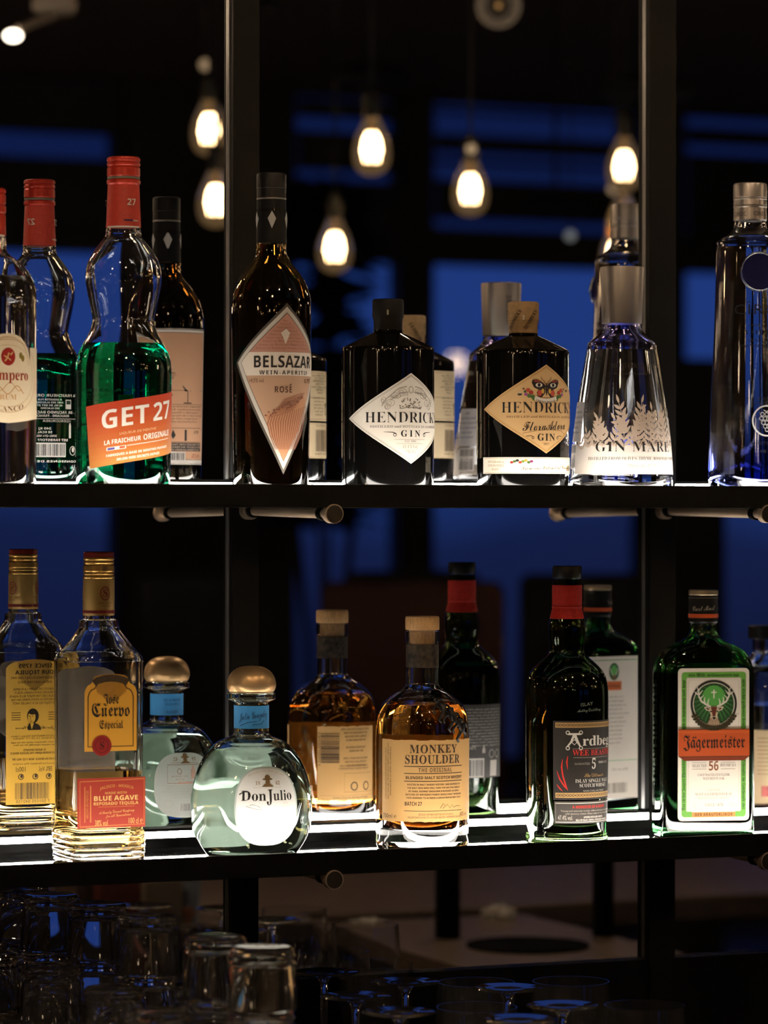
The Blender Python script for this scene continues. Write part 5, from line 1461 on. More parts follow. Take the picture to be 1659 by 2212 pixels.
# ------------------------------------------------ 1  mint liqueur (clear hourglass bottle)
def mint_bottle():
    b = Bottle(266, -0.1356, ZU, 'liqueur_bottle', 'hourglass bottle of green liqueur with red cap and tilted orange label')
    green = glass('green_mint_liqueur', (0.0, 0.36, 0.17), 1.36)
    b.vessel([(28, 405), (34, 410), (37, 492), (38, 500), (41, 513), (55, 531), (71, 555), (79.5, 576), (82, 603), (78, 633), (71, 667), (67, 693), (74, 719), (87, 743), (100, 770), (104, 800), (104, 830), (102.5, 1000), (100.5, 1040)],
             CLEARB, wall=6, base=15, level=744, liquid=green)
    cap_rings(b, [(32.5, 340), (35.6, 342), (36.4, 345), (36.2, 348.5), (34.2, 350.5), (34.2, 351.5), (36, 354), (36, 358), (34.2, 360), (34.2, 361.5), (35.6, 364), (35.8, 380.5), (34, 383), (34.2, 388.5), (36.4, 391), (36.6, 397), (33.6, 401)], REDCAP)
    cap_rings(b, [(35, 383.4), (35.4, 384.5), (35.4, 387), (35, 388)], mat('grey_ring', '#6d6a58', .5, bump=.05), 'seal_ring')
    cap_rings(b, [(33.4, 400.5), (34.2, 402), (37.6, 489), (38, 492)], REDPAPER, 'neck_sleeve')
    l = Lab()
    l.text('B', '27', 17, 446, 14, '#e8dcc8', 20)
    l.hl(1, 20, 478, 2.6, '#1b2050')
    l.hl(20, 34, 479, 2.6, '#d8ccb8')
    l.rect(-39, 490.5, 39, 494, W_, 0)
    l.text('B', '27', 90, 446, 14, '#e8dcc8', 20)
    l.text('B', '27', -70, 446, 14, '#e8dcc8', 20)
    l.ring(98, 462, 22, 24, 0.8, '#8a1c10')
    l.hl(80, 106, 479, 2.6, '#d8ccb8')
    l.build('sleeve_print', b.last, b.wrap(36, None, False, 37.8))
    u = U(266, 103)
    l = Lab()
    O, O2 = '#c2481f', '#c07a35'
    # warm band going from orange red at the top to ochre below
    tl, tr, br, bl = (u(187.5), 881), (168, 842), (165, 974), (u(195), 1014)
    n = 10
    cols = ['#b03a1b', '#b03f1c', '#b0441e', '#af4a20', '#ae5022', '#ad5624', '#ac5b26', '#ab6028', '#aa652a', '#a96a2c']
    for i in range(n):
        a, c = i / n, (i + 1) / n
        mixp = lambda p, q, t: (p[0] + (q[0] - p[0]) * t, p[1] + (q[1] - p[1]) * t)
        l.poly([mixp(tl, bl, a), mixp(tr, br, a), mixp(tr, br, c), mixp(tl, bl, c)], cols[i], 0)
    S = -0.150
    l.text('B', 'GET', 4, 922, 39, W_, 108, slope=S)
    l.text('B', '27', 97, 907, 38, W_, 62, slope=S)
    l.text('N', 'LIQUEUR DE MENTHE', 34, 935, 5, '#e3b68c', 84, slope=S)
    l.text('B', 'LA FRAICHEUR', -2, 958, 9.5, W_, 80, slope=S)
    l.text('B', 'ORIGINALE', 83, 946, 12, W_, 80, slope=S)
    l.poly([(-36, 969), (6, 963), (6, 970), (-36, 976)], W_, 1)
    l.poly([(-34, 970), (-18, 967.7), (-18, 972.5), (-34, 975)], '#4b3f86', 2)
    l.poly([(-8, 966), (4, 964.5), (4, 969), (-8, 971)], '#c04a20', 2)
    l.line([(8, 964), (120, 947)], 1.2, W_)
    l.text('B', 'FABRIQUEE A BASE DE MENTHES POIVREES', 38, 978, 5, W_, 150, slope=S)
    l.text('B', 'SELON NOS SECRETS DEPUIS', 36, 989, 5, W_, 100, slope=S)
    l.build('front_label', b.root, b.wrap(103), label='tilted orange paper label with white lettering')
    # white print straight on the glass at the back
    l = Lab()
    yb = b.yb
    l.text('B', '27, LA FRAICHEUR ORIGINALE', 0, yb(860), 6, W_, 170)
    l.rect(-46, yb(866), -30, yb(886), W_, 1)
    l.rect(-44, yb(868), -32, yb(876), '#0a2a1a', 2)
    l.para('B', ['A DEGUSTER PUR', 'AVEC DES GLACONS', '40 ML DE GET 27', 'DES GLACONS'], 8, yb(868), 6.6, 4, W_, 64)
    l.text('B', '50L - Br. Facundo Bacardi - 3', 0, yb(896), 6, W_, 150)
    l.text('B', 'Beaucaire - FRANCE', 0, yb(903), 5, W_, 80)
    l.hl(-75, 75, yb(907), 1, W_)
    l.text('N', 'LIQUEUR/LICOR/LIKEUR', -10, yb(914), 5, W_, 70)
    l.text('B', '240 KJ', 20, yb(930), 5, W_, 30)
    l.text('B', '58 KCAL', 20, yb(938), 5, W_, 34)
    l.text('B', '30ML=21% VOL', 16, yb(946), 5, W_, 48)
    l.rect(-46, yb(920), -40, yb(948), W_, 1)
    l.rect(-45, yb(916), -41, yb(921), W_, 1)
    l.text('B', 'MIT FARBSTOFF', 0, yb(955), 5.5, W_, 74)
    l.barcode(-28, yb(961), 44, yb(986), K_, seed=9)
    l.ring(-52, yb(975), 9, 10, 1.6, W_)
    l.ell(-53, yb(973), 4, 6, W_, 2)
    l.text('B', 'CONSIGNES DE TRI', 0, yb(1000), 4.5, W_, 130)
    l.build('back_print', b.root, b.wrap(103, PI), label='white lettering printed on the back of the glass')


# ------------------------------------------------ 2  rum (cut off at the left edge)
def rum_bottle():
    b = Bottle(-25, -0.135, ZU, 'rum_bottle', 'clear rum bottle with red cap and cream label, cut off by the left edge', yref=1000)
    b.vessel([(28, 470), (33, 475), (37, 510), (38, 537), (41, 545), (49, 553), (63, 563), (78, 577), (90, 593), (97, 608), (101, 622), (103, 640), (103, 660), (103, 660), (103, 900), (102, 1040)], CLEARB, wall=6, base=14, level=600, liquid=WATER)
    cap_rings(b, [(33, 407), (36.4, 409), (37.4, 412), (37.2, 416), (35, 418), (35, 419), (37, 421.5), (37, 440), (35, 442), (35.2, 444), (37.4, 446.5), (37.4, 459), (34.6, 462), (36.5, 466), (37.5, 508), (37, 510)], REDCAP)
    l = Lab()
    l.rect(-40, 508.5, 40, 513, W_, 0)
    l.build('sleeve_edge', b.last, b.wrap(37, None, False, 38))
    u = U(-25, 103)
    l = Lab()
    c = 43
    CR = '#efdcb8'
    top = [(c + 62 * math.cos(t), 790 - 66 * math.sin(t)) for t in [PI * k / 16 for k in range(17)]]
    pts = [(c + 108, 753), (c + 108, 905), (c + 70, 908), (c + 30, 913), (c, 916), (c - 30, 913), (c - 70, 908), (c - 108, 905), (c - 108, 753)] + [(c - 62, 753)] + top[::-1][0:] + [(c + 62, 753)]
    l.poly(pts, CR, 0)
    l.line([(c + 55 * math.cos(t), 792 - 60 * math.sin(t)) for t in [PI * k / 18 for k in range(19)]], 1.2, '#b08c5a')
    l.line([(c + 85 * math.cos(t), 815 - 78 * math.sin(t)) for t in [2 * PI * k / 48 - PI / 2 for k in range(49)]], 1.2, '#c79a60')
    l.line([(c + 72 * math.cos(t), 815 - 66 * math.sin(t)) for t in [2 * PI * k / 48 - PI / 2 for k in range(49)]], 0.8, '#c79a60')
    l.ell(c, 774, 16.5, 19, '#8f1a14', 1)
    l.line([(c - 8, 784), (c - 2, 776), (c + 1, 766), (c + 6, 770), (c + 10, 764)], 3, '#d8b070', 2)
    l.line([(c - 10, 772), (c - 2, 776), (c + 6, 782)], 2.6, '#d8b070', 2)
    for dx, dy in ((31, 771), (37, 777), (-31, 771), (-37, 777)):
        l.ell(c + dx, dy, 4.6, 7, '#7d6a22', 1)
    l.text('S', 'Pampero', c, 824, 22, '#8f2a14', 108)
    l.line([(c - 36 + 4 * k, 845 - 9 * math.sin(k * .55)) for k in range(20)], 1.8, '#c08a50')
    l.line([(c - 30 + 4 * k, 838 + 9 * math.sin(k * .55)) for k in range(17)], 1.3, '#c08a50')
    l.text('L', 'RUM', c, 866, 11, '#c08a50', 40)
    l.text('L', 'BLANCO', c, 884, 10, '#7a4a2a', 78, arc=-7)
    l.build('front_label', b.root, b.wrap(103), label='cream paper label with a red medallion')


# ------------------------------------------------ 3  aperitif wine (tall brown bottle)
def aperitif_bottle():
    b = Bottle(586, -0.155, ZU, 'aperitif_bottle', 'tall dark brown bottle with a pointed pink diamond label', yref=800)
    brown = glass('dark_brown_glass', (0.42, 0.31, 0.15), 1.5)
    wine = mat('dark_wine_liquid', (0.004, 0.002, 0.001), 0.1, spec=0.2)
    b.vessel([(26, 432), (31.5, 436), (32.5, 527), (34, 548), (37, 558), (44, 569), (61, 590), (74, 611), (82.5, 634), (86, 655), (87, 675), (87, 690), (86, 720), (83.5, 900), (81, 1040)], brown, wall=7, base=16, level=648, liquid=wine)
    cap_rings(b, [(28, 374.5), (31.5, 376), (32.4, 379), (32.4, 407), (31.6, 408), (31.8, 410), (31.8, 429)], BLKCAP)
    cap_rings(b, [(31.8, 428.4), (32.4, 429.4), (32.4, 431.4), (31.6, 432)], mat('thin_silver_ring', '#8d8983', .35, .8, bump=.03), 'cap_ring')
    cap_rings(b, [(31, 431.8), (31.8, 433), (33, 526), (32, 527)], mat('black_neck_capsule', (0.0035, 0.003, 0.003), .5, 0, .15, bump=.08, bscale=300), 'neck_capsule')
    l = Lab()
    for a in range(-2, 4):
        c = 1 + a * 41
        l.poly([(c, 458), (c + 9, 474), (c, 496), (c - 9, 474)], '#b9b4ad', 0)
    l.build('neck_diamonds', b.last, b.wrap(33, None, False, 33.2))
    l = Lab(4)
    uc = 30

    def kite(g):
        return [(uc + 3, 667 + g * 1.55), (uc + 112 - g * 1.35, 786), (uc - 3, 1015 - g * 2.1), (uc - 112 + g * 1.35, 786)]
    PK = '#b07f6c'
    l.poly(kite(-5), '#4a443c', 0)
    l.poly(kite(0), '#cfc8bc', 1)
    l.poly(kite(8), '#3a2a22', 2)
    in_ = kite(9.2)
    l.poly(in_, PK, 3)

    def ux(y, side):
        t, r_, bo, le = in_
        e = r_ if side > 0 else le
        if y < 786:
            return t[0] + (e[0] - t[0]) * (y - t[1]) / (786 - t[1])
        return e[0] + (bo[0] - e[0]) * (y - 786) / (bo[1] - 786)
    l.poly([(ux(764, -1), 764), (ux(764, 1), 764), (ux(786, 1), 786), (ux(814, 1), 814), (ux(814, -1), 814), (ux(786, -1), 786)], '#e9dccb', 4)
    l.poly([(ux(814, -1), 814), (ux(814, 1), 814), (in_[2][0], in_[2][1])], '#c39c7e', 4)
    l.poly([(uc + 1, 714), (uc + 10, 723), (uc, 747), (uc - 10, 723)], '#e2d3c2', 5)
    for i in range(9):
        y = 698 + i * 7.4
        hw = min(ux(y, 1) - uc, uc - ux(y, -1)) - 6
        l.text('C', 'Sommer am Garten und Trauben im Weinberg'[:8 + 4 * i], uc, y, 4.0, '#8d5a48', max(6, hw * 2 - 4), lay=4 if i not in (3, 4, 5) else 4)
    l.text('B', 'BELSAZAR', uc + 3, 797, 25, '#1a1714', 145, lay=6)
    l.text('B', 'WEIN-APERITIF', uc + 3, 812, 8.5, '#1a1714', 116, lay=6, sp=30)
    l.text('N', '14.5% vol', uc - 62, 829, 8.5, '#5a3a2a', 34, lay=6)
    l.text('N', '0,75l', uc + 62, 829, 8.5, '#5a3a2a', 26, lay=6)
    l.text('B', 'ROSE', uc - 4, 850.5, 13, '#4a2f26', 40, lay=6, sp=14)
    l.line([(uc + 10, 835.5), (uc + 14, 832)], 2, '#4a2f26', 6)
    # vineyard rows on a slope
    DK = '#8a5540'
    l.poly([(uc - 42, 898), (uc - 28, 892), (uc - 8, 886), (uc + 12, 880), (uc + 34, 868), (uc + 48, 856), (ux(872, 1) - 3, 872), (uc + 34, 930), (uc + 14, 962), (uc - 3, 996), (uc - 30, 945), (uc - 36, 922)], '#bf8a66', 5)
    for i in range(17):
        x0 = uc - 38 + i * 5.6
        pts = [(x0 + 5, 903 - i * 1.6), (x0, 918 - i * .8), (x0 * .8 + (uc - 4) * .2 - 1, 942), (x0 * .5 + (uc - 4) * .5, 972)]
        l.line(pts, [1.6, 2.2, 1.9, 1.1], DK, 6)
    for i in range(9):
        l.line([(uc - 36 + i * 4, 903 - i * 4.6), (uc - 10 + i * 5, 897 - i * 5.2), (uc + 20 + i * 4, 886 - i * 4.4)], 1.4, DK, 6)
    rn = random.Random(8)
    for i in range(34):
        t_ = rn.random()
        l.ell(uc - 40 + t_ * 84 + rn.uniform(-4, 4), 900 - t_ * 44 + rn.uniform(-5, 9), rn.uniform(1.6, 3.6), rn.uniform(1.2, 2.2), '#7a4c3a', 7, 10)
    l.build('front_label', b.root, b.wrap(84), 12, label='pink kite-shaped label with a pale border', metal=())
    l = Lab(4)
    yb = b.yb
    BP = '#d3a07c'
    y0, y1 = yb(717), yb(1001)
    l.rect(-88, y0 - 4, 88, y1 + 4, '#8c857c', 0)
    l.rect(-86, y0, 86, y1, '#ece4d8', 0.5)
    l.rect(-82, y0 + 5, 82, y1 - 7, K_, 1)
    l.rect(-81, y0 + 6, 81, y1 - 8, BP, 1.5)
    l.text('B', 'BELSAZAR', -2, yb(740), 11, K_, 66, lay=2, sp=12)
    tx = ['Winzer sagen, dass guter Wein wachsen muss.', 'Wir sagen: Wein und Kraeuter ergeben mehr.', 'Unser Rose ist aromatisch, fruchtig und frisch,', 'Grapefruit und Himbeeren, floral und klar.', 'Perfekt gekuehlt auf Eis oder als Tonic.', 'Ein Aperitif aus Deutschland, handgemacht', 'mit Weinen aus Baden und feinsten', 'Obstbraenden. Gelagert im Steinzeugfass.', 'Serviervorschlag']
    l.para('N', tx, 0, yb(749), 8.2, 4.2, '#3a2418', 148, lay=2)
    l.text('N', 'PERFECT SERVE', -8, yb(813), 5, K_, 50)
    gx = -22 + 0
    l.poly([(gx - 13, yb(822)), (gx + 13, yb(822)), (gx + 14, yb(836)), (gx + 8, yb(848)), (gx - 8, yb(848)), (gx - 14, yb(836))], '#2a1d18', 2)
    l.line([(gx, yb(848)), (gx, yb(872))], 2, '#2a1d18', 2)
    l.hl(gx - 11, gx + 11, yb(873), 2.4, '#2a1d18', 2)
    for i, yy in enumerate((827, 832, 837, 842)):
        l.hl(gx - 10, gx + 10, yb(yy), 1, '#d8b090', 3)
    l.para('N', ['ROSE & TONIC', '5 cl Rose', '10 cl Tonic', 'Eis, Beeren'], 38, yb(822), 13, 5.5, K_, 50, lay=2)
    for yy in (815, 846, 876):
        l.hl(-76, 76, yb(yy), .8, K_, 2)
    l.para('N', ['Weinhaltiges Getraenk aus Wein, Zucker,', 'Kraeuterextrakten. Enthaelt Sulfite.', 'Hergestellt in Deutschland fuer', 'den Vertrieb in der Europaeischen Union.', 'Kuehl lagern, nach dem Oeffnen', 'im Kuehlschrank aufbewahren.'], 0, yb(882), 7, 4, '#3a2418', 146, lay=2)
    l.rect(-72, yb(926), 72, yb(957), K_, 2)
    l.rect(-71, yb(927), 71, yb(956), BP, 2.5)
    l.text('B', '0%', -50, yb(938), 7, K_, 20, lay=3)
    l.rect(-20, yb(930), -14, yb(954), K_, 3)
    l.poly([(14, yb(930)), (20, yb(942)), (14, yb(950)), (8, yb(942))], K_, 3)
    l.ring(50, yb(936), 8, 8, 1.4, K_, 3)
    l.ring(50, yb(949), 6, 5, 1.4, K_, 3)
    l.rect(-72, yb(958), 72, yb(976), '#2a1d18', 2)
    l.para('N', ['MIT FREUDE UND MASS GENIESSEN', 'BITTE NICHT AN PERSONEN UNTER', 'ACHTZEHN JAHREN WEITERGEBEN'], 0, yb(963.5), 6, 3.6, '#e3c8ac', 136, lay=3)
    l.barcode(-14, yb(980), 64, yb(995), K_, lay=3, seed=21, pad='#efe6da')
    l.text('N', '14,5%', -52, yb(990), 9, '#7a3a24', 34, lay=3)
    l.build('back_label', b.root, b.wrap(84, PI), 0, label='tall pink back label with small print')


# ------------------------------------------------ 4, 5  two black apothecary gin bottles
def apothecary(xa, Y, lab, tan):
    b = Bottle(xa, Y, ZU, 'gin_bottle', lab, 'bottle', None, 0.0, 850)
    dy = 0 if not tan else 6.5
    b.vessel([(25, 697 + dy), (30, 700 + dy), (30.5, 712 + dy), (32, 719 + dy), (32, 719 + dy), (62, 733 + dy), (92, 748 + dy), (98, 751.5 + dy), (99.5, 755 + dy), (100, 760 + dy), (100, 790 + dy), (100, 900), (99, 1040)], BLKGLASS, wall=8, base=10)
    if not tan:
        cap_rings(b, [(30, 646.5), (33, 648), (34, 651), (34, 684), (32, 690), (31.2, 694), (31.2, 712), (30, 715)], mat('black_paper_seal', (0.006, 0.005, 0.0045), .55, 0, .2, bump=.15, bscale=200))
        l = Lab()
        l.rect(-2.4, 671, 1.2, 682, '#9a948a', 1)
        l.build('seal_mark', b.last, b.wrap(34, None, False, 34))
    else:
        cap_rings(b, [(30, 652.5), (33, 654), (34, 657), (34, 691), (33.4, 697), (31.4, 702), (31.6, 719), (30.5, 721)], mat('tan_paper_seal', (0.36, 0.215, 0.088), .6, bump=.15, bscale=200, vary=.15))
        l = Lab()
        for u0 in (-88, -54, -20, 16, 52, 88):
            l.text('S', "HENDRICK'S", u0 + 4, 694, 8, '#1c130c', 48, 'c', rot=57, lay=1)
        l.rect(-1, 682, 2.6, 693, '#d8cbb4', 2)
        l.hl(-50, 50, 693.5, .6, '#7a5a34', 1)
        l.build('seal_print', b.last, b.wrap(34, None, False, 34.3))
    l = Lab()
    uc = 51
    if not tan:
        cy, hw, hh, PC, BO = 906, 148, 97, '#ece4d6', '#5a5046'
    else:
        cy, hw, hh, PC, BO = 886, 148, 95, '#d3aa74', '#6a4a24'
    dia = lambda g: [(uc, cy - hh + g * .75), (uc + hw - g, cy), (uc, cy + hh - g * .75), (uc - hw + g, cy)]
    l.poly(dia(0), PC, 0)
    l.line(dia(6), 0.9 if not tan else 1.6, BO if not tan else '#a67c3c', 1, True)
    l.line(dia(9.5), 0.6, BO if not tan else '#a67c3c', 1, True)
    if not tan:
        GR = '#8c8478'
        for sgn in (-1, 1):
            for (ox, oy, a, b2) in ((46, 873, 9, 7), (52, 881, 6, 6), (34, 858, 10, 6), (20, 848, 9, 5), (60, 868, 5, 7)):
                l.ring(uc + sgn * ox, oy, a, b2, .8, GR, 1, 18)
                l.ring(uc + sgn * (ox + 2), oy + 1, a * .5, b2 * .5, .8, GR, 1, 14)
            l.line([(uc + sgn * 10, 838), (uc + sgn * 28, 842), (uc + sgn * 44, 856), (uc + sgn * 56, 866), (uc + sgn * 64, 880)], 1.6, GR)
            l.line([(uc + sgn * 6, 850), (uc + sgn * 24, 852), (uc + sgn * 38, 862), (uc + sgn * 46, 868)], 1.4, GR)
        l.text('L', 'SMALL BATCH', uc - 27, 861, 5.5, GR, 40, slope=-.18)
        l.text('L', 'PRODUCT', uc + 27, 857, 5.5, GR, 34, slope=.18)
        l.ring(uc, 845, 5, 7, 1.2, GR)
        rnd = random.Random(5)
        for i in range(46):
            a = rnd.uniform(0, PI)
            q = rnd.uniform(4, 24)
            l.ell(uc + q * 1.15 * math.cos(a), 884 - q * 1.0 * math.sin(a), 1.6, 1.2, '#5f574c', 2, 8)
        l.line([(uc - 26, 886), (uc - 10, 883), (uc + 10, 883), (uc + 26, 886)], 1.2, '#5f574c')
        l.text('L', "HENDRICK'S", uc + 1, 915, 22, '#141210', 206)
        l.text('S', 'DISTILLED and BOTTLED IN SCOTLAND', uc, 926, 4.6, '#8c857c', 180)
        l.text('S', 'GIN', uc, 945, 13.5, '#141210', 48, sp=40)
        for sgn in (-1, 1):
            l.line([(uc + sgn * 34, 939), (uc + sgn * 40, 936), (uc + sgn * 60, 935)], [3, 1.8, .6], '#3a352e')
            l.ring(uc + sgn * 36, 941, 3, 3.4, 1.4, '#3a352e', 1, 14)
        l.hl(uc - 38, uc + 38, 951, .8, '#b0a898')
        l.text('L', 'EST. 1886', uc - 1, 957, 4.4, '#8c857c', 27)
        l.hl(uc - 32, uc + 32, 960, .7, '#b0a898')
        l.text('L', '41.4 % Vol.', uc - 1, 970, 7, '#a49a8a', 38)
        l.text('L', '70 cl e', uc, 981, 7, '#a49a8a', 26)
    else:
        # butterfly over a floral swag
        by = 836
        for sgn in (-1, 1):
            l.poly([(uc, by + 2), (uc + sgn * 8, by - 6), (uc + sgn * 22, by - 13), (uc + sgn * 31, by - 12), (uc + sgn * 33, by - 6), (uc + sgn * 28, by + 4), (uc + sgn * 20, by + 8), (uc + sgn * 6, by + 7)], '#1c1413', 2)
            l.poly([(uc + sgn * 2, by + 6), (uc + sgn * 18, by + 8), (uc + sgn * 22, by + 16), (uc + sgn * 18, by + 24), (uc + sgn * 10, by + 25), (uc + sgn * 3, by + 16)], '#2a1713', 2)
            l.ell(uc + sgn * 15.5, by + 16, 5, 6.5, '#a5422f', 3, 14)
            l.ell(uc + sgn * 8.5, by + 12, 3.4, 5.5, '#b08a3a', 3, 14)
            l.ell(uc + sgn * 17, by - 1, 7.6, 4.6, '#d9cdb8', 3, 16)
            l.ell(uc + sgn * 17, by - 1, 3.4, 3.8, '#14110f', 4, 14)
            l.poly([(uc + sgn * 12, by - 9), (uc + sgn * 26, by - 12), (uc + sgn * 29, by - 8), (uc + sgn * 18, by - 6.5)], '#7a2c22', 3)
            l.line([(uc + sgn * 1.5, by - 3), (uc + sgn * 6, by - 10), (uc + sgn * 11, by - 14), (uc + sgn * 12, by - 18)], 1.2, '#3a1d18', 2)
            for (fx_, fy_, c, r_) in ((34, 851, '#8f2a22', 5), (41, 846, '#a33a2a', 4.5), (38, 858, '#47602c', 5), (45, 855, '#8a3f7a', 3.8), (31, 860, '#3c5528', 4.6), (47, 849, '#2e4a24', 3), (28, 865, '#47602c', 4), (50, 843, '#5a3a28', 2.4)):
                l.ell(uc + sgn * fx_, fy_, r_, r_ * .85, c, 2, 10)
        l.ell(uc, by + 8, 1.9, 14, '#14100f', 4, 14)
        l.line([(uc - 26, 862), (uc - 14, 867), (uc, 868.5), (uc + 14, 867), (uc + 26, 862)], 9, '#d9cdb8', 3)
        l.text('S', 'LIMITED RELEASE', uc, 869.5, 4.4, '#2a1d14', 46, arc=-4.5, lay=4)
        for dx, dy, c in ((-58, 855, '#2c231c'), (62, 846, '#2c231c')):
            l.ell(uc + dx, dy, 5, 2.6, c, 2, 12)
            l.ell(uc + dx - 2, dy - 3.5, 4, 2, '#c9b48c', 2, 10)
            l.ell(uc + dx + 3, dy - 3.5, 4, 2, '#c9b48c', 2, 10)
        l.text('L', "HENDRICK'S", uc + 1, 894, 22.5, '#17120e', 200)
        l.text('L', 'DISTILLED and BOTTLED IN SCOTLAND', uc + 2, 905, 4.4, '#5a4024', 178)
        l.text('C', 'FloraAdora', uc + 2, 931, 19, '#17120e', 112, slope=-.04)
        l.line([(uc - 52, 938), (uc - 20, 932), (uc + 10, 930), (uc + 42, 932), (uc + 56, 940)], 1, '#7a5a2c')
        l.text('S', 'GIN', uc + 1, 953.5, 14.5, '#17120e', 44, sp=14)
        for sgn in (-1, 1):
            l.line([(uc + sgn * 28, 946), (uc + sgn * 34, 943), (uc + sgn * 44, 944)], 1.2, '#3a2a18')
            l.ring(uc + sgn * 30, 947.5, 2.4, 2.6, 1.1, '#3a2a18', 1, 12)
        l.text('L', '2021', uc, 963, 4, '#5a4024', 14)
        # straight strip label at the foot
        l.rect(U(xa, 99)(1046), 989, 210, 1024, '#ece1cc', 0)
        l.line([(U(xa, 99)(1048), 991), (206, 991), (206, 1022), (U(xa, 99)(1048), 1022)], .8, '#9a7a4a', 1, True)
        l.para('L', ['INFUSED with an', 'ENTICING FLORAL', 'BOUQUET'], -62, 1001, 8, 4.6, '#7a5a34', 42)
        l.text('C', 'From our Cabinet of Curiosities', 70, 1015, 8.5, '#6a5a48', 150, slope=-.02)
        for i, c in enumerate(('#8f2a22', '#47602c', '#2e2a22', '#a33a2a', '#6a7a30', '#b08a3a', '#47602c', '#7a2c5a')):
            l.ell(-24 + i * 6, 1000 - (i % 3) * 2, 3.8, 2.8, c, 2, 10)
            l.ell(120 + (i % 4) * 5, 1016 - (i % 3) * 4, 3, 2.4, c, 2, 10)
    l.build('front_label', b.root, b.wrap(99.5, None, False, 100), label='%s diamond label' % ('tan' if tan else 'white'))
    # cream back label in two pieces
    l = Lab()
    yb = b.yb
    BK = '#e6cfa6'
    l.rect(-104, yb(804), 104, yb(911), BK, 0)
    l.line([(-100, yb(808)), (100, yb(808)), (100, yb(907)), (-100, yb(907))], 1, '#7a6244', 1, True)
    l.rect(-104, yb(915), 104, yb(991), BK, 0)
    l.line([(-100, yb(918)), (100, yb(918)), (100, yb(988)), (-100, yb(988))], .8, '#b49a70', 1, True)
    tx = ['A MOST CURIOUS and', 'DELIGHTFUL GIN', 'INFUSED WITH ROSE', 'AND CUCUMBER', 'made in small batches', 'IN AYRSHIRE', 'by hand']
    for uu in (-62, 30):
        l.para('L', tx, uu, yb(816), 6.5, 5, '#4a3a24', 66)
        l.para('L', ['Serve with tonic', 'over cubed ice', 'in a tall glass', 'garnished with', 'three slices', 'of cucumber'], uu + 4, yb(864), 7.6, 5, '#4a3a24', 46)
    l.hl(-98, 98, yb(861), .9, '#4a3a24')
    for uu in (-90, 84):
        l.poly([(uu - 5, yb(872)), (uu + 5, yb(872)), (uu + 4, yb(898)), (uu - 4, yb(898))], '#3a2c1c', 2)
        l.rect(uu - 3, yb(880), uu + 3, yb(896), '#a89878', 3)
    for uu in (-70, 44):
        l.text('L', 'PLEASE RECYCLE', uu, yb(923), 4.4, '#4a3a24', 50)
        l.barcode(uu - 34, yb(930), uu + 26, yb(976), '#3a2a1c', 2, seed=31, pad=None)
        l.text('N', '5 010327 755014', uu - 4, yb(984), 5, '#4a3a24', 62)
    l.build('back_label', b.root, b.wrap(99.5, PI, False, 100), label='cream back label in two pieces')


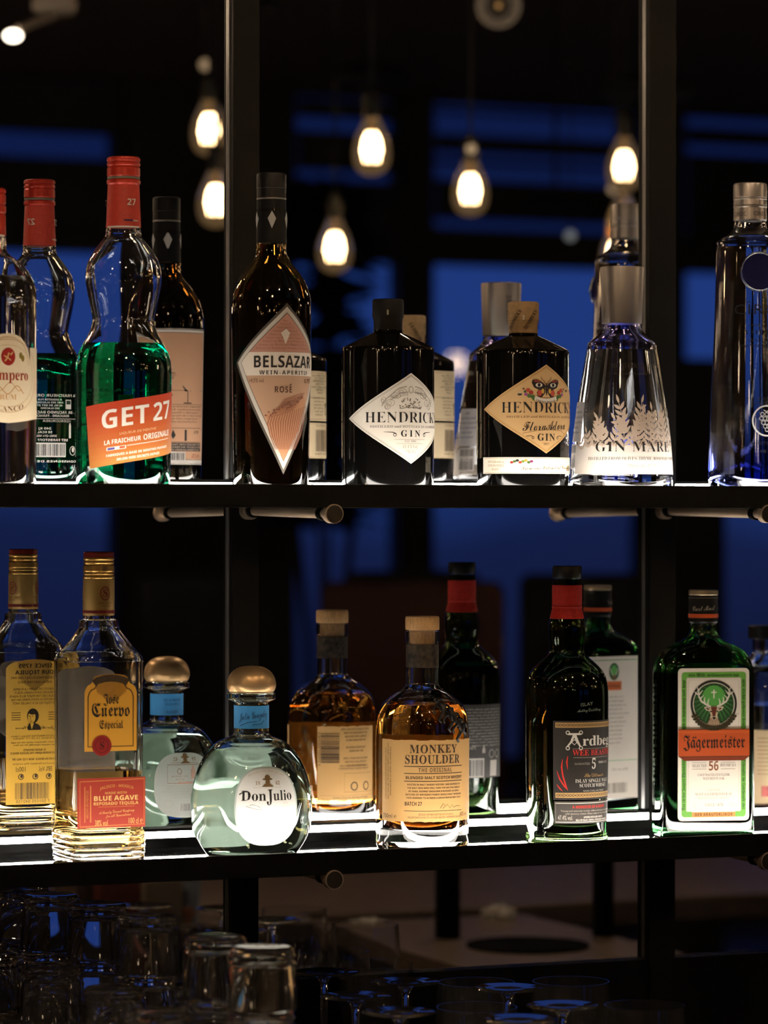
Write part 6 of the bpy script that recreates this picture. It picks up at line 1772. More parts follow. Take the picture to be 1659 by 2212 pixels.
# ------------------------------------------------ 6  clear tapered gin bottle
def tapered_gin():
    b = Bottle(1343, -0.1495, ZU, 'gin_bottle', 'clear tapered gin bottle with a tall grey cap and frosted leaf print', 'bottle', None, 0.0, 850)
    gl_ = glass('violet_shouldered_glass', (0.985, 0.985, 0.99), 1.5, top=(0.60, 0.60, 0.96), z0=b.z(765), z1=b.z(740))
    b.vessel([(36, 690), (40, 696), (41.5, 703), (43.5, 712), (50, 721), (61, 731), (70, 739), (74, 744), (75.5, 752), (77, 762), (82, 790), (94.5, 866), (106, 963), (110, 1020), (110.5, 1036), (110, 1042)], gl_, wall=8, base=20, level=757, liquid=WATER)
    cap_rings(b, [(45, 577), (46.6, 578), (47, 581), (43.2, 697), (42.6, 699.5), (40, 700)], SILVER)
    l = Lab(4)
    GY = '#d9c4b0'
    WH = '#efe7de'
    l.rect(-120, 963, 240, 1025, WH, 0)
    rnd = random.Random(11)

    def leaf(x, y, a, L, w):
        c, s = math.cos(a), -math.sin(a)
        pts = []
        for t, k in ((0, 0), (.2, .7), (.45, 1), (.75, .6), (1, 0), (.75, -.6), (.45, -1), (.2, -.7)):
            pts.append((x + c * L * t - s * w * k, y + s * L * t + c * w * k))
        l.poly(pts, GY, 1, True)

    def sprig(x, y, a, n, L, bend=0.0):
        pts = [(x, y)]
        for i in range(n):
            for sg in (-1, 1):
                leaf(x, y, a + sg * .72, L * .9 * (1 - .3 * i / n), 3.8)
            x += math.cos(a) * L * .46
            y -= math.sin(a) * L * .46
            a += bend
            pts.append((x, y))
        leaf(x, y, a, L * .72, 3.1)
        l.line(pts, 1.4, GY, 1)
    ug = U(1343, 104)
    for x, y, a, n, L, bd in ((-92, 972, 2.0, 2, 26, .05), (-74, 968, 1.75, 3, 24, .1), (-62, 966, 1.25, 4, 27, .12), (-40, 966, 1.6, 5, 27, .12), (-18, 966, 1.35, 5, 26, -.05), (4, 966, 1.5, 7, 29, .06), (22, 966, 1.3, 6, 27, -.03), (38, 966, 1.65, 7, 29, -.06), (58, 966, 1.4, 6, 27, .08), (76, 966, 1.55, 6, 28, .02), (96, 966, 1.5, 6, 27, -.02), (118, 966, 1.6, 6, 28, .03), (140, 966, 1.5, 5, 28, 0), (160, 966, 1.4, 4, 26, 0), (184, 966, 1.3, 3, 26, 0), (10, 930, 2.5, 3, 24, -.1), (50, 925, .6, 3, 24, .1), (-30, 945, 2.6, 3, 24, -.15), (90, 925, .7, 3, 24, .1)):
        sprig(x, y, a, n, L, bd)
    keep, l = l, Lab(4)
    l.text('L', 'MEDITERRANEAN GIN', 42, 797, 9, '#2c2622', 142)
    l.text('C', 'Coleccion de Autor', 24, 813, 6, '#2c2622', 92)
    l.build('upper_lettering', b.root, b.wrap(104), 10)
    l = keep
    l.text('L', 'GIN MARE', 34, 977, 21, '#1c1a18', 184, lay=3, sp=6)
    l.text('L', 'DISTILLED FROM OLIVES, THYME, ROSEMARY AND BASIL', 44, 995, 6.5, '#4a443e', 236, lay=3)
    l.text('L', '700ml Alc 42,7% vol', 50, 1012, 8, '#b0a498', 84, lay=3)
    l.build('front_print', b.root, b.wrap(104), 10, label='frosted white leaf print with black lettering')
    l = Lab()
    yb = b.yb
    l.barcode(112, yb(972), 158, yb(1016), K_, 2, seed=41, pad=WH)
    l.rect(104, yb(885), 176, yb(965), '#c4c0bd', 0)
    l.para('N', ['GINEBRA', 'Ginebra premium elaborada', 'con botanicos mediterraneos:', 'aceituna arbequina, tomillo,', 'romero y albahaca.', 'Destilada en Vilanova'], 140, yb(897), 11, 5.5, '#34405e', 66)
    l.build('back_print', b.root, b.wrap(104, PI), 10)
    l = Lab()
    l.text('N', 'GIN MARE', 4, 640, 11, '#55504a', 66, rot=90)
    l.build('cap_print', b.last, b.wrap(45, PI + 0.1, False, 47.5))
    # paper tab on the far side of the cap
    return b


# ------------------------------------------------ 7  vodka bottle at the right edge
def vodka_bottle():
    b = Bottle(1620, -0.145, ZU, 'vodka_bottle', 'clear vodka bottle with blue base and silver cap, cut off by the right edge', 'bottle', None, 0.0, 800)
    gl_ = glass('blue_footed_glass', (0.22, 0.30, 0.95), 1.5, top=(0.98, 0.985, 0.99), z0=b.z(1045), z1=b.z(930))
    b.vessel([(30, 470), (34, 474), (34.5, 484), (36, 494), (41, 501), (48, 508), (60, 515), (69, 522), (71.5, 533), (73, 560), (77, 700), (83, 850), (88, 980), (89.5, 1025), (88, 1040)], gl_, wall=8, base=22, level=535, liquid=WATER)
    cap_rings(b, [(33, 396.5), (35.5, 398), (36.3, 401), (36.5, 428), (35.6, 429), (36.4, 430.5), (36.4, 432), (35.6, 433), (36.2, 444), (35, 445), (36.4, 446.5), (36.4, 448.5), (35.4, 450), (36, 476), (34.5, 478)], SILVER)
    l = Lab()
    l.text('N', 'CIROC', -24, 469, 9, '#4d4740', 34, sp=6)
    l.text('N', 'CIROC', 24, 468, 9, '#4d4740', 34, sp=6)
    l.build('collar_print', b.last, b.wrap(36, None, False, 36.3))
    u = U(1620, 80)
    l = Lab(4)
    l.text('N', 'CIROC', 30, 683, 21, '#12131a', 136, sp=10)
    l.line([(-8, 659), (-3, 655), (2, 659)], 2, '#12131a', 2)
    l.build('large_lettering', b.root, b.wrap(80), 10)
    l = Lab(4)
    l.text('N', 'SNAP FROST', 26, 709, 5, '#12131a', 56)
    l.text('L', 'VODKA', 26, 727, 11, '#12131a', 76, sp=20)
    l.text('N', 'DISTILLED FROM', 26, 741, 5, '#12131a', 62)
    l.text('N', 'FINE FRENCH GRAPES', 26, 754, 6, '#12131a', 92)
    l.build('small_lettering', b.root, b.wrap(80), 10)
    l = Lab(4)
    l.para('N', ['FIVE TIMES DISTILLED', 'FOR SMOOTHNESS'], 34, 866, 9, 5, '#1a1c2a', 84)
    l.para('N', ['PRODUCT OF FRANCE', '40% VOL'], 34, 962, 17, 6, '#1a1c2a', 70)
    l.build('lower_lettering', b.root, b.wrap(80), 10)
    # raised blue medallion and grape seal
    cu = 20
    f = b.wrap(78)
    o = MB()
    c0 = Vector(f(cu, 592, 0))
    n_ = Vector((c0.x, c0.y, 0)).normalized()
    c0 = c0 - n_ * 0.001
    o.tube(c0, c0 + n_ * .005, 40 * b.s, 39 * b.s, 40)
    o.build('blue_medallion', mat('deep_blue_medallion', (0.006, 0.006, 0.045), 0.15, coat=.5, bump=.03), b.root, True)
    ringm = MB()
    side = n_.cross(Vector((0, 0, 1)))
    pts = [c0 + n_ * .004 + side * (41 * b.s * math.cos(2 * PI * k / 40)) + Vector((0, 0, 41 * b.s * math.sin(2 * PI * k / 40))) for k in range(41)]
    ringm.path(pts, 2.2 * b.s, 8).build('medallion_rim', CLEARB, b.root, True, 60)
    l = Lab(4)
    l.ring(37, 911, 31, 32, 3.2, '#dcdcdc', 1)
    for i, (dx, dy) in enumerate(((-10, -14), (0, -14), (10, -14), (-12, -5), (-4, -5), (4, -5), (12, -5), (-8, 4), (0, 4), (8, 4), (-4, 12), (4, 12), (0, 19))):
        l.ring(37 + dx, 911 + dy, 4, 4, 1.4, '#cfcfcf', 1, 14)
    l.line([(30, 888), (37, 892), (46, 886)], 2, '#cfcfcf')
    l.build('grape_seal', b.root, b.wrap(86), 10)


# ------------------------------------------------ 8  gold-labelled tequila, square bottle
def square_tequila():
    b = Bottle(213, -0.1235, ZL, 'tequila_bottle', 'clear square tequila bottle with gold screw cap and gold and red labels', 'bottle', None, 0.0, 1500)
    am = glass('pale_amber_tequila', (0.93, 0.66, 0.26), 1.36)
    E = 5.0
    b.vessel([(30, 30, 2, 1322), (33, 33, 2, 1328), (34, 34, 2, 1337), (41, 41, 2, 1339), (43, 43, 2, 1347), (44, 44, 2, 1356), (46, 46, 2.1, 1361), (57, 57, 2.4, 1377), (70, 70, 3.2, 1398), (80, 80, 4.4, 1412), (84, 84, E, 1426), (84.5, 84.5, E, 1450), (83, 83, E, 1650), (82, 82, E, 1778), (82, 82, E, 1778), (84, 84, E, 1788), (88, 88, E, 1796), (88, 88, E, 1802), (86.4, 86.4, E, 1805), (88, 88, E, 1809), (88, 88, E, 1814), (86.4, 86.4, E, 1817), (88, 88, E, 1821), (88, 88, E, 1826), (86.4, 86.4, E, 1829), (87.6, 87.6, E, 1833), (87.6, 87.6, E, 1838), (86, 86, E, 1841), (87, 87, E, 1845), (86, 86, E, 1856)],
             CLEARB, wall=8, base=30, level=1661, liquid=am, k=2)
    cap_rings(b, [(31, 1203), (33.2, 1204.5), (33.8, 1208), (31.4, 1211), (33.4, 1213.5), (33.4, 1216), (31.2, 1219), (33.8, 1222), (34, 1233), (33, 1235), (33.4, 1237), (33.8, 1240), (32, 1242.5), (34.6, 1245), (34.4, 1248), (33, 1250)], GOLD)
    cap_rings(b, [(29, 1191.4), (32, 1192.4), (33, 1195), (33.2, 1203)], mat('dark_red_cap_top', (0.17, 0.012, 0.008), .35, .3, bump=.03), 'cap_top')
    sl_ = mat('gold_neck_sleeve', (0.36, 0.21, 0.055), 0.4, 0.5, bump=0.06, bscale=400)
    cap_rings(b, [(33, 1249.5), (34, 1251), (34.2, 1327), (33.5, 1329)], sl_, 'neck_sleeve')
    l = Lab()
    l.rect(-106, 1318, 106, 1324, '#651512', 0)
    for u0 in (14, 86, -58):
        l.ring(u0, 1281, 10, 14, 2.2, '#7a2416', 1)
        l.text('S', 'S', u0, 1288, 16, '#7a2416', 13)
        l.para('N', ['JOSE CUERVO', 'TEQUILA'], u0 + 2, 1304, 6, 3.6, '#5a3414', 34)
    l.build('sleeve_print', b.last, b.wrap(34, None, False, 34.3))
    # front labels on the flat face
    l = Lab()
    GD, DG = '#d99a2a', '#4a3210'
    uo = -2
    arch = lambda w, y0, y1, r: [(uo + w, y1), (uo - w, y1), (uo - w, y0 + r * 1.0), (uo - w + 3, y0 + r * .75), (uo - w + 8, y0 + r * .6), (uo - w + 15, y0 + r * .52), (uo - w + 19, y0 + r * .35), (uo - w + 21, y0 + r * .2)] + \
        [(uo + (w - 21) * math.sin(t), y0 + r * .2 * (1 - math.cos(t) / 1.0)) for t in [-PI / 2 + PI * k / 12 for k in range(1, 12)]] + [(uo + w - 21, y0 + r * .2), (uo + w - 19, y0 + r * .35), (uo + w - 15, y0 + r * .52), (uo + w - 8, y0 + r * .6), (uo + w - 3, y0 + r * .75), (uo + w, y0 + r)]
    l.poly(arch(59, 1452, 1617, 40)[::-1], GD, 0)
    l.line(arch(51, 1463, 1607, 38), 2.6, DG, 1, True)
    l.line([(uo - 38, 1472), (uo - 30, 1466), (uo - 14, 1462), (uo, 1461), (uo + 14, 1462), (uo + 30, 1466), (uo + 38, 1472)], 15, '#33240e', 2)
    l.text('F', 'Jose', uo + 1, 1516, 21, '#17120a', 36)
    l.text('F', 'Cuervo', uo, 1543, 27, '#17120a', 88)
    l.text('F', 'Especial', uo + 1, 1569, 17, '#241a0c', 54)
    l.ell(uo - 20, 1605, 22, 22, '#7d1710', 3)
    l.ring(uo - 20, 1605, 15, 15, 1.6, '#5a0f0a', 4)
    l.text('S', 'S', uo - 20, 1612, 15, '#3f0a08', 12, lay=4)
    l.rect(-77, 1674, 77, 1781, '#8c2a1a', 0)
    l.line([(-71, 1681), (74, 1678), (74, 1775), (-71, 1777)], 1.6, '#b8743a', 1, True)
    l.line([(-60, 1692), (-60, 1768)], 1.6, '#b8743a')
    l.line([(-47, 1690), (-47, 1768)], 2.2, '#b8743a')
    l.text('N', 'HECHO EN MEXICO', -52, 1730, 5, '#b8743a', 60, rot=90)
    C2 = '#d8a45c'
    l.text('B', 'JALISCO - MEXICO', 12, 1700, 6, '#b8743a', 76, arc=6)
    l.text('B', 'MADE WITH', 10, 1709, 5, '#c08848', 50)
    l.text('B', 'BLUE AGAVE', 10, 1722.5, 10, '#e6b870', 102)
    l.text('B', 'REPOSADO TEQUILA', 10, 1732, 6.4, C2, 102)
    l.hl(-30, 52, 1736, .8, '#b8743a')
    l.text('C', 'A Family Owned Company', 12, 1749, 5.4, C2, 80, slope=-.06)
    l.text('C', 'for all Generations', 16, 1757, 5.4, C2, 56, slope=-.06)
    l.text('N', '38% vol', -23, 1776, 12, C2, 30)
    l.text('N', '100 cl \u212e', 54, 1773, 12, C2, 34)
    l.build('front_label', b.root, b.flat(83.2), label='gold arched label above a red label')
    l = Lab()
    yb = b.yb
    YL = '#e0ac3c'
    l.poly([(68, yb(1731)), (68, yb(1440))] + [(68 * math.cos(t), yb(1442) - 22 * math.sin(t)) for t in [PI * k / 16 for k in range(17)]] + [(-68, yb(1731))], YL, 0)
    l.text('B', 'SINCE 1795', -2, yb(1439), 9, K_, 82)
    l.text('B', 'YOUR TEQUILA', -4, yb(1453), 9, K_, 100)
    l.para('N', ['CAN BEGIN MADE IN ONLY ONE WAY,', 'AND IN ONLY ONE PLACE.'], 0, yb(1463), 10, 5.4, K_, 116)
    l.para('N', ["CUERVO'S DISTILLERY LA ROJENA,", 'THROUGH OUR FOUNDERS LEGACY.', 'TEQUILA USES THE FINEST BLUE AGAVE,', 'AND RESTED IN WHITE AMERICAN OAK.', 'BEST ENJOYED AS A CHILLED SHOT.'], 0, yb(1487), 8, 5, K_, 122)
    # small engraved bust
    cx_, cy_ = 4, yb(1548)
    l.ell(cx_, cy_ - 6, 14, 17, '#2a1d0c', 1)
    l.ell(cx_ + 3, cy_ - 3, 9, 13, YL, 2)
    l.ell(cx_ + 1, cy_ - 15, 10, 6, '#2a1d0c', 3)
    l.hl(cx_ - 1, cx_ + 3, cy_ - 6, 1.6, '#2a1d0c', 3)
    l.hl(cx_ + 6, cx_ + 10, cy_ - 6, 1.6, '#2a1d0c', 3)
    l.line([(cx_ + 5, cy_ - 5), (cx_ + 7, cy_ + 1), (cx_ + 4, cy_ + 2)], 1.1, '#2a1d0c', 3)
    l.hl(cx_ + 1, cx_ + 7, cy_ + 6, 1.2, '#2a1d0c', 3)
    l.poly([(cx_ - 20, cy_ + 26), (cx_ - 14, cy_ + 14), (cx_ - 2, cy_ + 9), (cx_ + 8, cy_ + 10), (cx_ + 14, cy_ + 20), (cx_ + 12, cy_ + 26)], '#2a1d0c', 3)
    l.poly([(cx_ - 2, cy_ + 10), (cx_ + 7, cy_ + 10), (cx_ + 3, cy_ + 25)], YL, 4)
    for sg in (-1, 1):
        for k in range(4):
            l.hl(sg * 44 - 11, sg * 44 + 11, yb(1535 + k * 5), 1.5, '#4a3414')
    l.text('C', 'Jose Antonio de Cuervo', 0, yb(1570), 7, K_, 92)
    l.para('N', ['HECHO EN MEXICO POR TEQUILA CUERVO', 'LA ROJENA, S.A. DE C.V. TEQUILA'], 0, yb(1587), 5, 3.4, '#4a3414', 112)
    l.para('N', ['For more information please visit our page', 'Best enjoyed responsibly. Do not share'], 0, yb(1600), 6, 3.6, K_, 112)
    l.para('B', ['EL NUEVO DEPOSITO', 'CALLE GUADALAJARA 1152 JALISCO MEXICO', '', 'HECHO EN MEXICO  NOM 1122  REG CRT'], 0, yb(1617), 7, 4.6, '#4a3414', 116)
    l.text('N', 'Imported and Distributed. Wine and Spirits', 0, yb(1646), 4, '#4a3414', 104)
    l.text('N', '38% Vol.', -26, yb(1661), 11, '#3a2810', 34)
    l.text('N', '100cl', 32, yb(1661), 11, '#3a2810', 26)
    for dx in (-34, -2, 32):
        l.ring(dx, yb(1672), 6, 6, 1.8, '#2a1d0c', 1, 18)
        l.ell(dx - 1, yb(1671), 3, 4, '#2a1d0c', 2, 10)
    l.barcode(-34, yb(1685), 46, yb(1720), '#3a2a10', 2, seed=51, pad=None)
    l.text('N', '7 501035 042155', 4, yb(1728), 7, '#3a2a10', 82)
    l.text('N', 'L19D024 1047', -59, yb(1708), 5, '#3a2a10', 40, rot=90)
    l.build('back_label', b.root, b.flat(83.2, True), label='yellow arched back label with small print')


# ------------------------------------------------ 9  squat round tequila
def round_tequila():
    b = Bottle(543, -0.126, ZL, 'tequila_bottle', 'squat round clear tequila bottle with a bronze ball stopper and blue neck band', 'bottle', None, 0.0, 1650)
    aq = glass('pale_aqua_glass', (0.86, 0.95, 0.915), 1.5)
    tq = glass('pale_green_tequila', (0.90, 0.96, 0.90), 1.36)
    prof = [(30, 1497), (48, 1496), (52, 1498), (52.5, 1504), (51.5, 1510), (45, 1513), (39, 1516), (37, 1521), (37, 1573), (38, 1582), (44, 1589), (70, 1600), (84, 1611), (107, 1640), (122, 1676), (130.5, 1718), (131, 1750), (126, 1794), (112, 1822), (95, 1846)]
    b.vessel(prof, aq, wall=9, base=12, level=1617, liquid=tq)
    b.solid('stopper', [(10, 1438.5), (26, 1441), (40, 1449), (49, 1461), (53, 1476), (52, 1486), (48, 1494), (44, 1496.5)], mat('bronzed_ball_stopper', (0.62, 0.39, 0.18), 0.36, 0.75, bump=0.03, bscale=300), 4, 48, angle=60)
    l = Lab(3)
    BL = '#3a86bd'
    l.rect(-120, 1523, 120, 1572, BL, 0)
    l.text('C', 'Julio Gonzalez', 6, 1550, 15, '#12203a', 66, slope=-.12)
    l.line([(-26, 1566), (-6, 1558), (12, 1556), (2, 1564), (22, 1562), (30, 1554)], 1.2, '#12203a')
    l.build('neck_band', b.root, b.wrap(37.5, None, False, 37.2), label='blue paper neck band')
    l = Lab(3)
    l.para('N', ['RESERVA DE', 'DON JULIO', '', 'TEQUILA'], 0, 1540, 9, 6, '#12203a', 40)
    l.build('neck_band_print', b.root, b.wrap(37.5, PI, False, 37.5))
    l = Lab(5)
    uc, cy = 36, 1732
    l.ell(uc, cy, 72, 84, '#bfc9c2', 0, 40, 2.7)
    l.ell(uc, cy, 68, 80, '#f6f3ee', 1, 40, 2.7)
    TN = '#8a6a3e'
    l.text('L', 'RESERVA DE DON JULIO', uc, 1669, 4.6, '#c7bba8', 86, arc=10)
    hy = 1679
    l.ell(uc + 1, hy - 9, 6.5, 5.5, '#6e5432', 3, 16)
    l.ell(uc + 1, hy - 5, 12, 2.6, '#6e5432', 3, 16)
    l.ell(uc + 1, hy + 1, 5.4, 6.5, '#6e5432', 3, 14)
    l.poly([(uc - 13, hy + 11), (uc - 7, hy + 5), (uc, hy + 3), (uc + 7, hy + 5), (uc + 14, hy + 11)], '#6e5432', 3)
    l.text('S', '19', uc - 22, 1686, 7.5, '#a08662', 11)
    l.text('S', '42', uc + 24, 1686, 7.5, '#a08662', 12)
    l.text('L', 'TEQUILA REPOSADO DE', uc, 1693, 3.4, '#cbbfae', 66)
    l.text('S', 'Don', uc - 31, 1719, 21, '#1a1512', 55)
    l.text('S', 'J', uc + 4, 1725, 29, '#1a1512', 14)
    l.text('S', 'ulio', uc + 34, 1719, 21, '#1a1512', 46)
    l.line([(uc - 62, 1706), (uc - 52, 1700), (uc - 44, 1700)], 2.4, '#1a1512', 2)
    l.line([(uc - 47, 1731), (uc - 34, 1727), (uc - 20, 1731), (uc - 14, 1738), (uc - 26, 1737), (uc - 47, 1731)], 1, '#8a7a64')
    l.para('L', ['1942', 'MEXICO'], uc + 40, 1727, 6, 3.6, '#cbbfae', 20)
    l.text('L', 'TEQUILA', uc + 6, 1763, 5, '#d4ddd6', 44)
    l.text('L', 'BLANCO', uc + 6, 1772, 6, '#d4ddd6', 50)
    l.ring(uc - 36, 1766, 8, 8, 1.4, '#cfe0da')
    l.build('front_label', b.root, b.wrap(130), 6, label='white rounded label with black lettering', back='#f2f7ee', through=0.32)
    l = Lab(5)
    yb = b.yb
    cy = yb(1688)
    l.ell(0, cy, 74, yb(1757) - cy, '#f3efe8', 0, 40, 2.9)
    hy = yb(1632)
    l.ell(0, hy - 8, 6, 5, '#6e5432', 3, 14)
    l.ell(0, hy - 4, 11, 2.4, '#6e5432', 3, 14)
    l.ell(0, hy + 1, 5, 6, '#6e5432', 3, 14)
    l.poly([(-13, hy + 10), (-6, hy + 5), (6, hy + 5), (13, hy + 10)], '#6e5432', 3)
    l.text('S', '19', -24, yb(1636), 8, TN, 12)
    l.text('S', '42', 24, yb(1636), 8, TN, 12)
    l.hl(-34, 34, yb(1640), .8, TN)
    l.line([(-40, yb(1644)), (44, yb(1644)), (44, yb(1683)), (-40, yb(1683))], 1.4, '#8a6a5a', 2, True)
    l.poly([(-24, yb(1654)), (-12, yb(1654)), (-11, yb(1674)), (-25, yb(1674))], '#a08070', 2)
    l.rect(-21, yb(1646), -15, yb(1655), '#a08070', 2)
    l.ring(16, yb(1658), 5, 6, 1.4, '#8a6a5a', 2, 14)
    l.para('N', ['6CL = 55 KCAL', '38% VOL'], 16, yb(1670), 7, 4, '#a08070', 40)
    l.rect(-40, yb(1680), 20, yb(1684), '#9a7a68', 2)
    l.para('N', ['Tequila 100% de agave azul, elaborado y', 'envasado de origen en Jalisco, Mexico.', 'Hecho en Mexico. Please drink responsibly', 'Importado y distribuido', 'por agente autorizado'], 2, yb(1690), 6.4, 3.6, '#a89c90', 112)
    l.barcode(-36, yb(1727), 14, yb(1742), '#4a4440', 2, seed=61, pad=None)
    l.ring(42, yb(1727), 9, 9, 2.6, '#dcc9c0', 1, 20)
    l.build('back_label', b.root, b.wrap(130, PI), 6, label='white rounded back label with small print', back='#f2f7ee', through=0.72)


# ------------------------------------------------ 10  blended malt whisky
def malt_bottle():
    b = Bottle(912, -0.122, ZL, 'whisky_bottle', 'round-shouldered whisky bottle with wooden cork, tan label and dark metal charm', 'bottle', None, 0.0, 1600)
    wk = glass('amber_whisky', (0.86, 0.36, 0.055), 1.36)
    b.vessel([(30, 1363), (35.5, 1363.5), (37, 1366), (37, 1386), (35, 1389), (34.8, 1395), (34.8, 1468), (36, 1479), (41, 1486), (50, 1492), (64, 1501), (83, 1517), (93, 1533), (98.5, 1551), (100.5, 1575), (101, 1600), (101, 1640), (100.6, 1800), (99.5, 1822)],
             CLEARB, wall=6, base=42, level=1521, liquid=wk)
    b.solid('cork', [(34, 1331), (36, 1332), (36.8, 1335), (36.8, 1357), (36, 1360.5), (30, 1361), (28, 1363), (27, 1400)], CORK, 1)
    sm = mat('patterned_neck_paper', (0.032, 0.022, 0.014), .6, 0, .2, bump=.1, bscale=160, vary=.85)
    cap_rings(b, [(34.8, 1391), (35.3, 1392), (35.3, 1440), (34.8, 1441)], sm, 'neck_sleeve')
    u = U(912, 101)
    l = Lab(4)
    TN = '#d3a566'
    BR = '#3a2a1c'
    ra = random.Random(4)
    x0, x1 = u(827), 150
    edge = lambda y, a, c, n: [(a + (c - a) * i / n, y + ra.uniform(-1, 1)) for i in range(n + 1)]
    l.poly(edge(1592.5, x0, x1, 40) + edge(1767, x1, x0, 40), TN, 0)
    tc_ = 27
    l.text('S', 'MONKEY', tc_, 1620, 17.5, BR, 108, sp=8)
    l.text('S', 'SHOULDER', tc_ - 1, 1642.5, 18, BR, 128, sp=6)
    for y in (1648.5, 1663.5, 1680):
        l.hl(tc_ - 66, tc_ + 72, y, 1.6, BR)
    l.text('B', 'THE ORIGINAL', tc_ + 3, 1660.5, 9, '#6a5034', 76, sp=14)
    l.text('B', 'BLENDED MALT SCOTCH WHISKY', tc_ + 4, 1675.5, 6.2, BR, 134)
    l.para('B', ['ROOTED IN MALT WHISKY HISTORY, AND INSPIRED BY', 'THE MALT MEN WHO STILL TURN THE MALTING BARLEY', 'BY HAND, MONKEY SHOULDER IS BLENDED IN SMALL', "BATCHES OF SPEYSIDE'S FINEST SINGLE MALT WHISKIES", 'THEN MARRIED TO ACHIEVE A SMOOTHER RICHER TASTE.'], tc_ + 3, 1689, 7.1, 3.6, '#4a3624', 132)
    l.text('B', 'BATCH 27', tc_ - 46, 1732, 8, BR, 38)
    l.line([(tc_ + 12, 1738), (tc_ + 20, 1728), (tc_ + 24, 1730), (tc_ + 18, 1739), (tc_ + 30, 1730), (tc_ + 36, 1738), (tc_ + 42, 1731), (tc_ + 46, 1737), (tc_ + 54, 1734), (tc_ + 66, 1735)], 1.2, '#6a5034')
    l.hl(tc_ - 66, tc_ + 72, 1743.5, 1.1, BR)
    l.para('N', ['DISTILLED, MATURED & BOTTLED IN SCOTLAND BY', 'WILLIAM GRANT & SONS LTD, SCOTLAND AB55 4DH - INDEPENDENT SINCE 1887'], tc_ + 5, 1753, 6.4, 4.2, '#5a442c', 126)
    l.text('N', '700ml \u212e', x0 + 24, 1760, 9, '#2a2018', 40)
    l.text('N', '40% vol', 106, 1757, 9, '#5a442c', 28)
    for i in range(3):
        l.text('N', ('A MALT WHISKY BLENDED FROM SPEYSIDE SINGLE MALTS', 'OUR WHISKY IS NAMED AFTER THE MALT MEN WHO TURN', 'THE BARLEY BY HAND AT THE MALTINGS')[i], x0 + 12 + i * 7, 1660 if i else 1665, 4, '#5a442c', (110, 120, 105)[i], rot=-90)
    l.build('front_label', b.root, b.wrap(101), 0, label='tan paper label with dark lettering')
    l = Lab(4)
    yb = b.yb
    l.poly(edge(yb(1564), -74, 74, 30) + edge(yb(1722), 74, -74, 30), TN, 0)
    l.barcode(24, yb(1578), 66, yb(1642), '#2a2018', 2, seed=71, vert=True, pad=None)
    l.text('N', '5 010327 525310 2', 72, yb(1612), 5, '#2a2018', 76, rot=90)
    l.para('B', ['WHISKY IS NAMED AFTER MALT MEN', 'WHO TURNED BARLEY BY HAND', 'GAINING A SORE SHOULDER', 'SPEYSIDE SINGLE MALTS', '', 'TO BE SERVED MIXED OR', 'NEAT AND SHARED', '', 'BRAND WILLIAM GRANT & SONS', 'THE DISTILLERY DUFFTOWN', 'BANFFSHIRE SCOTLAND'], -18, yb(1572), 8.2, 4.4, '#6a5034', 76)
    l.para('B', ['WWW MONKEYSHOULDER COM', 'PLEASE DRINK RESPONSIBLY'], -14, yb(1650), 6, 4, '#6a5034', 80)
    l.line([(-70, yb(1664)), (12, yb(1664)), (12, yb(1704)), (-70, yb(1704))], 1.2, '#9a7a4a', 2, True)
    l.ring(-12, yb(1692), 8, 9, 2.6, '#3a2a1c', 2, 18)
    l.ring(-46, yb(1692), 8, 9, 2.6, '#3a2a1c', 2, 18)
    l.hl(-72, 68, yb(1711), .8, '#9a7a4a')
    l.text('B', 'BOTTLED IN SCOTLAND', -6, yb(1718), 4, '#6a5034', 90)
    l.build('back_label', b.root, b.wrap(101, PI), 0, label='tan back label with a sideways barcode')
    # three small monkeys, one climbing after the other
    f = b.wrap(95)
    ch = MB()
    DM = mat('dark_cast_metal', (0.006, 0.0045, 0.0035), 0.35, 0.0, 0.35, bump=0.2, bscale=500)

    def blob(uu, y, r, off=.0022, sq=(1, 1)):
        c = Vector(f(uu, y, off))
        k = len(ch.v)
        n1, n2 = 8, 12
        rows_ = [(r * b.s * math.sin(PI * i / n1), -r * b.s * math.cos(PI * i / n1)) for i in range(n1 + 1)]
        rows_[0], rows_[-1] = (0, rows_[0][1]), (0, rows_[-1][1])
        ch.lathe([(a * sq[0], z_ * sq[1]) for a, z_ in rows_], n2, c)

    def limb(pts, r):
        ch.path([Vector(f(x, y, o)) for x, y, o in pts], [q * b.s for q in r], 8)
    for (mx, my) in ((42, 1511), (62, 1531), (82, 1553)):
        q = 1.3
        blob(mx, my, 8.4, .003)
        blob(mx + 7, my - 4, 3.2, .003)
        blob(mx - 7, my - 4.4, 3.2, .003)
        limb([(mx, my + 3, .003), (mx + 4, my + 12, .0036), (mx + 5, my + 23, .003)], [7.4, 9, 6.4])
        limb([(mx - 2, my + 7, .0032), (mx - 13, my + 9, .004), (mx - 19, my + 17, .003), (mx - 15, my + 26, .002)], [3.8, 3.2, 2.8, 2.4])
        limb([(mx + 3, my + 7, .0032), (mx + 15, my + 6, .004), (mx + 22, my + 14, .003)], [3.8, 3.2, 2.6])
        limb([(mx + 4, my + 21, .0032), (mx - 5, my + 30, .004), (mx - 9, my + 38, .003), (mx - 3, my + 44, .002)], [4.4, 3.6, 3, 2.6])
        limb([(mx + 6, my + 21, .0032), (mx + 15, my + 27, .004), (mx + 15, my + 37, .003)], [4.4, 3.4, 2.6])
    ch.build('monkey_charm', DM, b.root, True, 60)['label'] = 'dark metal charm of three climbing monkeys'


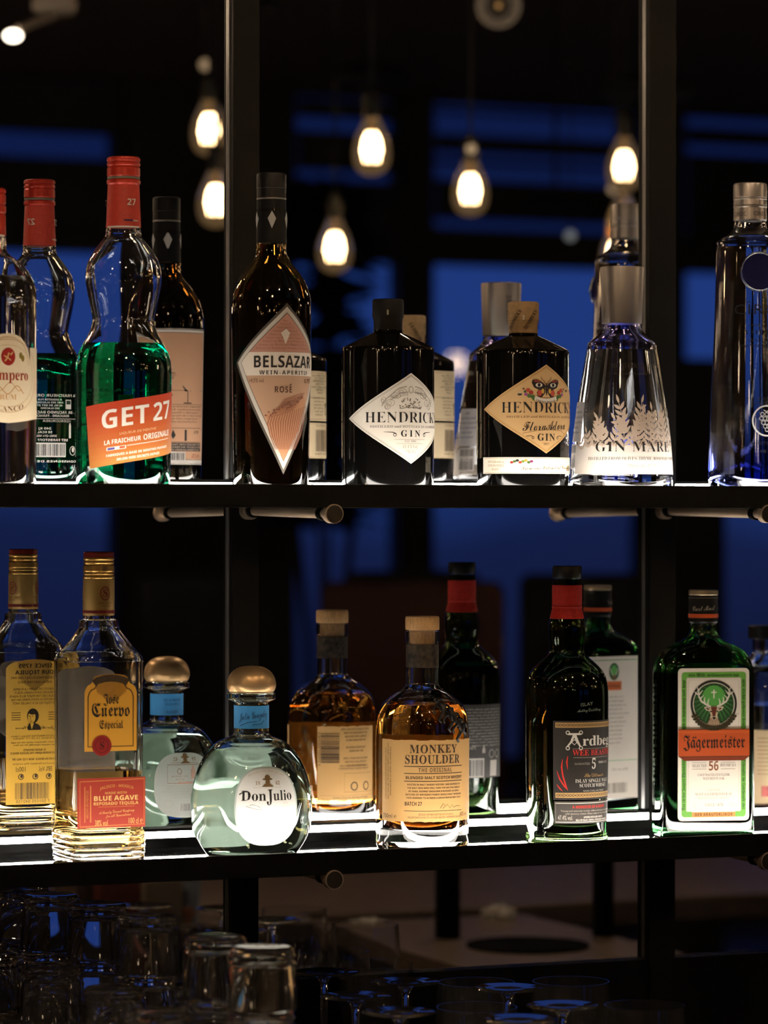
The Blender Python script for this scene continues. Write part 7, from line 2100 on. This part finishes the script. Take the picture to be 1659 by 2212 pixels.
# ------------------------------------------------ 11  islay whisky (dark green bottle)
def islay_bottle():
    b = Bottle(1224.5, -0.133, ZL, 'whisky_bottle', 'dark green whisky bottle with a red neck band and black label', 'bottle', None, 0.0, 1550)
    dg = glass('dark_green_glass', (0.16, 0.30, 0.09), 1.5)
    lq = mat('dark_whisky_in_green_glass', (0.003, 0.003, 0.0015), 0.1, spec=0.2)
    b.vessel([(28, 1250), (31, 1251), (31.5, 1256), (31, 1300), (32.5, 1318), (36, 1334), (39.5, 1352), (40, 1372), (38, 1394), (38.5, 1408), (44, 1417), (53, 1425), (69, 1439), (82, 1457), (88, 1480), (89.5, 1505), (89.5, 1540), (89, 1660), (87.5, 1720), (86, 1775), (88, 1803), (90, 1816)], dg, wall=6, base=22, level=1458, liquid=lq)
    cap_rings(b, [(29, 1222), (31, 1223), (31.6, 1225), (31.6, 1247), (30.8, 1249)], BLKCAP)
    cap_rings(b, [(31.2, 1263), (32.4, 1264.5), (32.2, 1307), (31.4, 1308), (33, 1309.5), (33, 1311.5), (31.8, 1313), (33.4, 1319), (37.2, 1335), (36.2, 1336)], mat('red_paper_band', (0.30, 0.014, 0.008), 0.6, 0, 0.15, bump=0.06, bscale=300, vary=.15), 'neck_band')
    u = U(1224, 89)
    l = Lab(4)
    x0, x1 = u(1195), 175
    xc = (x0 + x1) / 2
    l.rect(x0, 1552, x1, 1721, '#231e1a', 0)
    GO = '#a58250'
    for y in (1561, 1711):
        l.rect(x0 + 5, y - 5.5, x1 - 5, y + 5.5, GO, 1)
        n = 46
        l.line([(x0 + 7 + (x1 - x0 - 14) * i / n, y + 3 * math.sin(i * 1.9)) for i in range(n + 1)], 1.2, '#3a2a18', 2)
        l.line([(x0 + 7 + (x1 - x0 - 14) * i / n, y - 3 * math.sin(i * 1.9)) for i in range(n + 1)], 1.2, '#3a2a18', 2)
    WT = '#d9d2c6'
    # big knotwork A and the rest of the word
    ax = 16
    l.line([(ax - 15, 1607), (ax - 7, 1597), (ax, 1580)], [3, 4, 5], WT, 2)
    l.line([(ax + 13, 1607), (ax + 6, 1595), (ax, 1580)], [3, 6, 6], WT, 2)
    l.line([(ax - 13, 1580), (ax + 14, 1580)], 4, WT, 2)
    l.line([(ax - 6, 1597), (ax, 1603), (ax + 6, 1597), (ax, 1592), (ax - 6, 1597)], 1.6, WT, 2)
    for dx, dy in ((-14, 1577), (14, 1577), (-14, 1610), (14, 1610)):
        l.ring(ax + dx, dy, 3.6, 3.6, 1.8, WT, 2, 16)
    l.text('S', 'rdbeg', ax + 62, 1605, 21, WT, 90)
    l.hl(12, 150, 1611.5, .9, '#8a8378')
    l.text('S', 'WEE BEASTIE', 68, 1626, 12, '#b83228', 112)
    l.hl(14, 150, 1630.5, .9, '#8a8378')
    l.text('S', '5', 62, 1655, 22, WT, 12)
    l.text('N', 'GUARANTEED', 34, 1646, 4.6, '#8a8378', 36)
    l.text('N', 'YEARS OLD', 92, 1644, 4.6, WT, 34)
    l.text('C', 'The Ultimate', 66, 1672, 7, GO, 56)
    l.text('L', 'ISLAY SINGLE MALT', 66, 1684, 7.5, WT, 96)
    l.text('L', 'SCOTCH WHISKY', 66, 1694, 7.5, WT, 78)
    l.text('N', 'NON CHILL-FILTERED', 66, 1704, 4, '#a59e92', 60)
    RD = '#b8281f'
    for pts in ([(-9, 1634), (-11, 1650), (-8, 1670), (-2, 1690), (2, 1700)], [(2, 1627), (0, 1640), (2, 1656)], [(-21, 1659), (-15, 1676), (-6, 1690), (-1, 1697)], [(-21, 1688), (-15, 1696), (-9, 1702)]):
        l.line(pts, [1.2] + [3.2] * (len(pts) - 2) + [.8], RD, 2)
    l.rect(x0 + 2, 1724, x1, 1772, '#38322c', 0)
    l.line([(x0 + 5, 1728), (x1 - 6, 1728), (x1 - 6, 1768.5), (x0 + 5, 1768.5)], 1.4, WT, 1, True)
    l.text('B', 'A MONSTER OF A DRAM', 56, 1739, 6, RD, 88)
    l.para('N', ['Young and intensely smoky, with a roaring and untamed taste,', 'and savoury meats. Enjoy neat or in a bold cocktail.'], 62, 1746, 6, 3.4, '#b8b0a4', 150)
    l.text('N', '47.4% vol.', -3, 1764, 10, '#b8b0a4', 33)
    l.para('B', ['ARDBEG DISTILLERY LIMITED', 'ISLE OF ISLAY, ARGYLL, SCOTLAND, PA42 7EA'], 66, 1760, 6, 3.6, WT, 92)
    l.build('front_label', b.root, b.wrap(89), 0, label='black label with red claw marks and gold knotwork bands')
    # embossed words above the label
    l = Lab(4)
    l.text('N', 'ISLAY', 44, 1520, 7, '#6a7060', 30, slope=-.1)
    l.text('C', 'Ardbeg Distillery', 52, 1532, 6, '#6a7060', 60, slope=-.05)
    l.build('embossed_words', b.root, b.wrap(89.5))
    l = Lab(4)
    yb = b.yb
    l.rect(-84, yb(1518), 84, yb(1675), '#2a2622', 0)
    GY = '#a39d94'
    for i in range(13):
        l.text('N', 'Serious sweet, deep smoke with antiseptic lozenges, black pepper and pine resin finish and tar'[i * 3:i * 3 + 46], -2, yb(1530 + i * 6.4), 4.2, GY, 150)
    l.rect(-18, yb(1612), -10, yb(1622), GY, 2)
    l.rect(-16, yb(1606), -12, yb(1613), GY, 2)
    l.text('N', '70cl', 16, yb(1614), 8, GY, 22)
    l.ring(-38, yb(1624), 8, 9, 1.6, GY, 2, 18)
    l.ring(-60, yb(1624), 8, 9, 1.6, GY, 2, 18)
    l.barcode(-12, yb(1636), 40, yb(1671), K_, 3, seed=81, pad='#e6e0d6')
    l.rect(-58, yb(1638), -34, yb(1672), '#cfc8bc', 1)
    l.build('back_label', b.root, b.wrap(89, PI), 0, label='dark grey back label with small print')


# ------------------------------------------------ 12  herbal liqueur (square green bottle)
def herbal_bottle():
    rot = -math.radians(13.5)
    b = Bottle(1519, -0.1257, ZL, 'liqueur_bottle', 'square green herbal liqueur bottle with an orange banner and stag emblem', 'bottle', None, rot, 1550)
    gg = glass('bottle_green_glass', (0.10, 0.42, 0.14), 1.5)
    lq = mat('dark_herbal_liquid', (0.003, 0.0035, 0.002), 0.1, spec=0.2)
    A, B_, E = 105, 56, 5.5
    b.vessel([(26, 26, 2, 1346), (28, 28, 2, 1350), (28.5, 28.5, 2, 1358), (31, 30, 2.05, 1368), (36, 33, 2.15, 1377), (52, 39, 2.6, 1387), (72, 45, 3.3, 1396), (88, 50, 4.2, 1408), (98, 54, 5.0, 1424), (103, 55.5, E, 1440), (A, B_, E, 1460), (A, B_, E, 1500), (A, B_, E, 1760), (A - .6, B_ - .6, E, 1792), (A - 2, B_ - 2, E, 1808)],
             gg, wall=7, base=20, level=1453, liquid=lq)
    cap_rings(b, [(29, 1274), (31.6, 1275), (32, 1278), (32, 1284), (31, 1285.5)], mat('pale_gold_cap_rim', (0.48, 0.38, 0.24), .35, .9, bump=.1, bscale=900), 'cap_rim')
    cap_rings(b, [(30.6, 1285), (31.6, 1286.5), (31.6, 1342), (29, 1346)], mat('black_cap_sleeve', (0.004, 0.0036, 0.0032), .45, 0, .2, bump=.08, bscale=400), 'cap')
    l = Lab()
    l.rect(-99, 1325.5, 99, 1334, '#b5491c', 0)
    l.text('C', 'Curt Mast', 0, 1318, 10, '#8a8070', 52, slope=-.05)
    l.text('C', 'Curt Mast', 80, 1318, 10, '#8a8070', 52, slope=-.05)
    l.hl(-60, 60, 1291, .8, '#6a6254')
    l.build('cap_print', b.last, b.wrap(31.6, None, False, 31.8))
    dl_ = (b.root.rotation_euler.z) - b.view
    cd, sd = math.cos(dl_), math.sin(dl_)

    def X_(x):
        return (x - 1519 - B_ * sd) / cd
    l = Lab()
    x0, x1 = X_(1465), X_(1617)
    xc = (x0 + x1) / 2
    LW, LG, DGN = '#e9dfd0', '#5f9a3c', '#23301a'
    l.rrect(x0, 1441, x1, 1768, 9, LW, 0)
    l.rrect(x0 + 8, 1449, x1 - 7, 1760, 7, LG, 1)
    l.rrect(x0 + 18.5, 1461, x1 - 18, 1748, 3, '#d8cfbe', 2)
    l.rrect(x0 + 20.5, 1463, x1 - 20, 1746, 3, LW, 3)
    l.line([(x0 + 23, 1466), (x1 - 23, 1466), (x1 - 23, 1742), (x0 + 23, 1742)], .7, '#a8a090', 4, True)
    l.text('F', 'sein Wild, weidmaennisch jagt', xc, 1458.5, 6, DGN, 112, lay=3)
    l.text('F', 'und er beschuetzt und hegt', x0 + 15.5, 1520, 6.5, DGN, 108, rot=90, lay=3)
    l.text('F', 'Das ist des Jaegers Ehrenschild', x0 + 15.5, 1690, 6.5, DGN, 110, rot=90, lay=3)
    l.text('F', 'wie sichs gehoert den', x1 - 15, 1515, 6.5, DGN, 100, rot=-90, lay=3)
    l.text('F', 'Schoepfer im Geschoepfe ehrt', x1 - 15, 1690, 6.5, DGN, 108, rot=-90, lay=3)
    # emblem
    cy, R = 1517.5, 51.5
    l.ell(xc, cy, R, R, '#1d1f16', 5, 44)
    l.ell(xc, cy, R - 5, R - 5, '#d8d2c2', 6, 44)
    l.ell(xc, cy, R - 7, R - 7, '#1d3d1c', 7, 44)
    for k in range(26):
        a = 2 * PI * k / 26 + .1
        l.line([(xc + 20 * math.cos(a), cy - 8 + 20 * math.sin(a)), (xc + 43 * math.cos(a), cy + 43 * math.sin(a))], [2.2, .9], '#3f7a35', 8)
    l.ell(xc, cy - 16, 25, 24, '#4f9440', 9, 36)
    CRM = '#e6dfce'
    l.line([(xc, cy - 31), (xc, cy - 12)], 2.6, CRM, 10)
    l.hl(xc - 6, xc + 6, cy - 25, 2.6, CRM, 10)
    for s in (-1, 1):
        l.line([(xc + s * 7, cy + 6), (xc + s * 17, cy + 1), (xc + s * 28, cy - 6), (xc + s * 34, cy - 18), (xc + s * 34, cy - 29), (xc + s * 37, cy - 36)], [4.2, 4, 3.6, 3.2, 2.6, 1.4], CRM, 11)
        for p0, p1 in (((13, 4), (11, -12)), ((20, -1), (20, -15)), ((30, -9), (23, -19)), ((34, -17), (25, -29)), ((34, -20), (43, -27)), ((34, -27), (28, -36))):
            l.line([(xc + s * p0[0], cy + p0[1]), (xc + s * (p0[0] * .5 + p1[0] * .5 + 1.5), cy + (p0[1] + p1[1]) / 2), (xc + s * p1[0], cy + p1[1])], [3.2, 2.6, 1], CRM, 11)
        l.poly([(xc + s * 7, cy + 11), (xc + s * 14, cy + 5), (xc + s * 22, cy + 6), (xc + s * 18, cy + 13), (xc + s * 9, cy + 16)], '#cbbda4', 11)
        l.poly([(xc + s * 9, cy + 11.5), (xc + s * 14, cy + 8), (xc + s * 18, cy + 8.5), (xc + s * 14, cy + 12.5)], '#4a2a1c', 12)
    l.poly([(xc - 8, cy + 26), (xc + 8, cy + 26), (xc + 15, cy + 46), (xc + 8, cy + 51), (xc - 8, cy + 51), (xc - 15, cy + 46)], '#c9b494', 11)
    for k in range(-3, 4):
        l.line([(xc + k * 3, cy + 30), (xc + k * 4.2, cy + 48)], [1.8, 1], '#5a2e1c', 12)
    l.poly([(xc - 9, cy + 8), (xc - 5, cy + 5), (xc + 5, cy + 5), (xc + 9, cy + 8), (xc + 10, cy + 16), (xc + 6, cy + 28), (xc + 3, cy + 34), (xc - 3, cy + 34), (xc - 6, cy + 28), (xc - 10, cy + 16)], '#c9b494', 13)
    l.poly([(xc - 7, cy + 6), (xc + 7, cy + 6), (xc + 5, cy + 15), (xc + 3, cy + 26), (xc - 3, cy + 26), (xc - 5, cy + 15)], '#5a2a1a', 14)
    for s in (-1, 1):
        l.ell(xc + s * 7, cy + 16, 2.2, 1.7, '#14100c', 15, 10)
    l.poly([(xc - 4, cy + 28), (xc + 4, cy + 28), (xc + 2, cy + 33), (xc - 2, cy + 33)], '#14100c', 15)
    for k in range(17):
        a = PI * (.16 + .68 * k / 16)
        for j in (0, 1):
            l.ell(xc + (R - 1 + j * 5 - 3) * math.cos(a), cy + (R + 2 + j * 5 - 4) * math.sin(a), 4.6, 3.2, '#3a2c18' if (k + j) % 2 else '#2a2a16', 15, 10)
    # banner
    l.poly([(x0 + 1, 1630), (x0 + 14, 1639), (x1 - 12, 1639), (x1, 1630)], '#6e2c12', 13)
    l.rrect(x0, 1571.5, x1, 1630, 3, '#a9461a', 14)
    l.rect(x0 + 1, 1574, x1 - 1, 1580, '#b55020', 15)
    l.line([(x0, 1571.5), (x1, 1571.5)], 1.4, '#4a2410', 15)
    l.line([(x0, 1630), (x1, 1630)], 1.4, '#4a2410', 15)
    l.text('F', 'J\u00e4germeister'.replace('\u00e4', 'a'), xc, 1612, 27, '#17100a', 138, lay=16)
    for dx in (-45.5, -40.5):
        l.ell(xc + dx, 1589, 1.7, 1.9, '#17100a', 16, 10)
    # lower panel
    BRN = '#7a4420'
    l.text('B', '56', xc, 1660, 20, BRN, 23, lay=5)
    l.text('L', 'SELECTED', xc - 32, 1653, 6.5, '#4a4034', 32, lay=5)
    l.text('L', 'BOTANICALS', xc + 32, 1652, 6.5, '#4a4034', 35, lay=5)
    for s in (-1, 1):
        for y in (1643, 1657):
            l.hl(xc + s * 32 - 16, xc + s * 32 + 16, y, .8, '#7a6a50', 5)
    l.text('L', 'COLD MACERATED ELIXIR', xc, 1672, 5.4, '#6a6052', 71, lay=5)
    l.text('L', 'MATURED IN OAK', xc, 1680, 5.4, '#6a6052', 48, lay=5)
    l.text('L', 'CRAFTED BY', xc, 1704, 3.6, '#a49a8a', 30, lay=5)
    l.text('L', 'MAST-J\u00c4GERMEISTER SE'.replace('\u00c4', 'A'), xc, 1714, 6.5, '#7a7062', 82, lay=5)
    l.text('L', 'WOLFENBUETTEL, GERMANY', xc, 1721, 3.8, '#a49a8a', 70, lay=5)
    l.text('N', 'SINCE 1878', xc + 1, 1737, 6.5, '#6a6052', 40, lay=5, sp=14)
    l.text('N', '1,0l', xc - 44, 1740, 10, '#c9c0b0', 12, lay=5)
    l.text('N', '35%vol', xc + 43, 1739, 10, '#c9c0b0', 19, lay=5)
    l.rect(xc - 48, 1746, xc + 48, 1763, LW, 5)
    l.rect(xc - 48, 1749, xc + 48, 1760, '#b27b3c', 6)
    l.text('B', 'DER KRAUTERLIKOR', xc, 1757.5, 6.4, '#4a2c14', 84, lay=7, sp=14)
    l.build('front_label', b.root, b.flat(B_), label='white and green label with a stag under a cross above an orange banner')
    # raised lettering running up the left side, its glints put into the ink colour
    me = Lab()
    me.text('S', 'Jagermeister', 0, 0, 17, '#50604a', 226, rot=90)
    s = b.s
    me.build('embossed_side_lettering', b.root, lambda u, y, off: (-(A * s + .0006 + off), -(u - 5) * s, b.z(1582 + y)))
    l = Lab()
    yb = b.yb
    l.rrect(-78, yb(1416), 78, yb(1722), 7, '#e9dfd0', 0)
    l.hl(-70, 70, yb(1424), 2, '#5a8a52')
    l.ell(0, yb(1449), 15, 20, '#1f4a24', 1)
    l.ell(0, yb(1446), 9, 11, '#57a04a', 2)
    for sg in (-1, 1):
        l.line([(sg * 3, yb(1458)), (sg * 8, yb(1452)), (sg * 11, yb(1442))], 1.6, CRM, 3)
    l.poly([(-4, yb(1456)), (4, yb(1456)), (2, yb(1466)), (-2, yb(1466))], '#7a4a2c', 3)
    l.rect(-22, yb(1470), 22, yb(1489), '#b3571f', 4)
    l.text('F', 'Jagermeister', 0, yb(1483), 9, '#2a160a', 40, lay=5)
    for i in range(12):
        l.text('N', ('Is our dark herb liqueur', 'Jaegermeister, based on', 'our original family recipe since', 'Curt Mast. Deutscher', 'herbs, roots and fruits meticulously', 'selected, macerated and', 'carefully matured in oak. Best', 'served ice cold at minus', 'eighteen degrees as a', 'shot. Share the spirit', 'with your friends and', 'drink responsibly')[i], 4, yb(1505 + i * 9), 4.6, '#6a6054', None, lay=2)
    l.hl(-70, 70, yb(1640), 1.6, '#5a8a52')
    l.rect(34, yb(1650), 62, yb(1680), '#cfc7ba', 1)
    l.text('N', '35% vol 1,0 l', -18, yb(1662), 6, '#6a6054', 50)
    l.barcode(-40, yb(1688), 40, yb(1710), '#6a6054', 2, seed=91, pad=None)
    l.build('back_label', b.root, b.flat(B_, True), label='white back label with a small stag emblem')


# ------------------------------------------------ 13  neighbour outside the frame, seen in the mirror
def neighbour_bottle():
    b = Bottle(1900, -0.125, ZL, 'spirit_bottle', 'clear bottle with a black cap and cream label, its reflection at the lower right edge', 'bottle', None, 0.0, 1600)
    b.vessel([(30, 1392), (34, 1396), (36, 1430), (50, 1450), (74, 1470), (88, 1500), (91, 1540), (91, 1700), (90, 1800)], CLEARB, wall=6, base=16, level=1545, liquid=WATER)
    cap_rings(b, [(42, 1366), (44, 1368), (44, 1394), (42, 1396)], BLKCAP)
    l = Lab()
    l.rect(-84, 1600, 84, 1772, '#dcbf94', 0)
    for i in range(10):
        l.hl(-70, 70, 1618 + i * 9, 1.4, '#7a5a3a')
    l.rect(-60, 1726, 60, 1750, '#8a3a34', 1)
    l.build('back_label', b.root, b.wrap(91, PI))


mint_bottle()
rum_bottle()
aperitif_bottle()
apothecary(838, -0.145, 'black apothecary bottle with a white diamond label and black cap', False)
apothecary(1130, -0.1449, 'black apothecary bottle with a tan butterfly diamond label and tan paper cap', True)
tapered_gin()
vodka_bottle()
square_tequila()
round_tequila()
malt_bottle()
islay_bottle()
herbal_bottle()
neighbour_bottle()


# ================================================================== room light and render settings
def area(name, loc, target, size, power, col):
    l = bpy.data.lights.new(name, 'AREA')
    l.shape = 'DISK'
    l.size = size
    l.energy = power
    l.color = col
    o = bpy.data.objects.new(name, l)
    COL.objects.link(o)
    o.location = loc
    o.rotation_euler = (Vector(target) - Vector(loc)).to_track_quat('-Z', 'Y').to_euler()
    return o


# warm fill lights added at the ceiling to brighten the bottles, outside the picture
for i, (x, y) in enumerate(((0.3, -1.6), (1.5, -1.9), (2.7, -1.6))):
    t = empty('added_fill_light', (x, y, ZC), 'warm fill light added in the ceiling above the bar, outside the picture', 'lamp', 'added ceiling fill lights')
    MB().lathe([(0.035, -.012), (.05, -.012), (.055, -.002), (.055, -.0003), (.035, -.0003)], 32).build('trim_ring', BLACK, t, True)
    area('fill_beam', (x, y, ZC - .014), (x + .1, -.1, 1.5), 0.07, 6.5, (1.0, 0.74, 0.50))

# glowing globes added out of view as fill light for the room
FILLGLOW = emit('fill_globe_glow', (1.0, 0.72, 0.46), 36.0)
gp = None
for i, (x, y, z) in enumerate(((-1.6, -1.8, 2.1), (-0.9, -4.6, 2.2), (0.7, -5.4, 2.1), (-2.2, -3.2, 1.9), (1.2, -7.0, 2.2), (5.9, -2.4, 2.1), (7.2, -4.2, 2.2), (4.9, -1.3, 2.2), (0.9, -1.5, 2.25), (-0.3, -1.2, 2.3), (3.7, -1.1, 2.3))):
    if gp is None:
        gp = empty('fill_globe', (0, 0, 0))
        MB().lathe([(max(.05 * math.sin(PI * k / 16), 0), -.05 * math.cos(PI * k / 16)) for k in range(17)], 32).build('globe', FILLGLOW, gp, True, 60)
        MB().lathe([(0, .047), (.016, .047), (.016, .08), (0, .08)], 20).build('socket', BRASS, gp, True)
    t = gp if i == 0 else tree_copy(gp)
    t.location = (x, y, z)
    tag(t, 'glowing globe added outside the picture as fill light for the room', 'lamp', 'added fill-light globes')
    MB().tube((0, 0, .0795), (0, 0, ZC - z - .0005), .003, n=8).build('cord', CORD, t)

# the row of filament bulbs goes on to both sides of the picture
for i, (x, y, z) in enumerate(((-1.5, -2.4, 2.0), (-0.8, -2.3, 1.9), (-0.15, -2.2, 2.05), (0.8, -2.3, 1.95), (1.35, -2.1, 2.05), (4.0, -2.2, 1.95), (4.7, -2.4, 2.05), (5.4, -2.1, 1.9), (1.0, -3.0, 2.1), (-0.5, -3.3, 2.0))):
    t = tree_copy(bp_)
    for ch in list(t.children):
        if ch.name.startswith('cord'):
            bpy.data.objects.remove(ch)
    t.location = (x, y, z)
    tag(t, 'lit pendant bulb of the same row, outside the picture', 'lamp', 'pendant bulbs beyond the picture')
    MB().tube((0, 0, 0.1035), (0, 0, ZC - z - .0005), 0.0028, n=8).build('cord', CORD, t)

SC.view_settings.view_transform = 'Standard'
SC.view_settings.look = 'None'
SC.view_settings.exposure = 0.0
SC.view_settings.gamma = 1.0
SC.view_settings.use_curve_mapping = False
c = SC.cycles
c.use_denoising = True
c.denoiser = 'OPENIMAGEDENOISE'
c.denoising_input_passes = 'RGB_ALBEDO_NORMAL'
c.use_adaptive_sampling = True
c.adaptive_threshold = 0.05
c.max_bounces = 16
c.diffuse_bounces = 2
c.glossy_bounces = 8
c.transmission_bounces = 16
c.transparent_max_bounces = 8
c.caustics_reflective = True
c.caustics_refractive = True
c.blur_glossy = 0.5
c.sample_clamp_indirect = 12.0
c.sample_clamp_direct = 0.0
c.use_light_tree = True
